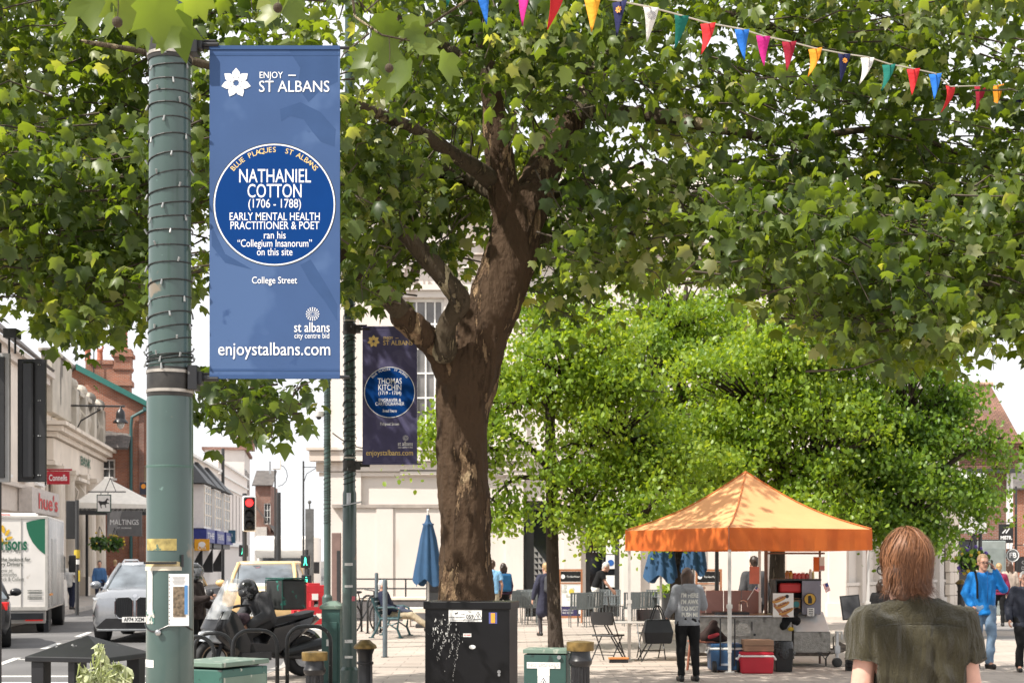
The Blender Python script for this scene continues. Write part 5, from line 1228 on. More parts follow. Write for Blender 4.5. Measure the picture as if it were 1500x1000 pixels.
for (xa, xb, zb, bend) in ((145, 146, 950, .02), (150, 172, 978, .04), (146, 122, 982, -.04), (150, 186, 985, .05), (146, 150, 968, 0), (140, 128, 995, 0), (158, 166, 990, 0), (150, 142, 985, 0)):
    b = V((X(xa, 9.3), 9.3, .35)); t = P(xb, zb, 9.3 + rng.normal(0, .05)); pt = [b + (t - b) * k + V((bend * math.sin(k * PI), 0, 0)) for k in [i / 8 for i in range(9)]]
    m.tube(pt, [.006 - .0005 * i for i in range(9)], 5)
    for k in range(70):
        t_ = 1 - rng.uniform(0, 1) ** 1.6 * .62; q = np.array(b + (t - b) * t_); a = rng.uniform(0, 2 * PI); sp = .012 + .062 * min(1, (1.02 - t_) * 4)
        pp.append(q + np.array((math.cos(a) * sp, math.sin(a) * sp * .6, rng.uniform(0, .04))))
m.build('stem', mat('sage_stem', (.35, .33, .25), .8), sh, world=True)
leaves('foliage', np.array(pp), .075, sg, sh, (SMALL_LEAF[0] * np.array([.45, 1, 1]), SMALL_LEAF[1]))

# cycle hoops
HOOP = mat('hoop_paint', (.03, .032, .034), .35, .3, var=.3, scale=14, spots=((.22, .22, .22), 24, .68))
def hoop(label, pxa, pxb, ytop, d, rz=0, group='black cycle hoops beside the motorcycle', r=.026, kind='cycle hoop'):
    w_ = (pxb - pxa) * d / F; h = Z(ytop, d)
    o = thing('cycle_hoop', label, kind, G((pxa + pxb) / 2, d), rz, group)
    rc = min(.2, w_ / 2.2); pts = [(-w_ / 2, 0, 0), (-w_ / 2, 0, h - rc)] + [(-w_ / 2 + rc - rc * math.cos(t), 0, h - rc + rc * math.sin(t)) for t in [PI / 2 * i / 6 for i in range(1, 7)]]
    pts += [(w_ / 2 - rc + rc * math.sin(t), 0, h - rc + rc * math.cos(t)) for t in [PI / 2 * i / 6 for i in range(0, 7)]] + [(w_ / 2, 0, 0)]
    m = MB(); m.tube(pts, r, 12); m.build('tube', HOOP, o, smooth=True); m = MB()
    for x in (-w_ / 2, w_ / 2): m.mark(); m.cyl((x, 0, 0), (x, 0, .012), .06, n=14)
    m.each('foot_plate', HOOP, o); return o
hoop('black cycle hoop standing before the rear wheel of the motorcycle', 421, 484, 917, 18.6, 4)
hoop('black cycle hoop standing before the seated rider', 342, 406, 923, 18.4, 3)
hoop('black cycle hoop partly behind the near lamp post, under the motorcycle headlight', 262, 313, 932, 17.6, 3)
hoop('black cycle hoop under the motorcycle windscreen, second from the near lamp post', 285, 340, 927, 18.9, 3)
hoop('small black cycle hoop at the left side of the near lamp post', 203, 236, 960, 14.6, 10)
for k, (px, d_) in enumerate(((536, 34), (545, 33.2))):
    hoop(('dark cycle rack hoop behind the bench with a bicycle against it', 'dark cycle rack hoop nearest the bench')[k], px - 10, px + 16, 872, d_, 50, 'cycle rack hoops behind the bench')
# the two tall steel posts by the bench
for (px, yt, yb, lab) in ((564, 848, 962, 'round steel post standing in front of the seated man'), (551.5, 838, 928, 'round steel post with a blue tint just left of the seated man')):
    d_ = GD(yb); o = thing('steel_post', lab, 'post', G(px, d_), 0, 'steel posts beside the bench')
    m = MB(); h = Z(yt, d_); m.lathe([(.042, 0), (.042, h - .04), (.036, h - .01), (.01, h)], n=16); m.build('post', mat('grey_post', (.13, .16, .18), .4, .4, var=.2), o, smooth=True, sharp=40)
    MB().lathe([(.07, 0), (.07, .012)], n=16).build('foot_plate', HOOP, o)

# bench, bicycle, low wall and railing in front of the town hall
d = GD(932)
IRON = mat('green_iron', (.03, .075, .085), .5, .2, var=.2)
o = thing('bench', 'slatted bench with dark green curled iron ends, carrying the white haired man', 'bench', G(578, d), 84)
m = MB()
for k in range(4): m.box((0, -.02 + .11 * k - .14, .44), (1.15, .085, .03))
m.build('seat', mat('bench_slat', (.05, .09, .10), .6, var=.2), o); m = MB()
for k in range(4): m.box((0, .26 + .04 * k, .54 + .1 * k), (1.15, .03, .075), rot=rotm(-18))
m.build('backrest', bpy.data.materials['bench_slat'], o)
for x in (-.58, .58):
    m = MB(); m.tube([(x, -.25, 0), (x, -.17, .2), (x, -.2, .42), (x, .2, .42), (x, .27, .22), (x, .40, 0)], .028, 8); m.tube([(x, .2, .42), (x, .30, .62), (x, .40, .88)], .026, 8); m.tube([(x, -.2, .42), (x, -.22, .62), (x, -.1, .67), (x, .26, .66)], .026, 8)
    m.tube([(x, -.15, .2), (x, 0, .3), (x, .2, .22)], .018, 6); m.box((x, -.25, .012), (.06, .12, .024)); m.box((x, .40, .012), (.06, .12, .024)); m.build('iron_end', IRON, o)
d = 33.6
o = thing('bicycle', 'dark bicycle leaning on the rack behind the bench', 'bicycle', G(535, d), 58)
for x in (-.5, .52):
    m = MB(); m.tube([(x + .34 * math.cos(t), 0, .34 + .34 * math.sin(t)) for t in [2 * PI * i / 28 for i in range(28)]], .02, 6, closed=True); w0 = m.build('wheel', RUBBER, o)
    m = MB(); m.cyl((x, -.04, .34), (x, .04, .34), .025)
    for k in range(12): m.tube([(x, 0, .34), (x + .33 * math.cos(k * PI / 6), 0, .34 + .33 * math.sin(k * PI / 6))], .003, 4)
    m.build('spokes', STEEL, w0)
m = MB(); m.tube([(-.5, 0, .34), (-.12, 0, .32), (.36, 0, .82), (-.22, 0, .80), (-.12, 0, .32)], .018); m.tube([(-.5, 0, .34), (-.22, 0, .8)], .014); m.tube([(.52, 0, .34), (.36, 0, .82), (.33, 0, .97)], .017); m.tube([(-.22, 0, .8), (-.26, 0, .92)], .014); m.build('frame', DKMETAL, o)
MB().sph((-.27, 0, .95), (.13, .07, .035)).build('saddle', BLACK, o)
m = MB(); m.tube([(.33, -.28, 1.0), (.36, -.1, .98), (.33, 0, .97), (.36, .1, .98), (.33, .28, 1.0)], .014); m.build('handlebar', BLACK, o)
o = thing('low_wall', 'low dark planter wall with a slim railing along the foot of the town hall', 'wall', G(592, 40), 0)
m = MB(); x0, x1 = X(520, 40), X(668, 40); m.box(((x0 + x1) / 2 - o.location.x, 0, .3), (x1 - x0, .5, .6)); m.build('wall', mat('dark_planter', (.12, .115, .12), .8, var=.2, scale=6), o)
m = MB(); m.box(((x0 + x1) / 2 - o.location.x, 0, .63), (x1 - x0 + .06, .56, .08)); m.build('coping', CREAM, o, bevel=.01)
m = MB()
for k in range(5): x = x0 + (x1 - x0) * k / 4 - o.location.x; m.cyl((x, .1, .66), (x, .1, 1.18), .022)
for zz in (.9, 1.17): m.tube([(x0 - o.location.x, .1, zz), (x1 - o.location.x, .1, zz)], .02)
m.build('railing', DKMETAL, o)
o = thing('stone_bench', 'pale stone slab bench behind the legs of the seated man', 'bench', G(622, 36.5), 0)
MB().box((0, 0, .42), (1.3, .5, .14)).build('seat', CREAM, o, bevel=.015); m = MB()
for x in (-.45, .45): m.mark(); m.box((x, 0, .175), (.18, .42, .35))
m.each('leg', CREAM, o, bevel=.01)
o = thing('waste_bin', 'square grey waste bin between the closed umbrella and the plane trunk', 'bin', G(639, 38), 0)
m = MB(); m.box((0, 0, .62), (.52, .45, 1.24)); m.build('body', DKFRAME, o, bevel=.02); MB().box((0, -.23, .95), (.34, .02, .16)).build('opening', BLACK, o)
o = thing('information_totem', 'tall narrow brown and grey information totem left of the navy banner post', 'totem', G(493, 30), 0)
m = MB(); m.box((0, 0, Z(780, 30) / 2), (.19, .12, Z(780, 30))); m.build('body', mat('totem_brown', (.20, .13, .115), .6, var=.15), o, bevel=.01); MB().box((.05, -.065, 1.1), (.07, .02, 1.6)).build('panel', DKFRAME, o)

# folded umbrellas
UMB = mat('blue_umbrella_cloth', (.018, .066, .145), .75, var=.12, scale=5)
def umbrella(label, px, d, ytop, ybot, rw, ybase=None):
    o = thing('closed_umbrella', label, 'umbrella', G(px, d), 0, 'closed blue cafe umbrellas')
    zt, zb = Z(ytop, d), Z(ybot, d); n = 40; rings = []
    prof = [(0, .14), (.06, .16), (.10, .22), (.125, .30), (.13, .44), (.16, .36), (.35, .56), (.6, .76), (.85, .95), (1.0, 1.0)]
    for t, k in prof:
        z = zt - .1 + (zb - zt + .1) * t; ring = []
        for i in range(n):
            a = 2 * PI * i / n; r_ = rw * k * (1 + (.16 * min(1, t * 3)) * math.cos(8 * a + .4 * math.sin(3 * t)) + .05 * math.sin(3 * a + t * 4))
            ring.append(V((r_ * math.cos(a), r_ * math.sin(a) * .8, z + (.10 * math.cos(4 * a + 1) if t == 1 else 0))))
        rings.append(ring)
    m = MB(); m.loft(rings[::-1], caps=False); m.build('canopy', UMB, o, smooth=True)
    m = MB(); m.cyl((0, 0, 0), (0, 0, zt), .028); m.sph((0, 0, zt + .02), .035); m.build('pole', ALU, o); m = MB(); m.box((0, 0, .05), (.6, .6, .1)); m.build('base', DKFRAME, o, bevel=.02); return o
umbrella('closed blue cafe umbrella standing left of the plane trunk', 627, 36, 748, 853, .33)
umbrella('closed blue cafe umbrella left of the tree trunk behind the stall', 968, 33, 752, 848, .35)
umbrella('closed blue cafe umbrella right of the tree trunk behind the stall', 1016, 33, 742, 838, .28)
# ================================================================ vehicles
CARGLASS = mat('car_glass', (.13, .15, .17), .04, var=.6, scale=1.6, spec=1.0)
CHROME = mat('chrome', (.6, .6, .62), .15, 1.0, var=.05)
LAMPW = mat('headlamp_glass', (.55, .58, .62), .08, .2, var=.4, scale=12, spec=1)
LAMPR = mat('tail_lamp', (.40, .01, .012), .2, var=.3, scale=14, emit=((1, .03, .02), .25))
RIM = mat('alloy_rim', (.30, .30, .31), .3, .8, var=.1)
def wheel(th, x, y, r, wd=.24, side=1, name='wheel'):
    m = MB(); m.M = Matrix.Translation((x, y, r)) @ Matrix.Rotation(R(90), 4, 'Y')
    m.lathe([(r * .62, -wd / 2), (r * .95, -wd / 2), (r, -wd / 2 + .03), (r, wd / 2 - .03), (r * .95, wd / 2), (r * .62, wd / 2)], n=28); w0 = m.build('wheel', RUBBER, th, smooth=True, sharp=40)
    m = MB(); m.M = Matrix.Translation((x, y, r)) @ Matrix.Rotation(R(90), 4, 'Y'); s = side * (wd / 2 - .02)
    m.lathe([(r * .64, s * .8), (r * .64, s), (r * .56, s), (r * .52, s * .6), (.08, s * .7), (.06, s)], n=24)
    for k in range(5):
        a = k * 2 * PI / 5; m.box((r * .33 * math.cos(a), r * .33 * math.sin(a), s * .85), (r * .5, .07, .03), rot=rotm(0, 0, math.degrees(a)))
    m.build('rim', RIM, w0)
def sec(y, w, zb, zt, crown=.03, tuck=.9, sh=.93):
    h = zt - zb
    R_ = [(w * tuck, zb), (w * .985, zb + h * .22), (w, zb + h * .5), (w * .99, zb + h * .8), (w * sh, zt - h * .03), (w * .6, zt + crown * .7), (0, zt + crown)]
    return [V((x, y, z)) for x, z in R_] + [V((-x, y, z)) for x, z in R_[-2::-1]]
def car(th, paint, st, gh, wheels, r, hood=None, glass=CARGLASS, wd=.24):
    m = MB(); m.loft([sec(*s) for s in st][::-1]); m.build('body', paint, th, smooth=True, sharp=38)
    (yb0, yb1, wb, zb), (yt0, yt1, wt, zt) = gh
    def ring(y0, y1, w, z, b=.06): return [V((-w, y1, z)), V((-w, y0 + .2, z)), V((-w * .82, y0 + b, z)), V((0, y0 - .02, z)), V((w * .82, y0 + b, z)), V((w, y0 + .2, z)), V((w, y1, z)), V((0, y1 + .08, z))]
    m = MB(); m.loft([ring(yb0, yb1, wb, zb), ring((yb0 + yt0) / 2 - .03, (yb1 + yt1) / 2, (wb + wt) / 2 + .02, (zb + zt) / 2), ring(yt0, yt1, wt, zt)][::-1] if False else [ring(yb0, yb1, wb, zb), ring((yb0 + yt0) / 2 - .03, (yb1 + yt1) / 2, (wb + wt) / 2 + .02, (zb + zt) / 2), ring(yt0, yt1, wt, zt)]); m.build('windows', glass, th, smooth=True, sharp=40)
    m = MB()
    a, b = ring(yt0 - .02, yt1 + .04, wt + .02, zt - .03), ring(yt0 + .12, yt1 - .12, wt * .86, zt + .055)
    m.loft([a, ring(yt0 + .0, yt1 + .02, wt + .01, zt + .02), b]); m.build('roof', paint, th, smooth=True, sharp=40)
    m = MB()
    for s in (-1, 1):
        m.mark(); m.tube([V((s * wb * .90, yb0 + .08, zb - .03)), V((s * ((wb + wt) / 2 + .0) * .93, (yb0 + yt0) / 2 + .04, (zb + zt) / 2)), V((s * wt * .92, yt0 + .06, zt))], .05, 8)
        m.mark(); m.tube([V((s * wb * .99, (yb0 + yb1) * .5 + .2, zb - .02)), V((s * wt * .99, (yt0 + yt1) * .5 + .1, zt))], .045, 8)
        m.mark(); m.tube([V((s * wb * .98, yb1 - .1, zb)), V((s * wt * .97, yt1 - .06, zt))], .07, 8)
    m.each('pillar', paint, th, smooth=True)
    for (x, y) in wheels: wheel(th, x, y, r, wd, 1 if x > 0 else -1)
    m = MB()
    for s in (-1, 1): m.mark(); m.sph((s * (wb + .20), yb0 + .42, zb + .08), (.13, .09, .09), 12); m.box((s * (wb + .06), yb0 + .42, zb + .02), (.16, .05, .04))
    for q in m.each('mirror', paint, th, smooth=True): pass
    return th
def plate(th, t, x, y, z, w_=.52, h_=.115, ux=(1, 0, 0), uy=(0, 0, 1), m_=None, back=1):
    q = MB().box((x, y, z), (w_, .02, h_)).build('number_plate', m_ or WHITE, th)
    MB().text(t, h_ * .95, (x, y - .014, z), ux, uy, fit=w_ * .84, bold=.025).build('lettering', BLK_INK, q); return q

# silver SUV, coming towards us
d = 31.4
o = thing('parked_suv', 'silver grey SUV with big double grille facing us behind the near lamp post', 'car', (X(184, d), d + 2.4, RZ), 5)
SUVP = mat('silver_paint', (.34, .35, .37), .2, .75, var=.05, coat=.6)
car(o, SUVP, [(-2.46, .72, .42, .88, .02), (-2.42, .86, .30, .98, .03), (-2.25, .95, .25, 1.06, .05), (-1.9, .98, .24, 1.12, .06), (-1.15, 1.0, .24, 1.19, .05), (-.6, 1.0, .24, 1.22, .04), (1.9, 1.0, .24, 1.25, .04), (2.4, .95, .32, 1.2, .03), (2.52, .86, .42, 1.05, .02)],
    ((-1.34, 2.35, .95, 1.17), (-.50, 2.1, .75, 1.72)), [(-.86, -1.5), (.86, -1.5), (-.86, 1.55), (.86, 1.55)], .39, wd=.29)
m = MB()
for s in (-1, 1):
    m.mark(); m.prism([(s * .04, -.22), (s * .10, -.27), (s * .34, -.26), (s * .42, -.16), (s * .42, .12), (s * .36, .20), (s * .12, .21), (s * .04, .14)], .05, (0, -2.485, .80))
for q, s in zip(m.each('grille', BLACK, o), (-1, 1)):
    n = MB()
    for k in range(9): n.box((s * (.08 + k * .04), -2.495, .785), (.012, .02, .40))
    n.build('grille_bar', DKMETAL, q)
    n = MB(); n.tube([V((s * x, -2.485, .80 + z)) for x, z in [(.04, -.22), (.10, -.27), (.34, -.26), (.42, -.16), (.42, .12), (.36, .20), (.12, .21), (.04, .14)]], .014, 6, closed=True); n.build('grille_surround', CHROME, q)
m = MB()
for s in (-1, 1): m.mark(); m.prism([(s * .50, .02), (s * .88, .05), (s * .93, .11), (s * .52, .10)], .10, (0, -2.40, .89))
m.each('headlight', LAMPW, o)
m = MB()
for s in (-1, 1): m.mark(); m.prism([(s * .50, -.06), (s * .86, -.05), (s * .90, -.22), (s * .84, -.34), (s * .56, -.15)], .10, (0, -2.41, .86))
m.each('lower_lamp', BLKPANEL, o)
m = MB(); m.prism([(-.84, -.08), (-.62, .12), (.62, .12), (.84, -.08), (.7, -.13), (-.7, -.13)], .12, (0, -2.47, .42)); m.build('lower_intake', BLKPANEL, o)
m = MB(); m.box((0, -2.44, .285), (1.6, .12, .05)); m.build('skid_plate', mat('satin_silver', (.25, .26, .27), .4, .6), o, bevel=.015)
m = MB(); m.lathe([(.045, 0), (.045, .01)], (0, -2.40, 1.03), 16, rot=rotm(60)); m.build('badge', CHROME, o)
plate(o, 'AF74 XZM', 0, -2.52, .515)
m = MB()
for s in (-1, 1): m.mark(); m.tube([(s * .66, -.2, 1.76), (s * .66, .0, 1.82), (s * .66, 1.7, 1.82), (s * .66, 1.9, 1.77)], .025)
m.each('roof_rail', CHROME, o)
# yellow van-taxi behind the riders
d = 35
o = thing('yellow_pickup', 'yellow van with a pale bonnet waiting behind the two helmeted riders', 'car', (X(371, d), d + 2.2, RZ), 4)
TAX = mat('taxi_yellow', (.74, .50, .24), .35, var=.06, coat=.3)
car(o, TAX, [(-2.2, .76, .42, .90, .02), (-2.14, .9, .32, 1.02, .03), (-1.9, .95, .28, 1.10, .05), (-1.3, .96, .27, 1.17, .05), (-.8, .96, .27, 1.2, .04), (1.9, .96, .27, 1.22, .04), (2.2, .92, .35, 1.15, .03)],
    ((-1.45, 2.0, .90, 1.16), (-.65, 1.8, .76, 1.74)), [(-.82, -1.35), (.82, -1.35), (-.82, 1.4), (.82, 1.4)], .36)
m = MB(); m.loft([[V((-.78, -2.12, 1.055)), V((.78, -2.12, 1.055)), V((.78, -2.12, 1.075)), V((-.78, -2.12, 1.075))], [V((-.82, -1.35, 1.22)), V((.82, -1.35, 1.22)), V((.82, -1.35, 1.245)), V((-.82, -1.35, 1.245))]]); m.build('bonnet', mat('pale_bonnet', (.66, .62, .57), .35, var=.05), o, bevel=.01)
m = MB()
for s in (-1, 1): m.mark(); m.prism([(s * .5, -.08), (s * .84, -.06), (s * .86, .08), (s * .52, .08)], .1, (0, -2.13, .88))
m.each('headlight', LAMPW, o)
m = MB(); m.box((0, -2.2, .84), (.9, .06, .2)); m.build('grille', BLACK, o, bevel=.02); plate(o, 'WX22 YEL', 0, -2.235, .5)
m = MB(); m.tube([(-.62, -1.5, 1.2), (-.60, -1.45, 1.62)], .012); m.build('aerial', BLACK, o)
MB().box((.02, .2, 1.79), (.55, .25, .03)).build('roof_strip', BLACK, o)
# white box van
d = 50
o = thing('box_van', 'tall white box van waiting behind the yellow van', 'van', (X(402, d), d + 3, RZ), 4)
m = MB(); m.box((0, 1.2, 1.65), (2.05, 4.2, 2.1)); m.prism([(-1.5, 1.9), (-1.9, 2.15), (-1.9, 2.6), (-1.4, 2.7), (-.9, 2.7), (-.9, 1.9)], 2.04, (1.02, 0, 0), (0, 1, 0), (0, 0, 1)) ; m.build('cargo_box', WHITE, o, bevel=.04)
m = MB(); m.loft([[V((-.95, y, .4)), V((.95, y, .4)), V((.95 * k, y, z)), V((-.95 * k, y, z))] for y, z, k in ((-2.6, 1.05, .96), (-2.45, 1.25, .96), (-1.9, 1.35, .96), (-1.2, 2.05, .82), (-.9, 2.08, .82))][::-1]); m.build('cab', WHITE, o, bevel=.05)
m = MB(); m.prism([(-.83, 1.37), (.83, 1.37), (.70, 1.98), (-.70, 1.98)], .05, (0, -1.95, 0), (1, 0, 0), V((0, .62, .68)).normalized() * 1.0) if False else m.add([(-.86, -1.93, 1.38), (.86, -1.93, 1.38), (.74, -1.27, 2.03), (-.74, -1.27, 2.03)], [(0, 1, 2, 3)]); m.build('windscreen', CARGLASS, o)
m = MB()
for s in (-1, 1): m.mark(); m.box((s * 1.18, -1.7, 1.55), (.2, .1, .42)); m.box((s * 1.02, -1.7, 1.5), (.2, .04, .04))
m.each('mirror', BLACK, o, bevel=.03)
m = MB()
for s in (-1, 1): m.mark(); m.box((s * .75, -2.6, .85), (.3, .06, .2))
m.each('headlight', LAMPW, o); MB().box((0, -2.6, .85), (1.0, .05, .22)).build('grille', BLACK, o)
for x, y in ((-.85, -1.7), (.85, -1.7), (-.85, 2.2), (.85, 2.2)): wheel(o, x, y, .36, .25, 1 if x > 0 else -1)

# white delivery truck, seen from behind
d = 35.6
o = thing('delivery_truck', 'white box delivery truck with green and yellow supermarket lettering seen from behind', 'truck', (X(70, d), d, RZ), 12.5)
TW = mat('truck_white', (.66, .63, .60), .45, var=.06, scale=2, spots=((.50, .46, .42), 3, .64))
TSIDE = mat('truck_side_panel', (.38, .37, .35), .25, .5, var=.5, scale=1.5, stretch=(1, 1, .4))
zt, zb = Z(755, d) - RZ, Z(893, d) - RZ
m = MB(); m.box((-1.05, 2.2, (zt + zb) / 2), (2.1, 4.4, zt - zb)); m.build('cargo_box', TW, o, bevel=.03)
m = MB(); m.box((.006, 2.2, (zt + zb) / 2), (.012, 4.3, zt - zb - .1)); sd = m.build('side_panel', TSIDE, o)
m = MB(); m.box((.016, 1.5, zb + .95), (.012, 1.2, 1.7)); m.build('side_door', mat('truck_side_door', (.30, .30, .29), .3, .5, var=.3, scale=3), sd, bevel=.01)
m = MB(); m.box((-1.05, -.01, zt - .04), (2.1, .03, .06)); m.box((-1.05, -.01, zb + .04), (2.1, .03, .09)); m.box((-.03, -.01, (zt + zb) / 2), (.06, .028, zt - zb - .15)); m.box((-.585 - .05, -.008, (zt + zb) / 2), (.012, .02, zt - zb - .15)); m.build('rear_frame', mat('truck_frame', (.45, .43, .40), .4, .3), o)
m = MB(); m.box((-.9, .5, zt + .03), (1.2, .5, .08)); m.build('roof_pod', WHITE, o, bevel=.02); MB().box((-1.05, -.02, zt + .02), (.34, .03, .03)).build('high_brake_light', LAMPR, o)
k = d / F; T = lambda px, py: V(((px - 70) * k, -.016, Z(py, d) - RZ))
m = MB(); pl_ = [T(39, 764)]; 
pl_ += [T(39 + 5 + 6 * t + 18 * t * t, 764 + (812 - 764) * t) for t in [i / 8 for i in range(1, 9)]]
m.add([T(40, 765), T(41, 774), T(44, 784), T(49, 794), T(56, 803), T(64, 810), T(69, 813), T(69, 759), T(60, 760), T(50, 762)], [tuple(range(10))]); m.build('green_leaf_graphic', GRN_INK, o)
m = MB()
for (px, py, a, s) in ((2, 783, 60, .07), (8, 775, 100, .09), (14, 780, 60, .08), (16, 788, 20, .08), (6, 790, 110, .07), (-2, 790, 120, .08), (12, 795, 15, .06)):
    c = T(px, py); m.add([c + V((s * 1.2 * math.cos(R(a)) * math.cos(t) - s * .5 * math.sin(R(a)) * math.sin(t), 0, s * 1.2 * math.sin(R(a)) * math.cos(t) + s * .5 * math.cos(R(a)) * math.sin(t))) for t in [2 * PI * i / 10 for i in range(10)]], [tuple(range(10))[::-1] if False else tuple(range(10))])
m.build('yellow_leaf_graphic', mat('truck_yellow', (.60, .36, .02), .5), o)
m = MB(); m.text('Morrisons', 18 * k * 1.4, T(10, 797), fit=62 * k, bold=.03); m.build('brand_lettering', GRN_INK, o)
m = MB()
for t, px, py, fit, b_ in (('In store | Online | App', 2, 806, 62, 0), ('We\'re on the lookout for', 12, 819, 68, .02), ('Delivery Drivers', 11, 826, 48, .02), ('Apply now at', 3, 835, 36, 0), ('jobs.com/jobs', 8, 841, 38, 0), ('Delivery, Click & Collect', 8, 848, 58, 0)): m.text(t, 6 * k * 1.35, T(px, py), fit=fit * k, bold=b_)
for j in range(3): m.box(T(52, 864 + j * 2.2), (20 * k, .002, .9 * k)); m.box(T(52, 872 + j * 2.2), (20 * k, .002, .9 * k))
m.build('black_lettering', mat('truck_text', (.06, .07, .06), .6), o)
m = MB(); m.box((-1.05, .08, zb - .17), (2.0, .12, .32)); bp_ = m.build('rear_bumper', mat('bumper_grey', (.42, .40, .38), .5, var=.1), o, bevel=.02)
m = MB()
for px in (51, -45): m.mark(); m.box(((px - 70) * k, .01, zb - .18), (.42, .04, .17))
m.each('tail_light', LAMPR, o)
m = MB(); m.box((-.52, -.012, zb - .19), (.16, .02, .09)); m.box((-.04, .1, zb - .4), (.12, .12, .3)); m.box((-1.05, .6, .42), (1.9, 1.4, .16)); m.build('chassis', DKMETAL, o)
for x, y in ((-.17, .75), (-1.93, .75), (-.17, 4.6), (-1.93, 4.6)): wheel(o, x, y, .40, .3, 1 if x > -1 else -1)
m = MB(); m.loft([[V((-2.0, y, .45)), V((-.06, y, .45)), V((-.08, y, z)), V((-1.98, y, z))] for y, z in ((4.4, 2.15), (5.2, 2.15), (5.9, 1.35), (6.4, 1.2))]); m.build('cab', TW, o, bevel=.04)
MB().box((-.06, 4.9, 1.6), (.06, .7, .65)).build('cab_window', CARGLASS, o)
m = MB(); m.box((.16, 5.3, 1.72), (.2, .1, .5)); m.build('mirror', BLACK, o, bevel=.03); MB().box((.012, .72, .95), (.03, .7, .05)).build('side_marker', ORG_INK, o)

# dark car leaving on the far left
d = 30
o = thing('dark_car', 'dark grey hatchback with a lit tail lamp at the left edge, behind the white truck', 'car', (-11.84, 30.8, RZ), 200)
car(o, mat('dark_car_paint', (.014, .014, .016), .3, 0, var=.1, coat=.35), [(-2.05, .74, .42, .80, .02), (-1.98, .84, .32, .92, .03), (-1.6, .9, .26, .98, .04), (-.95, .92, .25, 1.03, .04), (1.4, .92, .25, 1.08, .04), (1.95, .88, .3, 1.05, .03), (2.08, .80, .42, .95, .02)],
    ((-1.1, 1.95, .84, 1.03), (-.3, 1.45, .66, 1.45)), [(-.80, -1.28), (.80, -1.28), (-.80, 1.3), (.80, 1.3)], .33)
m = MB()
for s in (-1, 1): m.mark(); m.box((s * .72, 1.98, .88), (.26, .2, .17)); m.box((s * .84, 1.78, .90), (.08, .3, .13))
m.each('tail_light', LAMPR, o, bevel=.02)
m = MB()
for s in (-1, 1): m.mark(); m.box((s * .70, -1.95, .78), (.3, .12, .12))
m.each('headlight', LAMPW, o)
plate(o, 'KD19 OVR', 0, 2.1, .7, ux=(-1, 0, 0), m_=mat('rear_plate', (.6, .45, .05), .5))

# delivery scooter
o = thing('delivery_scooter', 'black maxi scooter with clear windscreen and a dark delivery box parked at the hoops', 'scooter', (X(375, 20.3), 20.4, 0), 45)
SCB = mat('scooter_black', (.014, .014, .016), .22, var=.3, coat=.4); SCG = mat('scooter_grey', (.05, .05, .053), .4, .2, var=.2)
def mwheel(x, r, w_=.13):
    m = MB(); m.M = Matrix.Translation((x, 0, r)) @ Matrix.Rotation(R(90), 4, 'X')
    m.lathe([(r * .70, -w_ / 2 + .02), (r * .88, -w_ / 2), (r * .98, -w_ * .25), (r, 0), (r * .98, w_ * .25), (r * .88, w_ / 2), (r * .70, w_ / 2 - .02)], n=32); w0 = m.build('wheel', RUBBER, o, smooth=True)
    m = MB(); m.M = Matrix.Translation((x, 0, r)) @ Matrix.Rotation(R(90), 4, 'X')
    m.lathe([(r * .72, -.045), (r * .74, -.03), (r * .74, .03), (r * .72, .045), (r * .66, .04), (r * .66, -.04)], n=32)
    for k in range(5):
        a = k * 2 * PI / 5; m.box((r * .36 * math.cos(a), r * .36 * math.sin(a), 0), (r * .66, .045, .035), rot=rotm(0, 0, math.degrees(a)))
    m.cyl((0, 0, -.06), (0, 0, .06), .05); m.build('rim', mat('bronze_rim', (.40, .30, .22), .35, .7), w0)
    m = MB(); m.M = Matrix.Translation((x, -.0, r)) @ Matrix.Rotation(R(90), 4, 'X')
    for k in range(28):
        a = 2 * PI * k / 28
        for rad in (.42, .50): m.cyl((r * rad * math.cos(a + rad), r * rad * math.sin(a + rad), .062), (r * rad * math.cos(a + rad), r * rad * math.sin(a + rad), .070), .012, n=6)
    m.lathe([(r * .38, .060), (r * .55, .060), (r * .55, .066), (r * .38, .066)], n=28); m.build('brake_disc', STEEL, w0)
mwheel(.78, .30, .15); mwheel(-.74, .30, .12)
m = MB()
body = [(-.80, .62), (-.86, .75), (-.72, 1.0), (-.58, 1.02), (-.44, .80), (-.30, .52), (.05, .48), (.18, .74), (.55, .80), (.95, .90), (1.02, .84), (.70, .62), (.30, .34), (-.35, .26), (-.55, .40)]
for yy, sc_ in ((.2, .86), (.17, .97), (.0, 1.0), (-.17, .97), (-.2, .86)): pass
def slab(poly, half, inset=.05):
    c = V((sum(p[0] for p in poly) / len(poly), 0, sum(p[1] for p in poly) / len(poly)))
    rings = []
    for y, s in ((-half, 1 - inset * 3), (-half * .8, 1 - inset * .7), (-half * .3, 1), (half * .3, 1), (half * .8, 1 - inset * .7), (half, 1 - inset * 3)): rings.append([c + (V((x, 0, z)) - c) * s + V((0, y, 0)) for x, z in poly])
    return rings
m.loft(slab(body, .23)); m.build('bodywork', SCB, o, smooth=True, sharp=35, bevel=.01)
m = MB(); m.loft(slab([(-.95, .58), (-.90, .70), (-.66, .78), (-.52, .60), (-.62, .52)], .15)); m.build('headlight', LAMPW, o, smooth=True, sharp=35)
m = MB(); m.loft([[V((-.66 + .30 * t - .17 * math.cos(y * 5.6), y * (1 - .5 * t * t), .88 + .56 * t)) for y in [-.27 + .0675 * i for i in range(9)]] for t in (0, .2, .4, .6, .8, .95, 1)], caps=False)
m.build('windscreen', mat('clear_screen', (.75, .78, .80), .12, alpha=.36, var=.05, spec=.9, spots=((.9, .9, .9), 4, .62)), o, smooth=True)
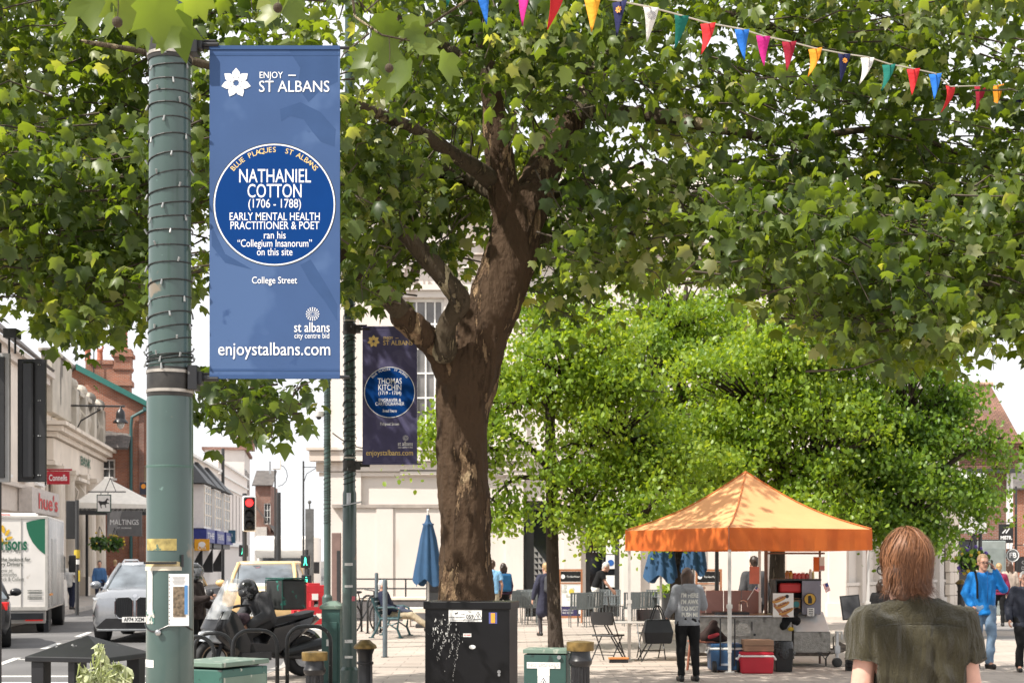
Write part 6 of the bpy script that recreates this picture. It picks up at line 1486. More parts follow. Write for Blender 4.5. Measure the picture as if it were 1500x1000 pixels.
m = MB(); m.loft(slab([(-.10, .78), (.25, .86), (.62, .90), (.95, .96), (.92, .88), (.2, .76)], .15)); m.build('seat', mat('scooter_seat', (.02, .02, .021), .6, var=.3), o, smooth=True, sharp=40)
m = MB(); m.tube([(-.40, -.40, 1.08), (-.46, -.2, 1.06), (-.50, 0, 1.02), (-.46, .2, 1.06), (-.40, .40, 1.08)], .02); m.build('handlebar', BLACK, o)
m = MB()
for s in (-1, 1): m.mark(); m.tube([(-.46, s * .28, 1.07), (-.52, s * .36, 1.20)], .01); m.sph((-.53, s * .40, 1.24), (.03, .09, .055), 10)
m.each('mirror', BLACK, o, smooth=True)
m = MB()
for s in (-1, 1): m.mark(); m.tube([(-.60, s * .09, .72), (-.74, s * .09, .30)], .03)
m.each('fork', DKMETAL, o)
m = MB(); m.tube([(.2, -.12, .34), (.78, -.12, .30)], .05); m.tube([(.2, .12, .34), (.78, .12, .30)], .05); m.build('swing_arm', SCG, o)
m = MB(); m.cyl((.3, -.2, .36), (.98, -.24, .48), .06, .085, 14); m.build('exhaust', DKMETAL, o)
m = MB(); m.tube([(.78 + .36 * math.cos(t), 0, .30 + .36 * math.sin(t)) for t in [R(20) + R(120) * i / 10 for i in range(11)]], .06, 6); m.build('rear_mudguard', SCB, o)
m = MB(); m.box((-.2, -.24, .34), (.5, .08, .12)); m.build('footboard', SCG, o)
bx_ = thing('delivery_box', 'dark delivery box with scuffed green edges on the back of the scooter', 'box', V((X(375, 20.3), 20.4, 0)) + rotm(0, 0, 45) @ V((.50, 0, .96)), 45)
m = MB(); m.box((0, 0, .24), (.42, .42, .44)); m.build('body', mat('delivery_box_fabric', (.025, .028, .028), .6, var=.3, spots=((.01, .16, .12), 7, .62)), bx_, bevel=.03)
m = MB(); GRNE = mat('green_piping', (.008, .07, .055), .6, var=.4, scale=16)
for x in (-.21, .21):
    m.mark(); m.tube([(x, -.205, .03), (x, -.205, .45), (x, .205, .45), (x, .205, .03)], .008, 6)
m.mark(); m.box((0, -.02, .475), (.43, .45, .02)); m.each('edge_trim', GRNE, bx_)

# red plastic road barrier
o = thing('road_barrier', 'bright red plastic road barrier with round holes right of the yellow van', 'barrier', G(460, 28), 18)
REDP = mat('red_plastic', (.52, .02, .03), .45, var=.08)
w_ = .62; h_ = Z(860, 28)
m = MB(); m.M = Matrix.Rotation(R(90), 4, 'X'); 
m = MB(); hs = [(-.20, .55, .13, .10), (.04, .55, .13, .10), (-.20, .34, .13, .10), (.04, .34, .13, .10), (-.10, .78, .2, .12)]
mm = MB(); panel(mm, .56, .95, hs, .09, x0=-.28, z0=.12); mm.add([(-.28, .09, .12), (.28, .09, .12), (.28, .09, 1.07), (-.28, .09, 1.07), (-.28, 0, .12), (.28, 0, .12), (.28, 0, 1.07), (-.28, 0, 1.07)], [(0, 4, 7, 3), (1, 2, 6, 5), (3, 7, 6, 2)])
mm.box((0, .045, 1.14), (.44, .09, .14)); mm.box((0, .045, 1.22), (.24, .085, .06)); mm.build('panel', REDP, o, bevel=.008)
m = MB()
for s in (-1, 1): m.mark(); m.box((s * .24, .045, .06), (.12, .42, .12), taper=.8)
m.each('foot', RUBBER, o, bevel=.01)
m = MB(); m.box((0.02, -.012, .98), (.12, .02, .12)); m.build('white_reflector', WHITE, o)
o2 = dup(o, G(441, 29.5), -35, 'bright red plastic road barrier standing half hidden behind the scooter box')
o['group'] = o2['group'] = 'red road barriers'
o = thing('white_barrier_board', 'white board leaning under the red road barrier behind the hoop', 'board', G(460, 23.5), 10)
MB().box((0, 0, .30), (.42, .08, .56), rot=rotm(8), taper=.9).build('panel', WHITE, o, bevel=.02); MB().box((0, 0, .02), (.5, .3, .04)).build('base', DKFRAME, o)

# ---------------------------------------------------------------- traffic signals and sign posts
o = thing('traffic_signal', 'large traffic signal head with black backing board and pale border at the left edge', 'traffic light', G(-4, 14))
d = 14
m = MB(); m.cyl((-.05, .1, 0), (-.05, .1, Z(500, d)), .055, n=16); m.build('post', DKFRAME, o)
m = MB(); x0, x1 = X(-60, d) - o.location.x, X(16, d) - o.location.x; m.box(((x0 + x1) / 2, -.02, Z(612, d)), (x1 - x0, .05, Z(518, d) - Z(706, d))); m.build('border', mat('signal_grey', (.30, .30, .30), .6, var=.1), o, bevel=.006)
x1b = X(11, d) - o.location.x
m = MB(); m.box(((x0 + x1b) / 2, -.055, Z(612, d)), (x1b - x0 - .02, .03, Z(524, d) - Z(700, d))); m.build('face', BLKPANEL, o)
m = MB(); xa, xb = X(20.5, d) - o.location.x, X(62, d) - o.location.x; m.box(((xa + xb) / 2, .12, Z(614, d)), (xb - xa, .04, Z(524, d) - Z(705, d))); bb = m.build('backing_board', BLKPANEL, o, bevel=.004)
m = MB(); m.box(((xa + xb) / 2 - .03, .085, Z(614, d)), (.12, .05, 1.16)); m.build('signal_case', BLACK, bb, bevel=.02)
m = MB()
for yy in (532, 585, 637, 695): m.sph((xb - .07, .095, Z(yy, d)), .008, 6); m.sph((xb - .05, .095, Z(yy, d)), .006, 6)
m.build('rivets', STEEL, bb)
m = MB(); m.box((.13, .05, Z(488, d)), (.13, .16, .09)); m.tube([(.10, .05, Z(493, d)), (.10, .05, Z(517, d))], .012); m.tube([(.16, .05, Z(493, d)), (.16, .05, Z(517, d))], .012); m.build('detector_camera', BLACK, o, bevel=.01)
d = 38
o = thing('traffic_signal', 'three lamp traffic signal showing red on a pole down the left street', 'traffic light', G(358.5, d), 12)
m = MB(); m.cyl((0, .1, 0), (0, .1, Z(722, d)), .06, n=14); m.build('post', DKFRAME, o)
zc = Z(752, d); m = MB(); m.box((.12, 0, zc), (.32, .10, .92)); m.build('backing_board', BLKPANEL, o, bevel=.05); m = MB(); m.box((.12, .012, zc), (.36, .08, .96)); m.build('white_border', WHITE, o, bevel=.05)
for k, c in enumerate(((.9, .02, .02), None, None)):
    z = zc + .29 - .29 * k; m = MB(); m.M = Matrix.Translation((.12, -.05, z)) @ Matrix.Rotation(R(90), 4, 'X')
    vs = [V((.125 * math.cos(t), .125 * math.sin(t), dz * (1 if math.sin(t) > -.3 else .15))) for dz in (0, .16) for t in [2 * PI * i / 20 for i in range(20)]]
    m.add(vs, [(i, (i + 1) % 20, 20 + (i + 1) % 20, 20 + i) for i in range(20)]); h = m.build('hood', BLACK, o)
    m = MB(); m.sph((.12, -.05, z), (.105, .03, .105), 16); m.build('lens', mat('red_lens', (.6, .01, .01), .3, emit=((1, .03, .03), 2.2)) if c else BLACK, h)
def ped(label, px, py, d, green=True):
    o = thing('pedestrian_signal', label, 'pedestrian signal', G(px, d)); z = Z(py, d)
    MB().cyl((0, .12, 0), (0, .12, z + .3), .05, n=12).build('post', DKFRAME, o); q = MB().box((0, 0, z), (.24, .16, .32)).build('case', BLACK, o, bevel=.02)
    m = MB(); s = .2; GM = bpy.data.materials.get('green_man') or mat('green_man', (.02, .5, .3), .4, emit=((.1, 1, .6), 1.6))
    c = V((0, -.085, z)); m.sph(c + V((0, 0, .09)), (.02, .004, .02), 8); m.box(c + V((0, 0, .03)), (.05, .006, .08)); m.box(c + V((-.025, 0, -.05)), (.02, .006, .10), rot=rotm(0, 18)); m.box(c + V((.025, 0, -.05)), (.02, .006, .10), rot=rotm(0, -18)); m.build('green_figure', GM, q); return o
ped('pedestrian signal with a green figure beside the red traffic light pole', 357, 806, 39)
ped('higher pedestrian signal with a green figure on the dark pillar right of the white van', 448, 822, 36)
ped('lower pedestrian signal box with a green figure above the red barrier', 449.5, 851, 34)
def pole(name, label, px, d, ytop, r, m_=DKFRAME, cat='post', extra=None):
    o = thing(name, label, cat, G(px, d)); m = MB(); m.cyl((0, 0, 0), (0, 0, Z(ytop, d)), r, r * .8, 12); m.build('post', m_, o)
    if extra: extra(o, d)
    return o
pole('dark_post', 'plain dark post in front of the white van', 408, 42, 721, .085)
def ant(o, d):
    z = Z(680, d); m = MB(); m.box((.05, 0, z), (.28, .2, .32)); m.build('antenna_box', WHITE, o, bevel=.03); m = MB(); m.tube([V((.1 + .3 * math.sin(t), 0, z - .35 - .35 * math.cos(t))) for t in [i * .5 for i in range(8)]], .012, 5); m.build('cable', WIRE, o); m = MB(); m.box((-.16, 0, z - .1), (.06, .06, .4)); m.build('bracket', STEEL, o)
pole('antenna_mast', 'thin mast with a white antenna box over the end of the street', 403, 46, 676, .03, cat='mast', extra=ant)
def arm(o, d): m = MB(); z = Z(684, d); m.tube([(0, 0, z), (.45, 0, z)], .012); m.tube([(0, 0, z - .5), (.1, 0, z - .2), (.4, 0, z - .02)], .012); m.build('arm', DKMETAL, o)
pole('thin_lamp_column', 'thin dark lamp column at the end of the street beside the town hall corner', 444.5, 44, 675, .035, cat='lamp post', extra=arm)
def boxtop(o, d): m = MB(); m.box((0, 0, Z(745, d) / 2 + .3), (.20, .16, Z(745, d) - .6)); m.cyl((0, 0, Z(745, d)), (0, 0, Z(736, d)), .02); m.sph((0, 0, Z(735, d)), .05); m.build('casing', mat('pillar_grey', (.10, .10, .10), .7, var=.3), o)
pole('dark_pillar', 'square dark grey pillar beside the town hall corner', 453.5, 37, 770, .05, cat='pillar', extra=boxtop)
d = 44
o = thing('sign_back', 'tall dark signal backing board seen from behind on a post with a yellow band', 'traffic light', G(113, d), 10)
m = MB(); m.cyl((0, 0, 0), (0, 0, Z(732, d)), .06, n=12); m.build('post', DKFRAME, o); MB().box((-.16, .08, Z(761, d)), (.36, .05, 1.18)).build('backing_board', BLKPANEL, o, bevel=.02)
m = MB(); m.mark(); m.cyl((0, 0, Z(817, d)), (0, 0, Z(805, d)), .09, n=12); m.mark(); m.box((.07, -.05, Z(843, d)), (.05, .03, .34)); m.each('yellow_band', mat('band_yellow', (.5, .36, .03), .6), o)
MB().cyl((0, 0, Z(826, d)), (0, 0, Z(819, d)), .075, n=12).build('white_band', WHITE, o)
# right street signs
d = 34
o = thing('parking_sign', 'white parking restriction sign on two dark posts at the right edge of the trees', 'sign', G(1428, d))
m = MB()
for px in (1429, 1437): m.mark(); m.cyl((X(px, d) - o.location.x, .06, 0), (X(px, d) - o.location.x, .06, Z(690, d)), .045, n=12)
m.each('post', DKFRAME, o)
xc = X(1425, d) - o.location.x; w_ = 40 * d / F
m = MB(); m.box((xc, 0, Z(737, d)), (w_, .03, 88 * d / F)); f = m.build('face', WHITE, o, bevel=.02)
m = MB(); m.text('Permit', .12, (xc, -.02, Z(748, d))); 
for t, yy in (('Mon - Thurs', 752), ('8am - 6pm', 757), ('Permit Holders', 762), ('only', 766), ('Fri & Sat', 770), ('8 am - 6pm', 774), ('2pm - 7pm', 778)): m.text(t, .085, (xc, -.02, Z(yy + 1, d)), bold=.01)
m.box((xc - .02, -.018, Z(747, d)), (.16, .004, .05)); m.build('lettering', BLK_INK, f)
m = MB(); m.tube([V((xc + .13 * math.cos(t), -.022, Z(732, d) + .13 * math.sin(t))) for t in [2 * PI * i / 24 for i in range(24)]], .022, 6, closed=True); m.build('red_ring', RED_INK, f)
o, w_, h_ = board('shop_projecting_sign', 'black square board lettered MISTR. hanging over the right hand pavement', 'sign', 1463, 767, 1484, 795, 46, BLKPANEL)
m = MB(); m.text('MISTR.', .16, (0, -.035, -.14), fit=w_ * .8, bold=.03); m.prism([(-.14, .02), (-.02, .14), (0, .12), (-.11, .0)], .004, (0, -.033, 0)); m.prism([(-.03, .02), (.09, .18), (.11, .16), (0, 0)], .004, (0, -.033, 0)); m.build('lettering', WHT_INK, o); m = MB(); m.tube([(.22, 0, h_ / 2 + .05), (-.3, 0, h_ / 2 + .05)], .015); m.build('iron_arm', BLACK, o)
o = thing('round_sign', 'round grey hanging sign lettered FB with a pale ring', 'sign', P(1483, 813, 44))
m = MB(); m.lathe([(.21, -.02), (.21, .02)], n=28, rot=rotm(90)); m.build('board', mat('round_sign_grey', (.09, .10, .10), .5), o); m = MB(); m.tube([V((.185 * math.cos(t), -.025, .185 * math.sin(t))) for t in [2 * PI * i / 28 for i in range(28)]], .01, 6, closed=True); m.text('FB', .22, (0, -.027, 0), bold=.01); m.build('lettering', WHT_INK, o)
m = MB(); m.tube([(0, 0, .21), (0, 0, .32), (.5, 0, .32)], .014); m.build('iron_arm', BLACK, o)
pole('thin_lamp_column', 'tall thin black lamp column at the right edge of the street', 1488, 48, 712, .05, cat='lamp post')
o, w_, h_ = board('wall_sign', 'small dark shop sign board at the right edge below the round sign', 'sign', 1490, 816, 1520, 838, 60, BLKPANEL); m = MB(); m.text('OPEN', .2, (0, -.035, .1)); m.text('DAILY', .2, (0, -.035, -.14)); m.build('lettering', mat('grey_letters', (.3, .3, .3), .6), o)
o = thing('grey_kiosk', 'pale grey equipment kiosk behind the man in the blue jacket', 'kiosk', G(1452, 44)); m = MB(); m.box((0, 0, 1.15), (.75, .5, 2.3)); m.build('body', mat('kiosk_grey', (.22, .25, .24), .5, var=.1), o, bevel=.03); MB().box((0, -.26, 1.2), (.6, .02, 1.7)).build('door', mat('kiosk_door', (.18, .21, .20), .5), o)
# ================================================================ people
from mathutils.bvhtree import BVHTree
SKIN = mat('skin', (.52, .29, .21), .5, var=.06, scale=14, spec=.4); SKIN2 = mat('skin_tanned', (.44, .23, .155), .5, var=.07, scale=14)
EYEM = mat('eye', (.06, .05, .045), .25); LIPM = mat('lips', (.38, .15, .12), .5)
def cloth(name, c, var=.12, scale=9, bump=.35, bscale=40, rough=.85, **k): return mat(name, c, rough, var=var, scale=scale, bump=bump, bscale=bscale, spec=.25, **k)
J0 = dict(pel=(0, 0, .94), che=(0, .01, 1.28), nck=(0, .02, 1.47), hd=(0, -.005, 1.615),
          sha=(-.168, .02, 1.40), shb=(.168, .02, 1.40), ela=(-.235, .03, 1.13), elb=(.235, .03, 1.13), wra=(-.245, -.06, .89), wrb=(.245, -.06, .89),
          hia=(-.094, 0, .92), hib=(.094, 0, .92), kna=(-.10, -.02, .50), knb=(.10, -.02, .50), ana=(-.10, .02, .09), anb=(.10, .02, .09), toa=(-.115, -.13, .03), tob=(.115, -.13, .03))
def wrinkle(amp, s=(9, 9, 4), seed=0):
    def f(co, n):
        a = noise.noise(V((co.x * s[0] + seed, co.y * s[1], co.z * s[2]))) * amp + noise.noise(V((co.x * 24, co.y * 24 + seed, co.z * 15))) * amp * .35
        return n * a
    return f
def hand(m, wr, el, thumb, palm, curl=30, k=1.0):
    f = (wr - el).normalized(); s = (thumb - f * thumb.dot(f)).normalized(); n = (palm - f * palm.dot(f) - s * palm.dot(s)).normalized()
    for off, ln in ((-.030, .80), (-.010, .95), (.010, 1.0), (.029, .92)):
        b = wr + (f * .082 + s * off) * k; m.cap(wr + s * off * .6 * k, b, .0165 * k, .0125 * k, 8)
        p = b
        for i, (l_, r0, r1) in enumerate(((.040, .0115, .0100), (.027, .0100, .0090), (.021, .0090, .0078))):
            a = R(curl * (.5 + i * .85)); q = p + (f * math.cos(a) + n * math.sin(a)) * l_ * ln * k; m.cap(p, q, r0 * k, r1 * k, 8); p = q
    a = wr + (f * .022 + s * .022) * k; b = a + (f * .62 + s * .66 + n * .35).normalized() * .042 * k; c = b + (f * .92 + s * .18 + n * .38).normalized() * .032 * k
    m.cap(a, b, .0155 * k, .0125 * k, 8); m.cap(b, c, .0120 * k, .0095 * k, 8)
def person(label, loc, rz, H, J={}, top=None, legs=None, shoes=None, skin=SKIN, hair=None, hairlen=0, sleeve=1.0, hem=.0, tt=1.0, lt=1.0, flare=1.0, head=(0, 0), voxel=.010,
           hood=None, helmet=None, face=True, topname='jacket', legname='trousers', coat=0, curl=28, glasses=False, group=None, bulk=1.0, amp=.013, collar=None):
    o = thing('person', label, 'person', loc, rz, group); S = H / 1.75
    j = {k: V(v) for k, v in {**J0, **J}.items()}
    Mh = rotm(head[0], 0, head[1]); hd = j['hd']; hp = lambda x, y, z: hd + Mh @ V((x, y, z))
    sc_ = lambda mb: (setattr(mb, 'v', [(a * S, b * S, c * S) for a, b, c in mb.v]), mb)[1]
    m = MB()
    m.sph(hp(0, .012, .035), (.076, .095, .098), 16, rot=Mh); m.sph(hp(0, -.022, -.032), (.060, .072, .082), 14, rot=Mh); m.sph(hp(0, -.062, -.092), .030, 10)
    m.cap(hp(0, -.088, .012), hp(0, -.108, -.024), .009, .014, 8); m.cap(hp(-.034, -.079, .034), hp(.034, -.079, .034), .013, n=8)
    for s in (-1, 1): m.sph(hp(s * .077, .012, -.006), (.013, .022, .034), 8, rot=Mh)
    m.cap(hp(0, .015, -.05), j['nck'] + V((0, .005, -.03)), .054, .060, 12)
    for a in 'ab':
        m.cap(j['nck'] + V((0, 0, -.02)), j['sh' + a] + V((0, 0, -.02)), .036, .036); m.cap(j['sh' + a] + V((0, 0, -.03)), j['el' + a], .040 * bulk, .040 * bulk, 10); m.cap(j['el' + a], j['wr' + a], .040 * bulk, .027, 10)
        sg = -1 if a == 'a' else 1; f = (j['wr' + a] - j['el' + a]).normalized()
        th_ = V((0, -1, .15)) if abs(f.z) > .6 else V((0, 0, 1)); hand(m, j['wr' + a], j['el' + a], th_, V((-sg, -.15, 0)) if abs(f.z) > .6 else V((-sg * .6, 0, -.8)), curl)
        m.cap(j['sh' + a].lerp(j['che'], .4), j['pel'], .065, .08); m.cap(j['hi' + a], j['kn' + a], .075, .052); m.cap(j['kn' + a], j['an' + a], .050, .035); m.cap(j['an' + a], j['to' + a] + V((0, 0, .015)), .035, .03)
    fuse(sc_(m), 'body', skin, o, voxel * S, 3)
    if face:
        for s in (-1, 1): q = MB(); q.sph(hp(s * .031, -.083, .006), (.0125, .008, .0075), 10, rot=Mh); sc_(q).build('eye', EYEM, o, smooth=True)
        q = MB(); q.cap(hp(-.018, -.090, -.056), hp(.018, -.090, -.056), .006, n=8); sc_(q).build('mouth', LIPM, o, smooth=True)
    if glasses:
        q = MB()
        for s in (-1, 1): q.tube([hp(s * .033 + .024 * math.cos(t), -.101, .006 + .018 * math.sin(t)) for t in [2 * PI * i / 14 for i in range(14)]], .003, 5, closed=True); q.tube([hp(s * .055, -.10, .01), hp(s * .08, .0, .012)], .003, 5)
        q.tube([hp(-.01, -.105, .01), hp(.01, -.105, .01)], .003, 5); sc_(q).build('glasses', BLACK, o)
    # upper garment
    m = MB(); t = .016 * tt; pel = j['pel'] + V((0, 0, -hem))
    m.cap(j['sha'], j['shb'], .044 + t, n=12); m.cap(j['nck'] + V((0, .01, -.04)), j['che'], .062 + t, .10 + t, 12)
    for a in 'ab':
        sg = -1 if a == 'a' else 1
        m.cap(j['nck'] + V((sg * .03, .01, -.035)), j['sh' + a], .040 + t * .5, .050 + t, 12)
        m.cap(j['sh' + a].lerp(j['che'], .45), pel + V((sg * .075, 0, .04)), .094 * bulk + t, .088 * bulk + t, 14)
        if coat: m.cap(pel + V((sg * .075, 0, .04)), pel + V((sg * .10, 0, -coat)), .09 + t, .115 + t, 12)
        e = j['sh' + a].lerp(j['el' + a], min(1, sleeve * 2)); m.cap(j['sh' + a], e, .055 * bulk + t, (.049 if sleeve > .5 else .055) * bulk + t, 12)
        if sleeve > .5: w_ = j['el' + a].lerp(j['wr' + a], min(1, (sleeve - .5) * 2) * .97); m.cap(j['el' + a], w_, .049 * bulk + t, .034 + t * .8, 12)
    m.cap(j['che'], pel + V((0, 0, .05)), .10 * bulk + t, .098 * bulk + t, 14)
    if collar:
        m.cap(j['nck'] + V((0, .012, -.02)), j['nck'] + V((0, .012, .012)), .062, .060, 14)
        for sg in (-1, 1): m.cap(j['nck'] + V((sg * .03, .012, -.005)), V((sg * .135, .02, 1.44)), .054, .052, 12)
    if abs((j['che'] - j['pel']).y) < .08 and not coat:
        m.cap(pel + V((-.075, .0, -.03)), pel + V((.075, .0, -.03)), .098 * bulk + t, n=14); zh = (pel.z - .06) * S; wf = wrinkle(amp, seed=rz); dsp = lambda co, n: (wf(co, n) if co.z > zh + .012 else V((0, 0, zh - co.z if co.z < zh else 0)))
    else: dsp = wrinkle(amp, seed=rz)
    if sleeve < .5:
        d0 = dsp; cuts = [(j['sh' + a] * S, (j['el' + a] - j['sh' + a]).normalized(), (j['el' + a] - j['sh' + a]).length * sleeve * 2 * S + .012) for a in 'ab']
        def dsp(co, n, d0=d0):
            r_ = d0(co, n)
            for s0, dr, L in cuts:
                w_ = co - s0; q_ = w_.dot(dr)
                if q_ > L and (w_ - dr * q_).length < .085: r_ = -dr * (q_ - L) + (w_ - dr * q_) * .06
            return r_
    top_o = fuse(sc_(m), topname, top, o, voxel * 1.1 * S, 4, disp=dsp)
    # legs
    m = MB(); t = .012 * lt
    m.cap(j['pel'] + V((-.07, 0, .02)), j['pel'] + V((.07, 0, .02)), .104 + t * .6, n=14)
    for a in 'ab': m.cap(j['hi' + a], j['kn' + a], .092 + t, .060 + t, 14); m.cap(j['kn' + a], j['an' + a] + V((0, 0, .03)), .054 + t, (.042 + t) * flare, 14)
    fuse(sc_(m), legname, legs, o, voxel * 1.1 * S, 4, disp=wrinkle(amp * .9, (7, 7, 9), rz))
    for a in 'ab':
        m = MB(); an, to = j['an' + a], j['to' + a]; dr_ = (to - an); dr_.z = 0; dr_.normalize(); b = an + V((0, 0, -.042)) - dr_ * .045
        m.cap(b, to + V((0, 0, .012)) , .044, .038, 12); m.cap(an, an + V((0, 0, -.03)), .047, .048, 12); m.cap(b + V((0, 0, -.02)), to + V((0, 0, -.008)), .038, .034, 12)
        fuse(sc_(m), 'shoe', shoes or BLACK, o, .010, 3)
    if hair:
        m = MB(); m.sph(hp(0, .020, .048), (.084, .098, .100), 16, rot=Mh)
        m2 = MB(); m2.v = []
        if hairlen: 
            for x in (-.05, 0, .05): m.cap(hp(x, .06, .0), hp(x * 1.15, .075, -hairlen), .058, .036, 12)
            for s in (-1, 1): m.cap(hp(s * .06, .0, .03), hp(s * .075, .02, -hairlen * .85), .032, .022, 10)
        else: m.cap(hp(0, .05, .0), hp(0, .062, -.04), .062, .045, 12)
        def hd_(co, n):
            q = Mh.inverted() @ (co / S - hd); r_ = n * (noise.noise(V((q.x * 60, q.y * 60, q.z * 16))) * .006)
            if q.y < -.045 and q.z < .085: r_ = r_ + V(Mh @ V((0, .05 + (-.045 - q.y), 0))) * S
            return r_
        fuse(sc_(m), 'hair', hair, o, .008, 2, disp=hd_)
    if helmet:
        m = MB(); m.sph(hp(0, .01, .035), (.125, .145, .135), 24, rot=Mh); m.cap(hp(0, .03, -.02), hp(0, .02, -.075), .115, .105, 18); m.cap(hp(-.05, -.05, -.085), hp(.05, -.05, -.085), .062, n=12)
        h = fuse(sc_(m), 'helmet', helmet, o, .010, 4)
        m = MB(); rings = []
        for za, r_ in ((.085, .128), (.045, .14), (.0, .143), (-.04, .138)): rings.append([hp(r_ * math.sin(a), .005 - r_ * 1.08 * math.cos(a), za) for a in [R(-70 + 14 * i) for i in range(11)]])
        for A, B in zip(rings, rings[1:]): m.add(A + B, [(i, i + 1, 12 + i, 11 + i) for i in range(10)])
        sc_(m).build('visor', mat('visor', (.30, .31, .33), .1, alpha=.55, spec=.9), h, smooth=True)
        m = MB()
        for s in (-1, 1): m.lathe([(.03, 0), (.03, .012), (.015, .018)], hp(s * .125, -.03, .03), 12, rot=Mh @ rotm(0, 90 * s, 0))
        sc_(m).build('visor_pivot', DKMETAL, h)
    if hood:
        m = MB(); n_ = j['nck']; m.cap(n_ + V((-.07, .07, -.01)), n_ + V((.07, .07, -.01)), .045, n=12); m.cap(n_ + V((-.085, .02, .01)), n_ + V((-.05, .10, -.06)), .036, .04); m.cap(n_ + V((.085, .02, .01)), n_ + V((.05, .10, -.06)), .036, .04); m.cap(n_ + V((-.05, .085, -.06)), n_ + V((.05, .085, -.06)), .05); m.cap(n_ + V((0, .08, -.06)), n_ + V((0, .085, -.12)), .05, .035)
        fuse(sc_(m), 'hood', hood, o, .010, 4, disp=wrinkle(.006))
    o['S'] = S; del o['S']
    return o, j, S, top_o
def decal(th, surf, lines, m_, y0, name='lettering', side=1, off=.004):
    """lettering laid on a garment: lines of (text, size, x, z, fit) projected along y"""
    me = surf.data; bv = BVHTree.FromPolygons([v.co for v in me.vertices], [tuple(p.vertices) for p in me.polygons])
    mb = MB(); 
    for t, size, x, z, fit in lines: mb.text(t, size, (x, 0, z), ux=(-side, 0, 0), fit=fit, bold=.035)
    out = []
    for x, y, z in mb.v:
        h = bv.ray_cast(V((x, side * 1.0, z)), V((0, -side, 0)))
        out.append((x, (h[0].y if h[0] is not None else y0) + side * off, z))
    mb.v = out; return mb.build(name, m_, th)

NAVY = cloth('navy_cloth', (.018, .022, .045)); DKGREY = cloth('dark_grey_jacket', (.06, .061, .066)); DENIM = cloth('pale_denim', (.17, .25, .36), .28, 5, spots=((.33, .42, .52), 3.0, .60)); BLKCLOTH = cloth('black_cloth', (.010, .010, .011))
HAIRB = mat('brown_hair', (.06, .032, .02), .45, var=.4, scale=30, stretch=(1, 1, .25)); HAIRD = mat('dark_hair', (.028, .016, .011), .4, var=.4, scale=30, stretch=(1, 1, .25)); HAIRBL = mat('blond_hair', (.38, .25, .12), .5, var=.3, scale=30); HAIRG = mat('grey_hair', (.5, .48, .46), .6, var=.2, scale=30); HAIRS = mat('sandy_hair', (.28, .18, .10), .5, var=.35, scale=30)
WHITECL = cloth('white_cloth', (.68, .66, .62))
SHOEB = mat('black_shoe', (.014, .013, .013), .45, var=.2)

# ---- the man in the olive shirt, walking away from us
OLIVE = bpy.data.materials.new('olive_linen'); OLIVE.use_nodes = True
t_ = OLIVE.node_tree; b_ = t_.nodes['Principled BSDF']; L_ = t_.links.new
b_.inputs['Roughness'].default_value = .9; b_.inputs['Specular IOR Level'].default_value = .2; b_.inputs['Sheen Weight'].default_value = .15
tc_ = t_.nodes.new('ShaderNodeTexCoord'); n1_ = t_.nodes.new('ShaderNodeTexNoise'); n1_.inputs['Scale'].default_value = 260; n1_.inputs['Detail'].default_value = 3
mp_ = t_.nodes.new('ShaderNodeMapping'); mp_.inputs['Scale'].default_value = (1, 1, .35); mp_.inputs['Rotation'].default_value = (0, .25, 0); n2_ = t_.nodes.new('ShaderNodeTexNoise'); n2_.inputs['Scale'].default_value = 11; n2_.inputs['Distortion'].default_value = 1.2; n2_.inputs['Detail'].default_value = 7
r_ = t_.nodes.new('ShaderNodeValToRGB'); r_.color_ramp.elements[0].position = .3; r_.color_ramp.elements[1].position = .7; r_.color_ramp.elements[0].color = (.032, .027, .012, 1); r_.color_ramp.elements[1].color = (.055, .047, .022, 1)
L_(tc_.outputs['Object'], n1_.inputs['Vector']); L_(tc_.outputs['Object'], mp_.inputs['Vector']); L_(mp_.outputs['Vector'], n2_.inputs['Vector']); L_(n1_.outputs['Fac'], r_.inputs['Fac']); L_(r_.outputs['Color'], b_.inputs['Base Color'])
ad_ = t_.nodes.new('ShaderNodeMath'); ad_.operation = 'MULTIPLY_ADD'; ad_.inputs[1].default_value = 6; L_(n2_.outputs['Fac'], ad_.inputs[0]); L_(n1_.outputs['Fac'], ad_.inputs[2])
bp_ = t_.nodes.new('ShaderNodeBump'); bp_.inputs['Strength'].default_value = .9; bp_.inputs['Distance'].default_value = .014; L_(ad_.outputs[0], bp_.inputs['Height']); L_(bp_.outputs['Normal'], b_.inputs['Normal'])
d = 5.5
o, j, S, shirt = person('man with auburn hair and creased olive shirt walking away in the right foreground', G(1338, d), 180, 1.80,
    dict(sha=(-.176, .02, 1.418), shb=(.176, .02, 1.418), ela=(-.212, .04, 1.12), elb=(.212, .04, 1.12), wra=(-.205, -.10, .90), wrb=(.215, -.08, .90), hd=(.03, -.01, 1.615), kna=(-.10, -.12, .52), ana=(-.10, -.16, .11), toa=(-.11, -.31, .04), knb=(.10, .03, .5), anb=(.10, .16, .12), tob=(.11, .03, .03)),
    OLIVE, DENIM, SHOEB, skin=mat('fair_skin', (.60, .34, .26), .45, var=.10, scale=24, spec=.4), sleeve=.22, hem=.04, tt=1.0, head=(4, 16), voxel=.0075, face=True, topname='shirt', glasses=True, amp=.0, collar=True, bulk=1.06)
me = shirt.data; ns = [v.normal.copy() for v in me.vertices]
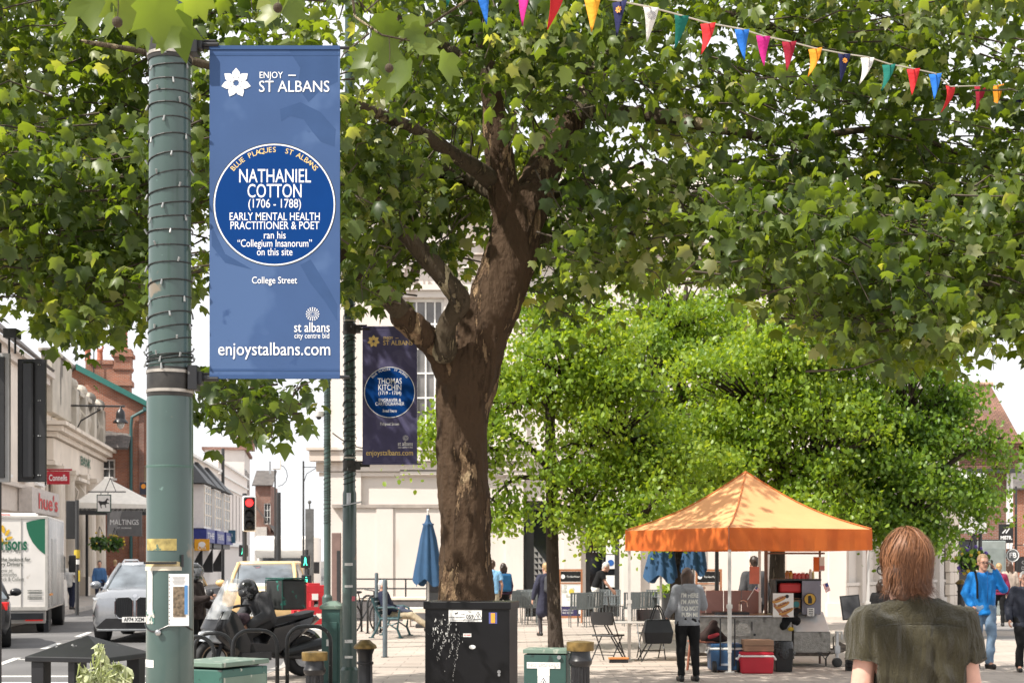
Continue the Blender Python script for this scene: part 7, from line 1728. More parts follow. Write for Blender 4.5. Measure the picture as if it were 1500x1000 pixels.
for v, n in zip(me.vertices, ns):
    x, y, z = v.co / S; arm_ = abs(x) > .17
    back = y > .02
    a = noise.noise(V((x * 13 + 3, y * 9, z * 2.8 + x * 3))) * .0115 + noise.noise(V((x * 30 + z * 8, y * 20, z * 9 - x * 6))) * .0050 + noise.noise(V((x * 8 - z * 7, y * 8, z * 8))) * .0065
    rg_ = lambda *q: .28 - abs(noise.noise(V(q)))
    a = a * .8 + rg_(x * 11 + 5, y * 6, z * 2.2 + x * 2.5) * .036 + rg_(x * 9 - z * 6, y * 5, z * 7 + 4) * .022 + rg_(x * 21 + 1, y * 12, z * 6) * .011 + noise.noise(V((x * 60, y * 60, z * 40))) * .0012
    if back and not arm_:
        a *= 1.0 if z < 1.40 else max(.22, 1 - (z - 1.40) * 12)
        pl = max(0, 1 - abs(x - .0) / .016) + max(0, 1 - abs(x + .03) / .010)       # box pleat under the yoke
        if z < 1.405: a += .008 * pl * max(0, 1 - (1.405 - z) * 4)
        a -= .0055 * math.exp(-((z - 1.408 - .012 * math.cos(x * 9)) / .0045) ** 2)
    if arm_: a = a * .9 - .005 * math.exp(-((abs(x) - .182) / .006) ** 2) * (z > 1.2)
    v.co = v.co + n * max(a, -.010 - .012 * (abs(x) < .13)) * S
m = MB(); bv = BVHTree.FromPolygons([v.co for v in me.vertices], [tuple(p.vertices) for p in me.polygons]); pts_ = []
for k in range(41):
    x = (-.165 + .33 * k / 40) * S; z = (1.408 + .012 * math.cos(x * 9)) * S; h = bv.ray_cast(V((x, .6, z)), V((0, -1, 0)))
    if h[0] is not None: pts_.append(h[0] + V((0, .0005, 0)))
m.tube(pts_, .0028, 5); m.build('yoke_seam', OLIVE, o, smooth=True)
# hair: thousands of fine strands over the skull
def hair_strands(th, hd, Mh, S, n, cols, zmin, seed=3):
    rg = np.random.default_rng(seed); vs = []; fs = []; rn = []
    r3 = V((.080, .102, .106)); c0 = V((0, .014, .037)); NC = 260
    cl_ = [(rg.uniform(0, 2 * PI), R(88) * rg.uniform(0, 1) ** .7, rg.normal(0, 1, 4), rg.uniform(0, 1)) for _ in range(NC)]
    for i in range(n):
        ca, ct_, cw, ccol = cl_[rg.integers(NC)]
        az = ca + rg.normal(0, .11) / max(.25, math.sin(ct_)); th_ = max(.01, ct_ + rg.normal(0, .07)); a = az; facey = math.cos(az - PI) > .35
        lay = 1.015 + .085 * rg.uniform(0, 1) ** 1.5 + .028 * cw[3] + (.16 * rg.uniform(0, 1) if ccol > .94 and ct_ < .9 else 0) - (.05 if ccol < .3 else 0)
        zend = (zmin + .01 + (abs(cw[2]) * .055 if ccol > .45 else .012 * cw[2]) + rg.uniform(-.02, .02)) if not facey else rg.uniform(.01, .05)
        p = []; down = False; w_ = rg.uniform(.0008, .0018); ph = rg.uniform(0, 6); wl = rg.normal(0, 1, 3)
        for k in range(20):
            if not down:
                q = c0 + V((r3.x * math.sin(th_) * math.sin(a), r3.y * math.sin(th_) * math.cos(a), r3.z * math.cos(th_))) * (lay + .012 * math.sin(k * 1.3 + ph))
                th_ += R(12); a += .05 + .05 * cw[0] + .02 * wl[0]; down = th_ > R(100)
            else:
                t_ = max(0, min(1, (q.z - zmin) / .12)); fl = -.075 if q.z > zmin + .035 else .03 + .06 * cw[1]
                q = q + V((q.x * fl + cw[0] * .0030 + wl[1] * .0016 + .0022 * math.sin(ph + k), (q.y - .03) * fl + cw[1] * .0022 + wl[2] * .0014, -.019))
            wv = .0045 * math.sin(k * .75 + cw[3] * 5 + 40 * ca) * min(1, k / 5); nq = V((q.x, q.y, 0)).normalized() if abs(q.x) + abs(q.y) > 1e-6 else V((1, 0, 0))
            p.append(q + V((-nq.y, nq.x, 0)) * wv + nq * abs(wv) * 1.1)
            if q.z < zend: break
        if len(p) < 3: continue
        o0 = len(vs)
        for k, q in enumerate(p):
            rad = V((q.x + wl[1] * .02, q.y - .014 + wl[2] * .02, .3 * (q.z - .03) + wl[0] * .02)); t_ = (p[min(k + 1, len(p) - 1)] - p[max(0, k - 1)]); sd = rad.cross(t_)
            sd = sd.normalized() if sd.length > 1e-9 else V((1, 0, 0)); ww = w_ * (1 - .85 * (k / (len(p) - 1)) ** 2)
            for s in (-1, 1): vs.append((hd + Mh @ (q + sd * ww * s)) * S)
        for k in range(len(p) - 1): fs.append((o0 + 2 * k, o0 + 2 * k + 1, o0 + 2 * k + 3, o0 + 2 * k + 2)); rn.append(min(1, max(0, ccol * .55 + rg.uniform(0, .5))))
    m_ = bpy.data.materials.new('auburn_hair'); m_.use_nodes = True; t_ = m_.node_tree; b_ = t_.nodes['Principled BSDF']
    at = t_.nodes.new('ShaderNodeAttribute'); at.attribute_name = 'rnd'; rp = t_.nodes.new('ShaderNodeValToRGB'); rp.color_ramp.elements[0].color = (*cols[0], 1); rp.color_ramp.elements[1].color = (*cols[1], 1)
    t_.links.new(at.outputs['Fac'], rp.inputs['Fac']); t_.links.new(rp.outputs['Color'], b_.inputs['Base Color']); b_.inputs['Roughness'].default_value = .5; b_.inputs['Specular IOR Level'].default_value = .35
    return rmesh('hair', np.array([tuple(v) for v in vs]), np.array(fs), m_, np.array(rn), th)
Mh = rotm(4, 0, 16)
hair_strands(o, j['hd'], Mh, S, 13000, ((.045, .017, .008), (.25, .108, .047)), -.085)
m = MB(); hd = j['hd']; hp = lambda x, y, z: hd + Mh @ V((x, y, z)); m.sph(hp(0, .016, .038), (.076, .096, .098), 16, rot=Mh)
for x in (-.045, 0, .045): m.cap(hp(x, .045, 0), hp(x * .8, .045, -.10), .048, .028, 10)
m.v = [(a * S, b * S, c * S) for a, b, c in m.v]; 
def cut_(co, n):
    q = Mh.inverted() @ (co / S - hd); return (Mh @ V((0, .05 + (-.03 - q.y), 0))) * S if (q.y < -.03 and q.z < .08) else V((0, 0, 0))
fuse(m, 'hair_base', mat('auburn_root', (.06, .025, .012), .6, var=.3, scale=60), o, .008, 2, disp=cut_)

# ---- man in the blue jacket, on the phone
d = 22.4
BLUEJ = cloth('bright_blue_jacket', (.012, .19, .56), .08, 5, .3, 24, .6)
o, j, S, tp = person('man in bright blue jacket and jeans walking towards us, phone at his ear', G(1440, d), 4, 1.79,
    dict(ela=(-.26, .05, 1.16), wra=(-.20, -.05, .96), elb=(.30, -.06, 1.22), wrb=(.155, -.08, 1.50), kna=(-.09, .00, .5), ana=(-.085, .10, .10), toa=(-.10, -.05, .03), knb=(.09, -.11, .52), anb=(.05, -.10, .09), tob=(.07, -.25, .035)),
    BLUEJ, DENIM, SHOEB, hair=HAIRS, glasses=True, hood=cloth('grey_lining', (.45, .42, .38)), tt=1.5, hem=.06, flare=1.2, lt=1.3)
tag(MB().box((0, 0, 0), (.012, .07, .14), rot=rotm(12, 0, 0)).build('mobile_phone', BLACK), 'black mobile phone held to the ear of the man in the blue jacket', 'phone').location = V(G(1440, d)) + V((.125, -.03, 1.635))
MB().box((.0, -.165, 1.28), (.012, .01, .5)).build('zip', mat('zip_blue', (.01, .12, .38), .5), o)
m = MB(); m.tube([(-.14, -.12, 1.1), (-.15, -.13, 1.36), (-.13, .0, 1.53), (-.12, .13, 1.4)], .018, 6); m.build('rucksack_strap', BLKCLOTH, o)
# ---- person in dark jacket cut by the right edge
person('shorter person in navy rain jacket and black trousers cut by the right edge', G(1501, 21.7), -6, 1.53, dict(ela=(-.27, .02, 1.15), wra=(-.28, -.06, .92), kna=(-.09, -.08, .5), ana=(-.1, -.02, .09), toa=(-.11, -.17, .03)), cloth('navy_rain_jacket', (.02, .023, .036), .1, 5, .3, 24, .6), BLKCLOTH, SHOEB, hair=HAIRG, glasses=True, tt=2.2, hem=.1, lt=1.6, flare=1.2)
# ---- woman in the grey hoodie at the stall
d = 20.0
GREYM = cloth('grey_marl', (.27, .28, .30), .12, 60, .3, 30)
o, j, S, tp = person('woman in a grey hoodie with white lettering and black leggings waiting at the stall', G(1007, d), 186, 1.60,
    dict(sha=(-.165, .02, 1.41), shb=(.165, .02, 1.41), ela=(-.25, -.02, 1.15), wra=(-.20, -.16, 1.30), elb=(.26, .05, 1.14), wrb=(.285, -.10, 1.02), hia=(-.085, 0, .92), kna=(-.12, -.02, .5), ana=(-.13, .02, .09), knb=(.10, -.02, .5), anb=(.105, .03, .09), hd=(0, -.03, 1.60)),
    GREYM, BLKCLOTH, SHOEB, hair=HAIRB, hairlen=.17, hood=GREYM, tt=1.7, hem=.02, head=(14, -8), topname='hoodie', legname='leggings', lt=1.4, voxel=.009)
decal(o, tp, [("I'M HERE", .085, -.005, 1.205, .245), ("I'M AWK", .085, -.005, 1.115, .25), ('DO NOT', .085, -.01, 1.022, .235), ('PUSH ME', .08, -.01, .935, .235)], mat('hoodie_print', (.70, .69, .64), .7), .16)
hb = thing('handbag', 'black leather tote handbag hanging from the arm of the woman in the hoodie', 'handbag', V((X(963, 19.9), 19.9, Z(942, 19.9))), 12)
m = MB(); m.loft([[V((-.19, -.07, 0)), V((.19, -.07, 0)), V((.19, .07, 0)), V((-.19, .07, 0))], [V((-.215, -.085, .16)), V((.215, -.085, .16)), V((.215, .085, .16)), V((-.215, .085, .16))], [V((-.17, -.04, .34)), V((.17, -.04, .34)), V((.17, .04, .34)), V((-.17, .04, .34))]]); m.build('bag', mat('bag_leather', (.012, .012, .013), .35, var=.3), hb, bevel=.02)
for y in (-.045, .045): m = MB(); m.tube([(-.10 + .2 * t, y, .33 + .20 * math.sin(PI * t)) for t in [i / 12 for i in range(13)]], .010, 6); m.build('handle', BLACK, hb)
# ---- vendor, table wiper, walkers
d = 26.2
person('man in a black jacket standing with his back to us behind the stall counter', G(1104, d), 196, 1.77, {}, DKGREY, BLKCLOTH, SHOEB, hair=HAIRD, tt=2, voxel=.012)
d = 38
o, j, S, tp = person('grey haired man in a black polo shirt leaning over to wipe a cafe table', G(872, d), 84, 1.74, dict(che=(0, -.10, 1.24), nck=(0, -.20, 1.42), hd=(0, -.29, 1.52), sha=(-.17, -.16, 1.38), shb=(.17, -.16, 1.38), ela=(-.20, -.30, 1.10), wra=(-.14, -.46, .90), elb=(.21, -.26, 1.10), wrb=(.16, -.44, .92)), BLKCLOTH, WHITECL, SHOEB, hair=HAIRG, sleeve=.3, head=(18, 0), topname='polo_shirt', voxel=.013)
d = 32
NAVYC = cloth('navy_coat', (.035, .036, .06))
o, j, S, tp = person('fair haired woman in a knee length navy coat passing behind the slim trunk', G(799, d), 205, 1.64, dict(ela=(-.25, .02, 1.13), elb=(.26, .0, 1.13), wrb=(.30, -.06, .90), knb=(.10, -.1, .5), anb=(.11, -.04, .09), tob=(.11, -.18, .03), ana=(-.08, .14, .14), toa=(-.09, .04, .03)), NAVYC, cloth('dark_tights', (.05, .045, .05)), SHOEB, hair=HAIRBL, coat=.36, tt=1.6, voxel=.012, lt=.4, topname='coat', legname='tights')
m = MB(); m.cap((-.12, .18, 1.05), (-.12, .18, 1.28), .11, .10); m.cap((.02, .18, 1.05), (.02, .18, 1.28), .10, .09); q = fuse(m, 'backpack', DKGREY, None, .015, 5); q.parent = None; q.location = o.location; q.rotation_euler = o.rotation_euler; tag(q, 'dark rounded backpack worn by the woman in the navy coat', 'backpack')
d = 36
person('man in a pale blue T-shirt seen from behind, right of the plane trunk', G(721, d), 186, 1.70, dict(ela=(-.25, .04, 1.12), elb=(.25, .04, 1.12)), cloth('sky_blue_tshirt', (.20, .40, .62), .06), cloth('beige_shorts', (.35, .30, .22)), SHOEB, skin=SKIN2, hair=HAIRB, sleeve=.28, topname='t_shirt', voxel=.012, tt=1.4)
o, j, S, tp = person('dark haired person carrying a blue rucksack beside the man in the pale blue T-shirt', G(737, 37), 200, 1.62, {}, cloth('dark_purple_top', (.06, .03, .06)), BLKCLOTH, SHOEB, hair=HAIRD, hairlen=.10, voxel=.013)
m = MB(); m.box((0, .20, 1.12), (.30, .18, .46)); q = m.build('rucksack', cloth('blue_rucksack', (.02, .10, .22)), None, bevel=.05); q.location = o.location; q.rotation_euler = o.rotation_euler; tag(q, 'blue rucksack on the back of the dark haired person by the trunk', 'rucksack')
# ---- seated man on the bench
BN = next(c for c in C.objects if c.name == 'bench'); d = BN.location.y
o, j, S, tp = person('white haired man in a navy jumper lounging on the bench, legs stretched out', (BN.location.x - .02, d - .05, 0), 84, 1.72,
    dict(pel=(0, .06, .50), che=(0, .20, .82), nck=(0, .26, 1.0), hd=(0, .24, 1.14), sha=(-.17, .22, .96), shb=(.17, .22, .96), ela=(-.27, .16, .70), wra=(-.20, -.10, .62), elb=(.27, .14, .70), wrb=(.14, -.10, .62), hia=(-.09, 0, .50), hib=(.09, 0, .50), kna=(-.12, -.42, .50), knb=(.11, -.44, .47), ana=(-.12, -.80, .22), anb=(.12, -.84, .16), toa=(-.13, -.90, .32), tob=(.13, -.95, .26)),
    NAVY, cloth('beige_chinos', (.40, .33, .23)), SHOEB, hair=HAIRG, tt=1.8, lt=1.4, voxel=.012, topname='jumper')
m = MB(); m.cap((-.12, -.10, .60), (-.10, -.36, .56), .07, .06); m.cap((.12, -.08, .60), (.10, -.36, .54), .07, .06); m.cap((-.1, -.2, .62), (.1, -.2, .6), .07); q = fuse(m, 'folded_coat', cloth('slate_coat', (.07, .08, .12)), None, .012, 5, disp=wrinkle(.012)); q.location = o.location; q.rotation_euler = o.rotation_euler; tag(q, 'slate blue coat lying across the lap of the man on the bench', 'coat')
# ---- riders
d = 20.4; SCT = next(c for c in C.objects if c.name == 'delivery_scooter'); sl_ = SCT.location + rotm(0, 0, 45) @ V((.16, 0, 0))
HELM = mat('black_helmet', (.018, .019, .02), .22, var=.2, coat=.5)
person('rider in charcoal jacket and black helmet sitting on the scooter, head bent', sl_, -56, 1.70,
    dict(pel=(0, 0, .84), che=(0, -.11, 1.10), nck=(0, -.20, 1.24), hd=(0, -.29, 1.31), sha=(-.19, -.13, 1.20), shb=(.19, -.13, 1.20), ela=(-.30, -.22, .98), wra=(-.14, -.42, .86), elb=(.29, -.12, .95), wrb=(.22, -.36, .80), hia=(-.10, -.05, .82), hib=(.10, -.05, .82), kna=(-.24, -.42, .66), knb=(.24, -.42, .66), ana=(-.27, -.32, .26), anb=(.28, -.30, .14), toa=(-.28, -.46, .20), tob=(.30, -.44, .06)),
    DKGREY, cloth('charcoal_trousers', (.03, .029, .03)), mat('pale_trainer', (.4, .38, .36), .6), skin=SKIN2, helmet=HELM, head=(38, 0), tt=2.6, lt=1.6, hood=BLKCLOTH, voxel=.010, amp=.010)
hb = thing('waist_pouch', 'dusky purple waist pouch at the front of the scooter rider', 'pouch', sl_ + rotm(0, 0, -56) @ V((0.08, -.40, .88)), -56); m = MB(); m.cap((-.10, 0, 0), (.10, 0, 0), .075); m.cap((-.08, -.02, -.05), (.08, -.02, -.05), .06); fuse(m, 'pouch', cloth('dusky_purple', (.10, .07, .085)), hb, .012, 4); MB().box((0, -.075, .03), (.16, .01, .012)).build('zip', BLACK, hb)
person('rider in a dark brown jacket and black helmet standing beside the scooter', G(285, 21.3), 76, 1.63, dict(ela=(-.25, -.08, 1.16), wra=(-.16, -.30, 1.22), elb=(.25, -.02, 1.14), wrb=(.20, -.22, 1.08)), cloth('brown_black_jacket', (.035, .026, .024), .3), BLKCLOTH, SHOEB, helmet=HELM, tt=2.2, lt=1.4, voxel=.011)
# ---- distant walkers
o, j, S, tp = person('distant walker in a white top carrying a pale grey backpack on the left pavement', G(104, 49), 160, 1.70, dict(knb=(.1, -.12, .52), anb=(.1, -.1, .1)), WHITECL, NAVY, SHOEB, hair=HAIRB, sleeve=.3, voxel=.016, skin=SKIN2)
m = MB(); m.box((0, .20, 1.02), (.34, .2, .5)); q = m.build('backpack', cloth('pale_grey_pack', (.42, .42, .42)), None, bevel=.06); q.location = o.location; q.rotation_euler = o.rotation_euler; tag(q, 'pale grey backpack on the walker beside the tall dark signal board', 'backpack')
person('distant walker in a blue shirt on the left pavement beyond the silver SUV', G(146, 54), 20, 1.68, {}, cloth('blue_shirt', (.06, .14, .30)), NAVY, SHOEB, hair=HAIRD, voxel=.016)
person('distant walker whose head shows over the roof of the silver SUV', G(169, 58), 170, 1.72, {}, cloth('maroon_shirt', (.20, .08, .06)), NAVY, SHOEB, skin=SKIN2, hair=HAIRBL, voxel=.016)
person('pedestrian in a plum top and black trousers walking away beyond the blue jacket', G(1463, 36.5), 175, 1.62, dict(knb=(.1, -.12, .52), anb=(.1, -.1, .1)), cloth('plum_top', (.20, .02, .06)), BLKCLOTH, SHOEB, hair=HAIRBL, voxel=.014)
person('long haired woman in a pale coat walking away on the far right pavement', G(1478, 39), 185, 1.66, {}, cloth('pale_coat', (.42, .34, .28)), DKGREY, SHOEB, hair=HAIRB, hairlen=.2, coat=.3, voxel=.014, topname='coat')
person('small person in black half hidden behind the shoulder of the man in olive', G(1291, 25), 150, 1.36, {}, BLKCLOTH, BLKCLOTH, SHOEB, hair=HAIRD, hairlen=.12, voxel=.013)
# ================================================================ market stall
A_, B_, D_ = V((3.28, 21.5, 0)), V((1.92, 24.0, 0)), V((5.78, 22.86, 0)); E_ = B_ + D_ - A_
TENT = bpy.data.materials.new('orange_canvas'); TENT.use_nodes = True
t_ = TENT.node_tree; b_ = t_.nodes['Principled BSDF']; b_.inputs['Roughness'].default_value = .7
n_ = t_.nodes.new('ShaderNodeTexNoise'); n_.inputs['Scale'].default_value = 2.2; n_.inputs['Detail'].default_value = 7; tc_ = t_.nodes.new('ShaderNodeTexCoord'); t_.links.new(tc_.outputs['Object'], n_.inputs['Vector'])
r_ = t_.nodes.new('ShaderNodeValToRGB'); r_.color_ramp.elements[0].position = .3; r_.color_ramp.elements[1].position = .62; r_.color_ramp.elements[0].color = (.52, .105, .012, 1); r_.color_ramp.elements[1].color = (.72, .175, .025, 1); t_.links.new(n_.outputs['Fac'], r_.inputs['Fac']); t_.links.new(r_.outputs['Color'], b_.inputs['Base Color'])
tl_ = t_.nodes.new('ShaderNodeBsdfTranslucent'); tl_.inputs['Color'].default_value = (.85, .25, .04, 1); ms_ = t_.nodes.new('ShaderNodeMixShader'); ms_.inputs[0].default_value = .25
t_.links.new(b_.outputs[0], ms_.inputs[1]); t_.links.new(tl_.outputs[0], ms_.inputs[2]); t_.links.new(ms_.outputs[0], t_.nodes['Material Output'].inputs['Surface'])
ROOF = mat('peach_canvas', (.84, .43, .19), .75, var=.08, scale=2)  # roof canvas paler than the valance
ROOF_T = ROOF.node_tree; tl2 = ROOF_T.nodes.new('ShaderNodeBsdfTranslucent'); tl2.inputs['Color'].default_value = (.9, .40, .12, 1); ms2 = ROOF_T.nodes.new('ShaderNodeMixShader'); ms2.inputs[0].default_value = .25
ROOF_T.links.new(ROOF_T.nodes['Principled BSDF'].outputs[0], ms2.inputs[1]); ROOF_T.links.new(tl2.outputs[0], ms2.inputs[2]); ROOF_T.links.new(ms2.outputs[0], ROOF_T.nodes['Material Output'].inputs['Surface'])
cen = (A_ + E_) / 2
tent = thing('market_tent', 'orange pop up market tent with a peaked roof and four thin legs', 'tent', cen)
zb, ztp, zap = 1.86, 2.19, 3.15
cs = [A_, D_, E_, B_]
m = MB()
def sag(p, q, t): return p.lerp(q, t)
for i in range(4):
    p, q = cs[i] + V((0, 0, ztp)), cs[(i + 1) % 4] + V((0, 0, ztp)); ap = cen + V((0, 0, zap)); N = 12; rows = []
    for r in range(N + 1):
        t = r / N; a = p.lerp(ap, t); b = q.lerp(ap, t); row = []
        for c in range(N + 1):
            s = c / N; z_ = a.lerp(b, s); z_ = z_ + V((0, 0, -.16 * math.sin(PI * t) * .75 - .05 * math.sin(PI * s) * (1 - t) * math.sin(PI * min(1, t * 1.5)))); row.append(z_)
        rows.append(row)
    vs = [v for row in rows for v in row]; m.add(vs, [(r * (N + 1) + c, r * (N + 1) + c + 1, (r + 1) * (N + 1) + c + 1, (r + 1) * (N + 1) + c) for r in range(N) for c in range(N)])
m.build('roof', ROOF, tent, world=True)
m = MB()
for i in range(4):
    p, q = cs[i], cs[(i + 1) % 4]; N = 24; out_ = ((p + q) / 2 - cen).normalized(); vs = []
    for k in range(N + 1):
        for z_ in (ztp + .005, (ztp + zb) / 2, zb): w_ = (.012 * math.sin(k * 1.7) + .008 * math.sin(k * .6 + i)) * (ztp - z_) / .33; vs.append(p.lerp(q, k / N) + out_ * (.012 + w_) + V((0, 0, z_ - (.012 * math.sin(PI * k / N) if z_ == zb else 0))))
    m.add(vs, [(k * 3 + j_, k * 3 + 3 + j_, k * 3 + 4 + j_, k * 3 + 1 + j_) for k in range(N) for j_ in (0, 1)])
m.build('valance', TENT, tent, world=True)
m = MB()
for i in range(4):
    p = cs[i]; ap = cen + V((0, 0, zap + .006)); m.mark(); m.tube([(p + V((0, 0, ztp + .01))).lerp(ap, t) - V((0, 0, .16 * math.sin(PI * t) * .75 - .006)) for t in [k / 12 for k in range(13)]], .011, 6)
m.each('seam', mat('seam_orange', (.50, .14, .03), .7), tent, world=True)
m = MB()
for i, p in enumerate(cs):
    q = p + (cen - p).normalized() * .06; lean = V((-.04, 0, 0)) if i == 3 else V((0, 0, 0)); m.mark(); m.box(q + V((0, 0, 1.1)), (.045, .045, 2.2)); m.box(q + V((0, 0, .65)), (.056, .056, .7)); m.box(q + V((0, 0, 1.0)), (.08, .07, .06)); m.box(q + V((0, 0, .01)), (.14, .14, .02))
m.each('leg', ALU, tent, world=True)
m = MB()
for i in range(4):
    p, q = cs[i], cs[(i + 1) % 4]; p2, q2 = p.lerp(cen, .04), q.lerp(cen, .04)
    for a, b in ((.0, .5), (.5, 1)): m.tube([p2.lerp(q2, a) + V((0, 0, 2.12)), p2.lerp(q2, b) + V((0, 0, 1.92))], .012, 5); m.tube([p2.lerp(q2, a) + V((0, 0, 1.92)), p2.lerp(q2, b) + V((0, 0, 2.12))], .012, 5)
m.build('truss', ALU, tent, world=True)
br = thing('broom_head', 'orange broom head lying at the foot of the left tent leg', 'broom', G(906, 23.6), 4); MB().box((0, 0, .075), (.34, .09, .035)).build('head', mat('broom_orange', (.55, .22, .07), .6), br, bevel=.01); MB().box((0, 0, .03), (.31, .07, .06)).build('bristles', DKMETAL, br)

# cart
d = 22.7
ct = thing('hot_dog_trailer', 'hot dog trailer of dull checker metal with tow bar under the orange tent', 'trailer', G(1100, d), 0)
XX = lambda px, dd=d: X(px, dd) - ct.location.x; ZZ = lambda py, dd=d: Z(py, dd)
CHK = mat('checker_metal', (.30, .29, .27), .42, .75, var=.22, scale=14, bump=.6, bscale=70, spots=((.16, .15, .14), 3, .60)); CLOTHW = mat('white_counter_cover', (.62, .61, .60), .5, var=.06)
zt = ZZ(903)
m = MB(); m.box(((XX(1012) + XX(1160)) / 2, .45, (zt + .22) / 2 + .0), (XX(1160) - XX(1012), .9, zt - .22)); m.build('body', CHK, ct, bevel=.01)
m = MB(); m.box(((XX(1008) + XX(1162)) / 2, .44, zt + .015), (XX(1162) - XX(1008), .98, .03)); m.build('counter', STEEL, ct, bevel=.005)
m = MB(); m.box((XX(1078), -.012, ZZ(922)), (.46, .02, .20)); f = m.build('hatch', CHK, ct); MB().box((XX(1101), -.03, ZZ(916)), (.014, .02, .14)).build('handle', BLACK, f)
m = MB(); m.lathe([(.02, 0), (.02, .02)], (XX(1105), -.01, ZZ(929)), 10, rot=rotm(90)); m.build('lock', DKMETAL, ct)
m = MB(); x0, x1 = XX(1163), XX(1217); m.box(((x0 + x1) / 2, .42, (ZZ(925) + ZZ(956)) / 2), (x1 - x0, .8, ZZ(925) - ZZ(956))); m.build('front_box', CHK, ct, bevel=.01)
m = MB(); m.prism([(0, 0), (.84, 0), (.84, .30), (.50, .30)], x1 - x0 - .02, (x1 - .01, .01, ZZ(925) + .003), (0, 1, 0), (0, 0, 1)); m.build('hood', CLOTHW, ct, bevel=.01)
m = MB(); m.prism([(-.10, -.08), (.06, .02), (.05, .11), (-.04, .10)], .008, (XX(1190), .27, ZZ(912)), (1, 0, 0), V((0, .85, .52)).normalized()); m.build('hood_print', mat('grey_graphic', (.12, .12, .13), .6), ct)
m = MB(); m.box((XX(1110), .45, .20), (XX(1222) - XX(1010), .7, .07)); m.tube([(XX(1215), .1, .22), (XX(1243), .4, .24)], .035); m.tube([(XX(1215), .75, .22), (XX(1243), .4, .24)], .035); m.box((XX(1240), .4, .27), (.24, .1, .09)); m.tube([(XX(1236), .4, .3), (XX(1233), .4, .46), (XX(1229), .4, .46), (XX(1229), .4, .3)], .012); m.box((XX(1244), .4, .32), (.2, .06, .05), rot=rotm(0, 25)); m.build('tow_bar', mat('rusty_steel', (.14, .12, .10), .6, .5, var=.4, scale=16), ct)
m = MB(); m.cyl((XX(1225), -.05, .10), (XX(1225), -.05, .56), .028); m.box((XX(1225), -.05, .28), (.08, .1, .12)); m.tube([(XX(1222), -.05, .56), (XX(1232), -.05, .56), (XX(1232), -.05, .44)], .012); jw = m.build('jockey_stand', STEEL, ct); MB().cyl((XX(1225), -.09, .075), (XX(1225), -.01, .075), .078, n=18).build('jockey_wheel', RUBBER, jw, bevel=.01)
for x in (XX(1060), XX(1125)):
    MB().cyl((x, .06, .19), (x, .2, .19), .19, n=22).build('wheel', RUBBER, ct, bevel=.02)
m = MB(); m.tube([(XX(1216), .0, .24), (XX(1208), -.03, .12), (XX(1204), -.03, .19), (XX(1198), -.02, .22)], .01, 5); m.tube([(XX(1209), -.03, .14), (XX(1209), -.03, .02)], .014, 6); m.build('trailer_cable', BLACK, ct)
PINK = mat('tinted_screen', (.30, .16, .14), .35, var=.12, scale=3)
m = MB()
for a, b in ((1012, 1044), (1045, 1071), (1072, 1098), (1099, 1125)): m.mark(); m.box(((XX(a) + XX(b)) / 2, .86, (ZZ(903) + ZZ(868)) / 2 + .02), (XX(b) - XX(a), .03, ZZ(868) - ZZ(903)))
m.each('splash_screen', PINK, ct, bevel=.008)
m = MB(); m.tube([(XX(1090), .5, zt + .03), (XX(1090), .5, zt + .20), (XX(1092), .48, zt + .24), (XX(1096), .46, zt + .25), (XX(1101), .44, zt + .22), (XX(1102), .44, zt + .14)], .012); m.build('tap', mat('copper_tap', (.55, .36, .28), .25, .9), ct)
m = MB(); m.box((XX(1075), .35, zt + .05), (.55, .4, .04)); m.box((XX(1060), .35, zt + .035), (.6, .1, .02)); m.build('griddle', DKMETAL, ct)
sh = thing('stall_cupboard', 'grey sided open cupboard with a red display standing on the end of the trailer counter', 'cupboard', V((X(1169, 22.9), 23.05, zt + .03)), 0)
h_ = ZZ(850) - zt - .03; m = MB(); w_ = 66 * d / F
for x in (-w_ / 2 + .01, w_ / 2 - .01): m.box((x, .1, h_ / 2), (.02, .42, h_))
m.box((0, .30, h_ / 2), (w_ - .04, .02, h_)); m.box((0, .1, h_ + .0125), (w_ + .04, .46, .025)); m.box((0, .1, h_ * .45), (w_ - .04, .4, .02)); m.build('carcass', DKFRAME, sh)
m = MB(); m.box((.22, -.115, h_ / 2), (.30, .012, h_ - .01)); m.build('side_panel', mat('lilac_grey_panel', (.22, .22, .27), .5), sh)
m = MB(); m.box((-.10, .05, h_ * .78), (.36, .2, .16)); m.build('red_display', RED_INK, sh, bevel=.03)
m = MB(); m.box((-.02, .0, h_ * .25), (.14, .2, .25)); m.build('brown_packet', mat('kraft_brown', (.25, .16, .09), .7), sh, bevel=.01); m = MB(); m.lathe([(.05, 0), (.05, .006)], (-.02, -.105, h_ * .30), 14, rot=rotm(90)); m.build('teal_label', mat('teal_label', (.03, .22, .25), .5), sh)
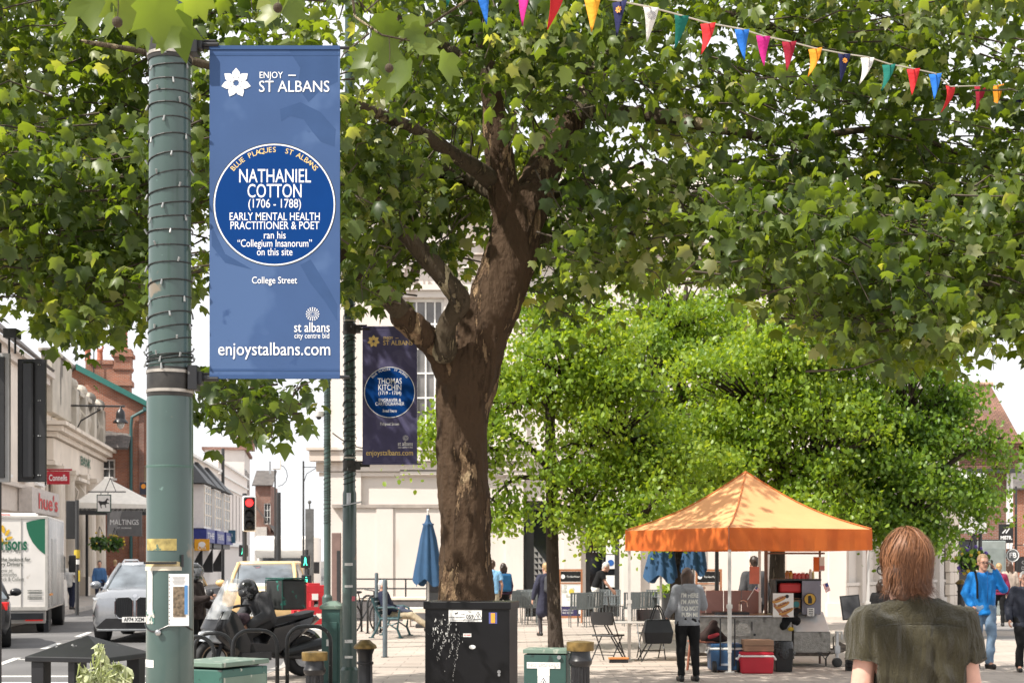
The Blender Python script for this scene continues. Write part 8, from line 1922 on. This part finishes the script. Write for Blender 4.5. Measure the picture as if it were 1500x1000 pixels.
for k, (px, c, h, r) in enumerate(((1154, (.30, .12, .04), .13, .035), (1159, (.40, .20, .03), .13, .035), (1165, (.42, .03, .03), .09, .04), (1171, (.45, .04, .03), .09, .04), (1177, (.40, .05, .03), .10, .04), (1183, (.30, .04, .03), .09, .035), (1188, (.55, .5, .42), .15, .025), (1192, (.5, .46, .2), .12, .02))):
    q = thing('sauce_jar', ['tall amber glass jar at the left end of the cupboard top', 'amber jar second from the left on the cupboard top', 'short red sauce jar third from the left on the cupboard top', 'short red sauce jar in the middle of the cupboard top', 'short red tub right of the middle of the cupboard top', 'dark red jar left of the white bottle on the cupboard top', 'white squeezy bottle on the cupboard top', 'slim yellow bottle at the right end of the cupboard top'][k], 'jar' if k < 6 else 'bottle', V((X(px, 23.05), 23.10, zt + .056 + h_)), 0, 'jars and bottles on the stall cupboard')
    m = MB(); m.lathe([(r, 0), (r, h * .75), (r * .7, h * .86), (r * .7, h * .9)], n=14); m.build('jar', mat('jar_glass', c, .2, var=.2), q, smooth=True, sharp=40); m = MB(); m.lathe([(r * .78, h * .88), (r * .78, h), (r * .3, h + .005)], n=14); m.build('lid', [GOLD, GOLD, RED_INK, RED_INK, WHITE, GOLD, WHITE, YEL_INK][k], q)
# hot dog poster
po = thing('hot_dog_poster', 'tall white poster picturing three loaded hot dogs, propped on the trailer counter', 'poster', V((X(1147.5, 22.6), 22.62, (ZZ(868) + ZZ(903)) / 2 + .0)), -4)
w_, h_ = 30 * 22.6 / F, 35 * 22.6 / F; MB().box((0, 0, 0), (w_, .012, h_)).build('board', WHITE, po)
BUN = mat('bun_print', (.55, .27, .07), .6, var=.3, scale=40); SAUS = mat('sausage_print', (.25, .07, .04), .6, var=.4, scale=50)
m = MB(); m2 = MB(); m3 = MB()
for (x, z) in ((-.06, .09), (-.015, -.0), (.045, -.10)):
    c = V((x, -.008, z)); rt = rotm(0, -24); m.sph(c, (.125, .004, .038), 16, rot=rt); m2.sph(c + V((.008, -.003, .018)), (.10, .004, .016), 14, rot=rt)
    for k in range(5): m3.sph(c + rt @ V((-.08 + k * .04, -.007, .022 + .008 * (k % 2))), (.016, .003, .008), 8)
m.build('bun_picture', BUN, po); m2.build('sausage_picture', SAUS, po); m3.build('topping_picture', mat('topping_print', (.5, .42, .30), .6, var=.5, scale=60), po)
m = MB(); m.prism([(-.155, -.02), (-.02, -.185), (.10, -.185), (-.155, .05)], .003, (0, -.0065, 0)); m.build('board_picture', mat('tray_print', (.36, .16, .10), .6), po); m = MB(); m.lathe([(.03, 0), (.03, .003)], (.06, -.008, .14), 14, rot=rotm(90)); m.build('logo', BLK_INK, po)
o = thing('round_badge_sign', 'round yellow sign with a dark figure on the grey panel of the stall', 'sign', V((X(1191, 22.6), 22.86, ZZ(877, 22.8)))); m = MB(); m.lathe([(.10, 0), (.10, .02)], n=24, rot=rotm(90)); m.build('rim', BLACK, o); m = MB(); m.lathe([(.088, .021), (.088, .023)], n=24, rot=rotm(90)); m.build('face', mat('badge_yellow', (.55, .33, .04), .5), o); m = MB(); m.prism([(-.03, -.07), (.03, -.07), (.035, 0), (.01, .06), (-.03, .05)], .003, (0, -.026, 0)); m.build('figure', BLK_INK, o)
o = thing('price_card', 'small white price card below the round yellow sign', 'card', V((X(1193, 22.6), 22.88, ZZ(896, 22.8)))); MB().box((0, 0, 0), (.11, .008, .13)).build('card', WHITE, o); m = MB()
for k in range(4): m.box((0, -.005, .04 - k * .028), (.07, .002, .012))
m.build('print', BLK_INK, o)
# flags
def flag(label, px, py, d_, rz, s, pole_):
    o = thing('small_flag', label, 'flag', P(px, py, d_), rz); N = 6; m = MB(); m1 = MB(); m2 = MB()
    for k in range(7):
        (m if k % 2 == 0 else m1).box((0, 0, s * (.27 - k * .09)), (s, .003, s * .09))
    m2.box((-s * .28, 0, s * .13), (s * .44, .006, s * .38))
    for q, nm, mm in ((m, 'red_stripe', RED_INK), (m1, 'white_stripe', WHITE), (m2, 'blue_canton', mat('flag_blue', (.02, .04, .20), .6))): q.build(nm, mm, o)
    m = MB(); m.tube([(-s * .52, 0, -pole_), (-s * .5, 0, s * .4)], .005, 5); m.build('stick', WHITE, o); return o
flag('small striped flag in front of the stall vendor', 1109, 863, 22.8, -8, .085, .22).rotation_euler = (0, R(32), 0)
flag('small striped flag hanging against the pale wall right of the stall', 1211, 860, 22.6, 0, .14, .1).rotation_euler = (0, R(68), R(20))
o = thing('orange_card', 'plain orange card hanging in the stall before the vendor', 'card', P(1105, 842, 23.0)); MB().box((0, 0, 0), (.16, .006, .28)).build('card', mat('salmon_card', (.55, .16, .10), .6), o)
m = MB(); m.tube([(-.05, 0, .14), (-.06, 0, .32)], .003, 4); m.build('string', WIRE, o)
o = thing('folded_pennants', 'orange and white cloths hanging from the stall rail near its right leg', 'cloth', P(1200, 826, 23.2)); m = MB(); m.box((-.05, 0, 0), (.09, .02, .24)); m.build('orange_cloth', TENT, o); m = MB(); m.box((.045, .01, .005), (.08, .02, .23)); m.build('white_cloth', WHITECL, o); m = MB(); m.box((.045, -.004, -.06), (.082, .01, .07)); m.build('pink_hem', mat('pink_cloth', (.5, .2, .18), .7), o)
o = thing('stall_rail', 'thin horizontal rail with posts carrying cloths at the back of the stall', 'rail', G(1165, 23.4)); m = MB(); x0, x1 = X(1122, 23.4) - o.location.x, X(1208, 23.4) - o.location.x; m.tube([(x0, 0, Z(810, 23.4)), (x1, 0, Z(810, 23.4))], .015); m.tube([(x1 - .08, 0, 0), (x1 - .08, 0, Z(806, 23.4))], .02); m.tube([(x0, 0, 0), (x0, 0, Z(806, 23.4))], .03); m.build('rail', mat('rail_brown', (.16, .10, .08), .5), o)
o = thing('black_jacket_cloth', 'black cloth with a yellow corner thrown over the join of the trailer hood', 'cloth', V((X(1163, 22.5), 22.75, ZZ(905)))); m = MB(); m.cap((-.10, 0, -.02), (.12, .05, .12), .08, .06); m.cap((-.12, -.05, -.12), (.02, .0, .08), .07, .06); m.cap((-.08, 0, .02), (.1, 0, -.04), .07); fuse(m, 'cloth', BLKCLOTH, o, .014, 4, disp=wrinkle(.02)); m = MB(); m.sph((-.02, -.10, -.17), (.05, .02, .035), 8); m.build('yellow_corner', mat('yellow_cloth', (.5, .34, .03), .7), o)

# cool boxes, crate, bin
def coolbox(name, label, px, d_, w_, h_, dp, col, lidc, wheels=False, rz=0):
    o = thing(name, label, 'cool box', G(px, d_), rz); z0 = .03 if wheels else 0
    m = MB(); m.box((0, 0, z0 + (h_ * .78) / 2), (w_, dp, h_ * .78), taper=1.06); m.build('body', col, o, bevel=.02); m = MB(); m.box((0, 0, z0 + h_ * .82), (w_ * 1.07, dp * 1.07, h_ * .09)); m.build('band', lidc, o, bevel=.012); m = MB(); m.box((0, 0, z0 + h_ * .93), (w_ * 1.05, dp * 1.05, h_ * .15)); m.build('lid', col, o, bevel=.018)
    for s in (-1, 1): m = MB(); m.tube([(s * (w_ / 2 + .02), -dp * .25, z0 + h_ * .80), (s * (w_ / 2 + .05), -dp * .25, z0 + h_ * .66), (s * (w_ / 2 + .05), dp * .25, z0 + h_ * .66), (s * (w_ / 2 + .02), dp * .25, z0 + h_ * .80)], .016); m.build('handle', lidc, o)
    if wheels:
        for s in (-1, 1): MB().cyl((s * (w_ / 2 - .04) - .03, -dp / 2 - .01, .09), (s * (w_ / 2 - .04) + .03, -dp / 2 - .01, .09), .085, n=18).build('wheel', RUBBER, o, bevel=.01)
        m = MB(); m.tube([(-.10, -dp / 2 - .03, .1), (-.10, -dp / 2 - .03, h_ + .42), (.12, -dp / 2 - .03, h_ + .42), (.12, -dp / 2 - .03, .1)], .011); m.build('pull_handle', BLACK, o); m = MB(); m.box((-.02, -dp / 2 - .02, .12), (.16, .03, .03)); m.build('logo_plate', mat('logo_grey', (.3, .33, .38), .5), o)
    return o
coolbox('cool_box', 'navy blue wheeled cool box with a white band beside the front tent leg', 1061, 21.75, .46, .40, .36, mat('cool_box_blue', (.02, .07, .16), .4, var=.08), WHITE, True, 2)
rc = coolbox('cool_box', 'bright red cool box with a white band under the cardboard box', 1107, 21.5, .47, .32, .36, mat('cool_box_red', (.48, .012, .03), .4, var=.06), WHITE, False, -2)
o = thing('cardboard_box', 'brown cardboard box lying on the red cool box', 'box', V((X(1110, 21.5), 21.55, .325)), 1); m = MB(); m.box((0, 0, .088), (.44, .32, .17)); m.build('carton', mat('cardboard', (.32, .19, .12), .8, var=.15, scale=4, stretch=(1, 1, 6)), o, bevel=.005); MB().box((0, -.162, .09), (.44, .004, .012)).build('flap_edge', mat('cardboard_edge', (.16, .09, .06), .8), o)
o = thing('black_bin', 'square black bin lined with a crumpled black bag beside the red cool box', 'bin', G(1146, 21.8)); m = MB(); m.box((0, 0, .18), (.25, .28, .36), taper=1.15); m.build('body', BLKPANEL, o, bevel=.015); m = MB()
rings = []
for z_, k in ((.22, .155), (.27, .165), (.33, .16), (.42, .15), (.46, .14)): rings.append([V((k * (1 + .16 * math.sin(9 * a + z_ * 30) * (z_ < .3)) * (1.1 if abs(math.cos(a)) > .7 else 1.05) * math.cos(a), k * 1.1 * math.sin(a), z_ + .03 * math.sin(5 * a) * (z_ < .25))) for a in [2 * PI * i / 36 for i in range(36)]])
m.loft(rings, caps=False); m.build('bin_bag', mat('bin_bag', (.02, .021, .023), .25, var=.4, scale=20, bump=.6, bscale=40), o, smooth=True)
# stool with jacket
o = thing('wooden_stool', 'red brown wooden stool between the woman and the blue cool box', 'stool', G(1030, 21.9), 12); WOODR = mat('red_brown_wood', (.28, .10, .06), .6, var=.2, scale=8); MB().box((0, 0, .45), (.40, .34, .03)).build('seat', WOODR, o, bevel=.01)
m = MB()
for x in (-.16, .16):
    for y in (-.13, .13): m.mark(); m.tube([(x, y, .44), (x * 1.25, y * 1.25, 0)], .022)
m.each('leg', WOODR, o)
o = thing('draped_jacket', 'dark brown jacket with a red lining heaped on the wooden stool', 'jacket', V((X(1044, 21.8), 21.8, .47))); m = MB(); m.cap((-.10, 0, .05), (.02, .0, .26), .10, .06); m.cap((0, 0, .24), (.18, -.02, .02), .06, .05); m.cap((-.1, 0, .05), (.18, 0, .02), .08, .05); fuse(m, 'jacket', cloth('dark_brown_cloth', (.03, .018, .016)), o, .014, 4, disp=wrinkle(.02)); m = MB(); m.cap((-.06, -.11, .06), (.06, -.11, .10), .035, .03); fuse(m, 'lining', cloth('red_lining', (.35, .04, .05)), o, .012, 3)
# music stand menu board
o = thing('menu_stand', 'black menu board on a stand with a stacked round weight base right of the trailer', 'stand', G(1249, 21.9)); zc = Z(889, 21.9); m = MB(); m.box((-.03, 0, zc), (.30, .02, .38), rot=rotm(-12, -5)); b = m.build('board', BLKPANEL, o, bevel=.006); MB().box((-.03, -.013, zc), (.26, .012, .34), rot=rotm(-12, -5)).build('slate', mat('slate_face', (.05, .05, .055), .6), b)
m = MB(); m.cyl((.02, .03, .1), (.02, .03, zc + .02), .012); m.build('pole', BLACK, o); m = MB(); m.lathe([(.13, 0), (.13, .05), (.11, .055), (.13, .06), (.13, .11), (.11, .115), (.13, .12), (.13, .17), (.03, .18)], (.02, .03, 0), 20); m.build('base', BLACK, o)

# folding table and chairs left of the tent
CHM = mat('folding_chair_black', (.022, .022, .024), .4, var=.2)
o = thing('folding_table', 'pale topped folding table beside the left leg of the tent', 'table', G(927, 24), 4); zt_ = Z(911, 24); w_ = 98 * 24 / F; MB().box((0, 0, zt_), (w_, .5, .025)).build('tabletop', mat('grey_tabletop', (.45, .43, .41), .5), o, bevel=.006)
m = MB()
for s in (-1, 1):
    for y in (-.2, .2): m.mark(); m.tube([(s * w_ * .42, y, zt_ - .02), (s * w_ * .1, y, .0)], .012)
m.each('leg', CHM, o)
def fchair(label, px, d_, rz):
    o = thing('folding_chair', label, 'chair', G(px, d_), rz, 'folding chairs at the stall table'); m = MB(); m.box((0, 0, .44), (.42, .40, .03)); m.build('seat', CHM, o, bevel=.012)
    m = MB(); rings = []
    for z_, w2 in ((.62, .40), (.68, .43), (.78, .43), (.84, .38)):
        rings.append([V((w2 / 2 * math.sin(a), .19 + (z_ - .62) * .2 + .05 * math.cos(a), z_)) for a in [R(-80 + 16 * i) for i in range(11)]])
    for A2, B2 in zip(rings, rings[1:]): m.add(A2 + B2 + [v + V((0, .012, 0)) for v in A2 + B2], [(i, i + 1, 12 + i, 11 + i) for i in range(10)] + [(22 + i, 33 + i, 34 + i, 23 + i) for i in range(10)])
    m.build('backrest', CHM, o); 
    for s in (-1, 1):
        m = MB(); m.tube([(s * .21, -.24, 0), (s * .21, .16, .62), (s * .20, .24, .84)], .011); m.build('front_leg', CHM, o); m = MB(); m.tube([(s * .19, .26, 0), (s * .19, -.14, .44)], .011); m.build('rear_leg', CHM, o)
    m = MB(); m.tube([(-.21, -.15, .15), (.21, -.15, .15)], .008); m.tube([(-.19, .16, .12), (.19, .16, .12)], .008); m.build('crossbar', CHM, o); return o
fchair('black folding chair at the left end of the pale folding table, nearest the fluted bollard', 891, 23.9, 148); fchair('black folding chair behind the folding table, between the tent leg and the woman', 953, 24.6, 6)

# cafe tables and chairs
CAFE = mat('cafe_metal', (.11, .125, .13), .45, .3, var=.2)
CAFE2 = mat('cafe_slat_light', (.20, .22, .23), .4, .4, var=.2)
def cafe_chair(M_):
    o = thing('cafe_chair', 'x', 'chair', (0, 0, 0), 0, 'slatted metal cafe chairs outside the town hall'); m = MB()
    for k in range(6): m.box((-.18 + k * .072, 0, .45), (.055, .40, .014))
    m.build('seat', M_, o); m = MB()
    for k in range(6): m.box((-.175 + k * .07, .23, .66), (.05, .014, .38), rot=rotm(-6))
    m.box((0, .25, .86), (.42, .018, .03)); m.box((0, .21, .48), (.42, .018, .03)); m.build('backrest', M_, o)
    for s in (-1, 1):
        m = MB(); m.tube([(s * .20, -.20, 0), (s * .20, -.18, .45)], .012, 6); m.build('front_leg', M_, o); m = MB(); m.tube([(s * .20, .26, 0), (s * .20, .20, .45), (s * .20, .25, .87)], .012, 6); m.build('rear_leg', M_, o)
    return o
def cafe_table():
    o = thing('cafe_table', 'x', 'table', (0, 0, 0), 0, 'square metal cafe tables outside the town hall'); m = MB()
    for k in range(8): m.box((-.31 + k * .088, 0, .735), (.075, .70, .016))
    m.build('tabletop', CAFE2, o)
    for x, y in ((-.3, -.3), (.3, -.3), (.3, .3), (-.3, .3)): m = MB(); m.tube([(x, y, .72), (x * .95, y * .95, 0)], .014, 6); m.build('leg', CAFE, o)
    return o
spots = [(762, 37.8, 180, 'dark cafe chair nearest the black cabinet'), (778, 37.4, 170, 'dark cafe chair between the black cabinet and the woman in the navy coat'), (846, 36.2, 184, 'dark slatted cafe chair just right of the slim trunk'), (858, 36.6, 176, 'dark slatted cafe chair in front of the table being wiped'), (868, 37.6, 200, 'cafe chair at the feet of the man in the polo shirt'),
         (903, 38.6, 90, 'cafe chair right of the table being wiped'), (924, 36.8, 182, 'dark cafe chair just right of the leaning tent leg'), (936, 37.2, 172, 'cafe chair second to the right of the leaning tent leg'), (948, 37.6, 188, 'cafe chair at the middle table of the right hand cafe group'), (980, 38.4, 176, 'cafe chair between the blue umbrellas'), (768, 39.8, 4, 'pale cafe chair by the wall between the cabinet and the doorway'), (782, 40, 350, 'pale cafe chair in front of the first dark doorway'),
         (886, 40.2, 10, 'pale cafe chair against the second dark doorway'), (898, 39.8, 355, 'pale cafe chair right of the second dark doorway'), (960, 39.8, 5, 'pale cafe chair under the left blue umbrella'), (975, 40, 350, 'pale cafe chair by the wall behind the blue umbrellas'), (748, 38.8, 200, 'cafe chair beside the person with the blue rucksack')]
pr0 = None
for i, (px, d_, rz, lab) in enumerate(spots):
    if i == 0: pr0 = cafe_chair(CAFE); c = pr0; c.location = G(px, d_); c.rotation_euler = (0, 0, R(rz)); c['label'] = lab
    elif 'pale' in lab:
        if 'pr1' not in globals(): pr1 = cafe_chair(CAFE2); c = pr1; c.location = G(px, d_); c.rotation_euler = (0, 0, R(rz)); c['label'] = lab
        else: dup(pr1, G(px, d_), rz, lab)
    else: dup(pr0, G(px, d_), rz, lab)
tb = None
for i, (px, d_, lab) in enumerate(((770, 38.8, 'metal cafe table right of the black cabinet'), (888, 38.4, 'metal cafe table being wiped by the man in the polo shirt'), (862, 39.2, 'metal cafe table behind the left pavement board'), (944, 38.6, 'metal cafe table between the tent leg and the blue umbrella'), (972, 37.6, 'metal cafe table below the blue umbrellas'), (758, 40.2, 'metal cafe table close to the wall left of the first doorway'))):
    if tb is None: tb = cafe_table(); tb.location = G(px, d_); tb['label'] = lab
    else: dup(tb, G(px, d_), 0, lab)
# pavement boards
def aboard(label, pxa, pxb, pya, pyb, d_, pic):
    o = thing('pavement_board', label, 'sign', G((pxa + pxb) / 2, d_)); w_, z1_, = (pxb - pxa) * d_ / F, Z(pya, d_); WOODO = bpy.data.materials.get('orange_wood') or mat('orange_wood', (.36, .15, .07), .6, var=.15)
    m = MB(); m.box((-w_ / 2, 0, z1_ / 2), (.05, .05, z1_)); m.box((w_ / 2, 0, z1_ / 2), (.05, .05, z1_)); m.box((0, 0, z1_ - .03), (w_ - .05, .045, .06)); m.box((0, 0, .16), (w_ - .05, .045, .06)); m.box((0, 0, z1_ * .74), (w_ - .05, .04, .04)); m.build('frame', WOODO, o)
    m = MB(); m.box((0, .005, z1_ * .86), (w_ - .05, .02, z1_ * .19)); h = m.build('header', BLKPANEL, o); m = MB(); m.lathe([(.06, 0), (.06, .004)], (-w_ * .36, -.008, z1_ * .86), 14, rot=rotm(90)); m.text('The Alban Museum', .075, (.07, -.01, z1_ * .86), fit=w_ * .6); m.build('lettering', WHT_INK, h)
    m = MB(); m.box((0, .005, z1_ * .5), (w_ - .08, .02, z1_ * .44)); f = m.build('poster', WHITE if pic else mat('framed_poster', (.5, .40, .34), .6), o); m = MB()
    for k in range(14): m.sph((rng.uniform(-w_ * .3, w_ * .3), -.006, z1_ * rng.uniform(.33, .68)), (rng.uniform(.02, .09), .002, rng.uniform(.015, .05)), 10)
    m.build('poster_print', mat('poster_print', (.50, .50, .46) if pic else (.22, .14, .11), .6, var=.3, scale=12), f); m = MB(); m.sph((.02, -.009, z1_ * .58), .075 if pic else .05, 10); m.v = [(a, -.0085 + (b + .0085) * .02, c) for a, b, c in m.v]; m.build('yellow_motif', mat('poster_yellow', (.6, .5, .08), .6), f)
    if pic: m = MB(); m.box((0, -.005, .32), (w_ - .08, .02, .26)); b = m.build('lower_banner', mat('board_navy', (.035, .03, .10), .5), o); m = MB(); m.text('OPEN DAILY', .06, (-.08, -.018, .34), fit=.3); m.text('FREE ENTRY', .06, (-.08, -.018, .27), fit=.3); m.prism([(.2, -.06), (.28, -.06), (.26, .06), (.22, .06)], .002, (0, -.016, .31)); m.build('lettering', WHT_INK, b)
    return o
aboard('orange framed pavement board with pale poster and navy strip by the slim trunk', 820, 852, 833, 892, 38.6, True)
aboard('orange framed museum board with brown poster behind the woman in the hoodie', 1020, 1056, 833, 892, 37.4, False)
pole('dark_post', 'dark sticker marked post behind the stall, right of the woman', 1050, 30, 800, .05)
o = thing('planter', 'dark square planter with small green shrub under the right blue umbrella', 'planter', G(984, 37)); MB().box((0, 0, .42), (.5, .5, .84)).build('box', DKFRAME, o, bevel=.02); p_ = rng.normal(0, 1, (120, 3)) * (.17, .17, .09) + np.array(G(984, 37)) + np.array((0, 0, .95)); leaves('foliage', p_, .12, LIMEL, o, SMALL_LEAF)
o = thing('white_planter', 'pale stone planter slab beyond the folding chairs', 'planter', G(970, 30.5)); MB().box((0, 0, .26), (.75, .4, .30)).build('slab', CREAM, o, bevel=.02); m = MB(); m.box((-.25, 0, .055), (.12, .3, .11)); m.box((.25, 0, .055), (.12, .3, .11)); m.build('foot', CREAM, o)

# ================================================================ bunting across the plaza
COL = {'b': (.02, .14, .50), 'm': (.50, .02, .20), 'r': (.52, .025, .03), 'y': (.72, .34, .03), 'n': (.018, .02, .07), 'w': (.72, .70, .66), 'g': (.01, .13, .10), 'd': (.26, .012, .03), 'o': (.66, .24, .02)}
FM = {k: cloth('flag_cloth_' + w_, COL[k], .06) for k, w_ in zip('bmrynwgdo', ('blue', 'magenta', 'red', 'yellow', 'navy', 'white', 'green', 'dark_red', 'orange'))}
row = [(662, -52, 'g'), (708, -25, 'b'), (769, -19, 'm'), (815, -12, 'r'), (868, -5, 'y'), (908, 2, 'n'), (953, 11, 'w'), (998, 23, 'g'), (1037, 34, 'r'), (1087, 43, 'b'), (1118, 53, 'm'), (1156, 61, 'd'), (1194, 71, 'o'), (1236, 79, 'n'), (1271, 84, 'w'), (1302, 94, 'g'), (1338, 101, 'r'), (1370, 108, 'b'), (1392, 127, 'r'), (1436, 126, 'd'), (1462, 125, 'o'), (1494, 135, 'n')]
dB = lambda px: 8.2 + (px - 662) * .0074
bt = thing('bunting', 'string of coloured triangular flags stretched across the plaza through the plane leaves', 'bunting', P(868, -5, dB(868)))
m = MB(); pts_ = [P(560, -75, dB(560))] + [P(a, b, dB(a)) for a, b, c in row] + [P(1560, 150, dB(1560)), P(1760, 190, dB(1760))]; m.tube(pts_, .006, 6); m.build('rope', mat('bunting_rope', (.55, .50, .42), .8), bt, world=True)
random.seed(9)
for (px, py, c) in row:
    d_ = dB(px); p = P(px, py, d_); w_ = 28 * 8.6 / F; h_ = 58 * 8.8 / F; tw = random.uniform(-35, 35); ln = random.uniform(-.05, .02) - .02 * (px > 1150)
    e = rotm(0, 0, tw); N = 6; vs = []
    for i in range(N + 1):
        t = i / N; hw = w_ / 2 * (1 - t) + .002
        for s in (-1, 0, 1): vs.append(p + e @ V((s * hw, .012 * math.sin(t * 4 + px) + .008 * (s == 0), -h_ * t)) + V((ln * t * t * 1.2, 0, 0)))
    m = MB(); m.add(vs, [(i * 3 + k, i * 3 + 3 + k, i * 3 + 4 + k, i * 3 + 1 + k) for i in range(N) for k in (0, 1)]); f = m.build('flag', FM[c], bt, world=True, smooth=True)
    sd = f.modifiers.new('thickness', 'SOLIDIFY'); sd.thickness = .002
    if c in 'nw':
        m = MB(); ctr = p + V((0, 0, -h_ * .27)); mb = MB()
        (flower(mb, (0, 0, 0), .026) if c == 'n' else sunburst(mb, (0, 0, 0), .030)); m.add([ctr + e @ (V(v) + V((0, -.022, 0))) for v in mb.v], mb.f); q = m.build('emblem', ORG_INK if c == 'n' else bpy.data.materials['flag_cloth_navy'], bt, world=True); q.parent = f
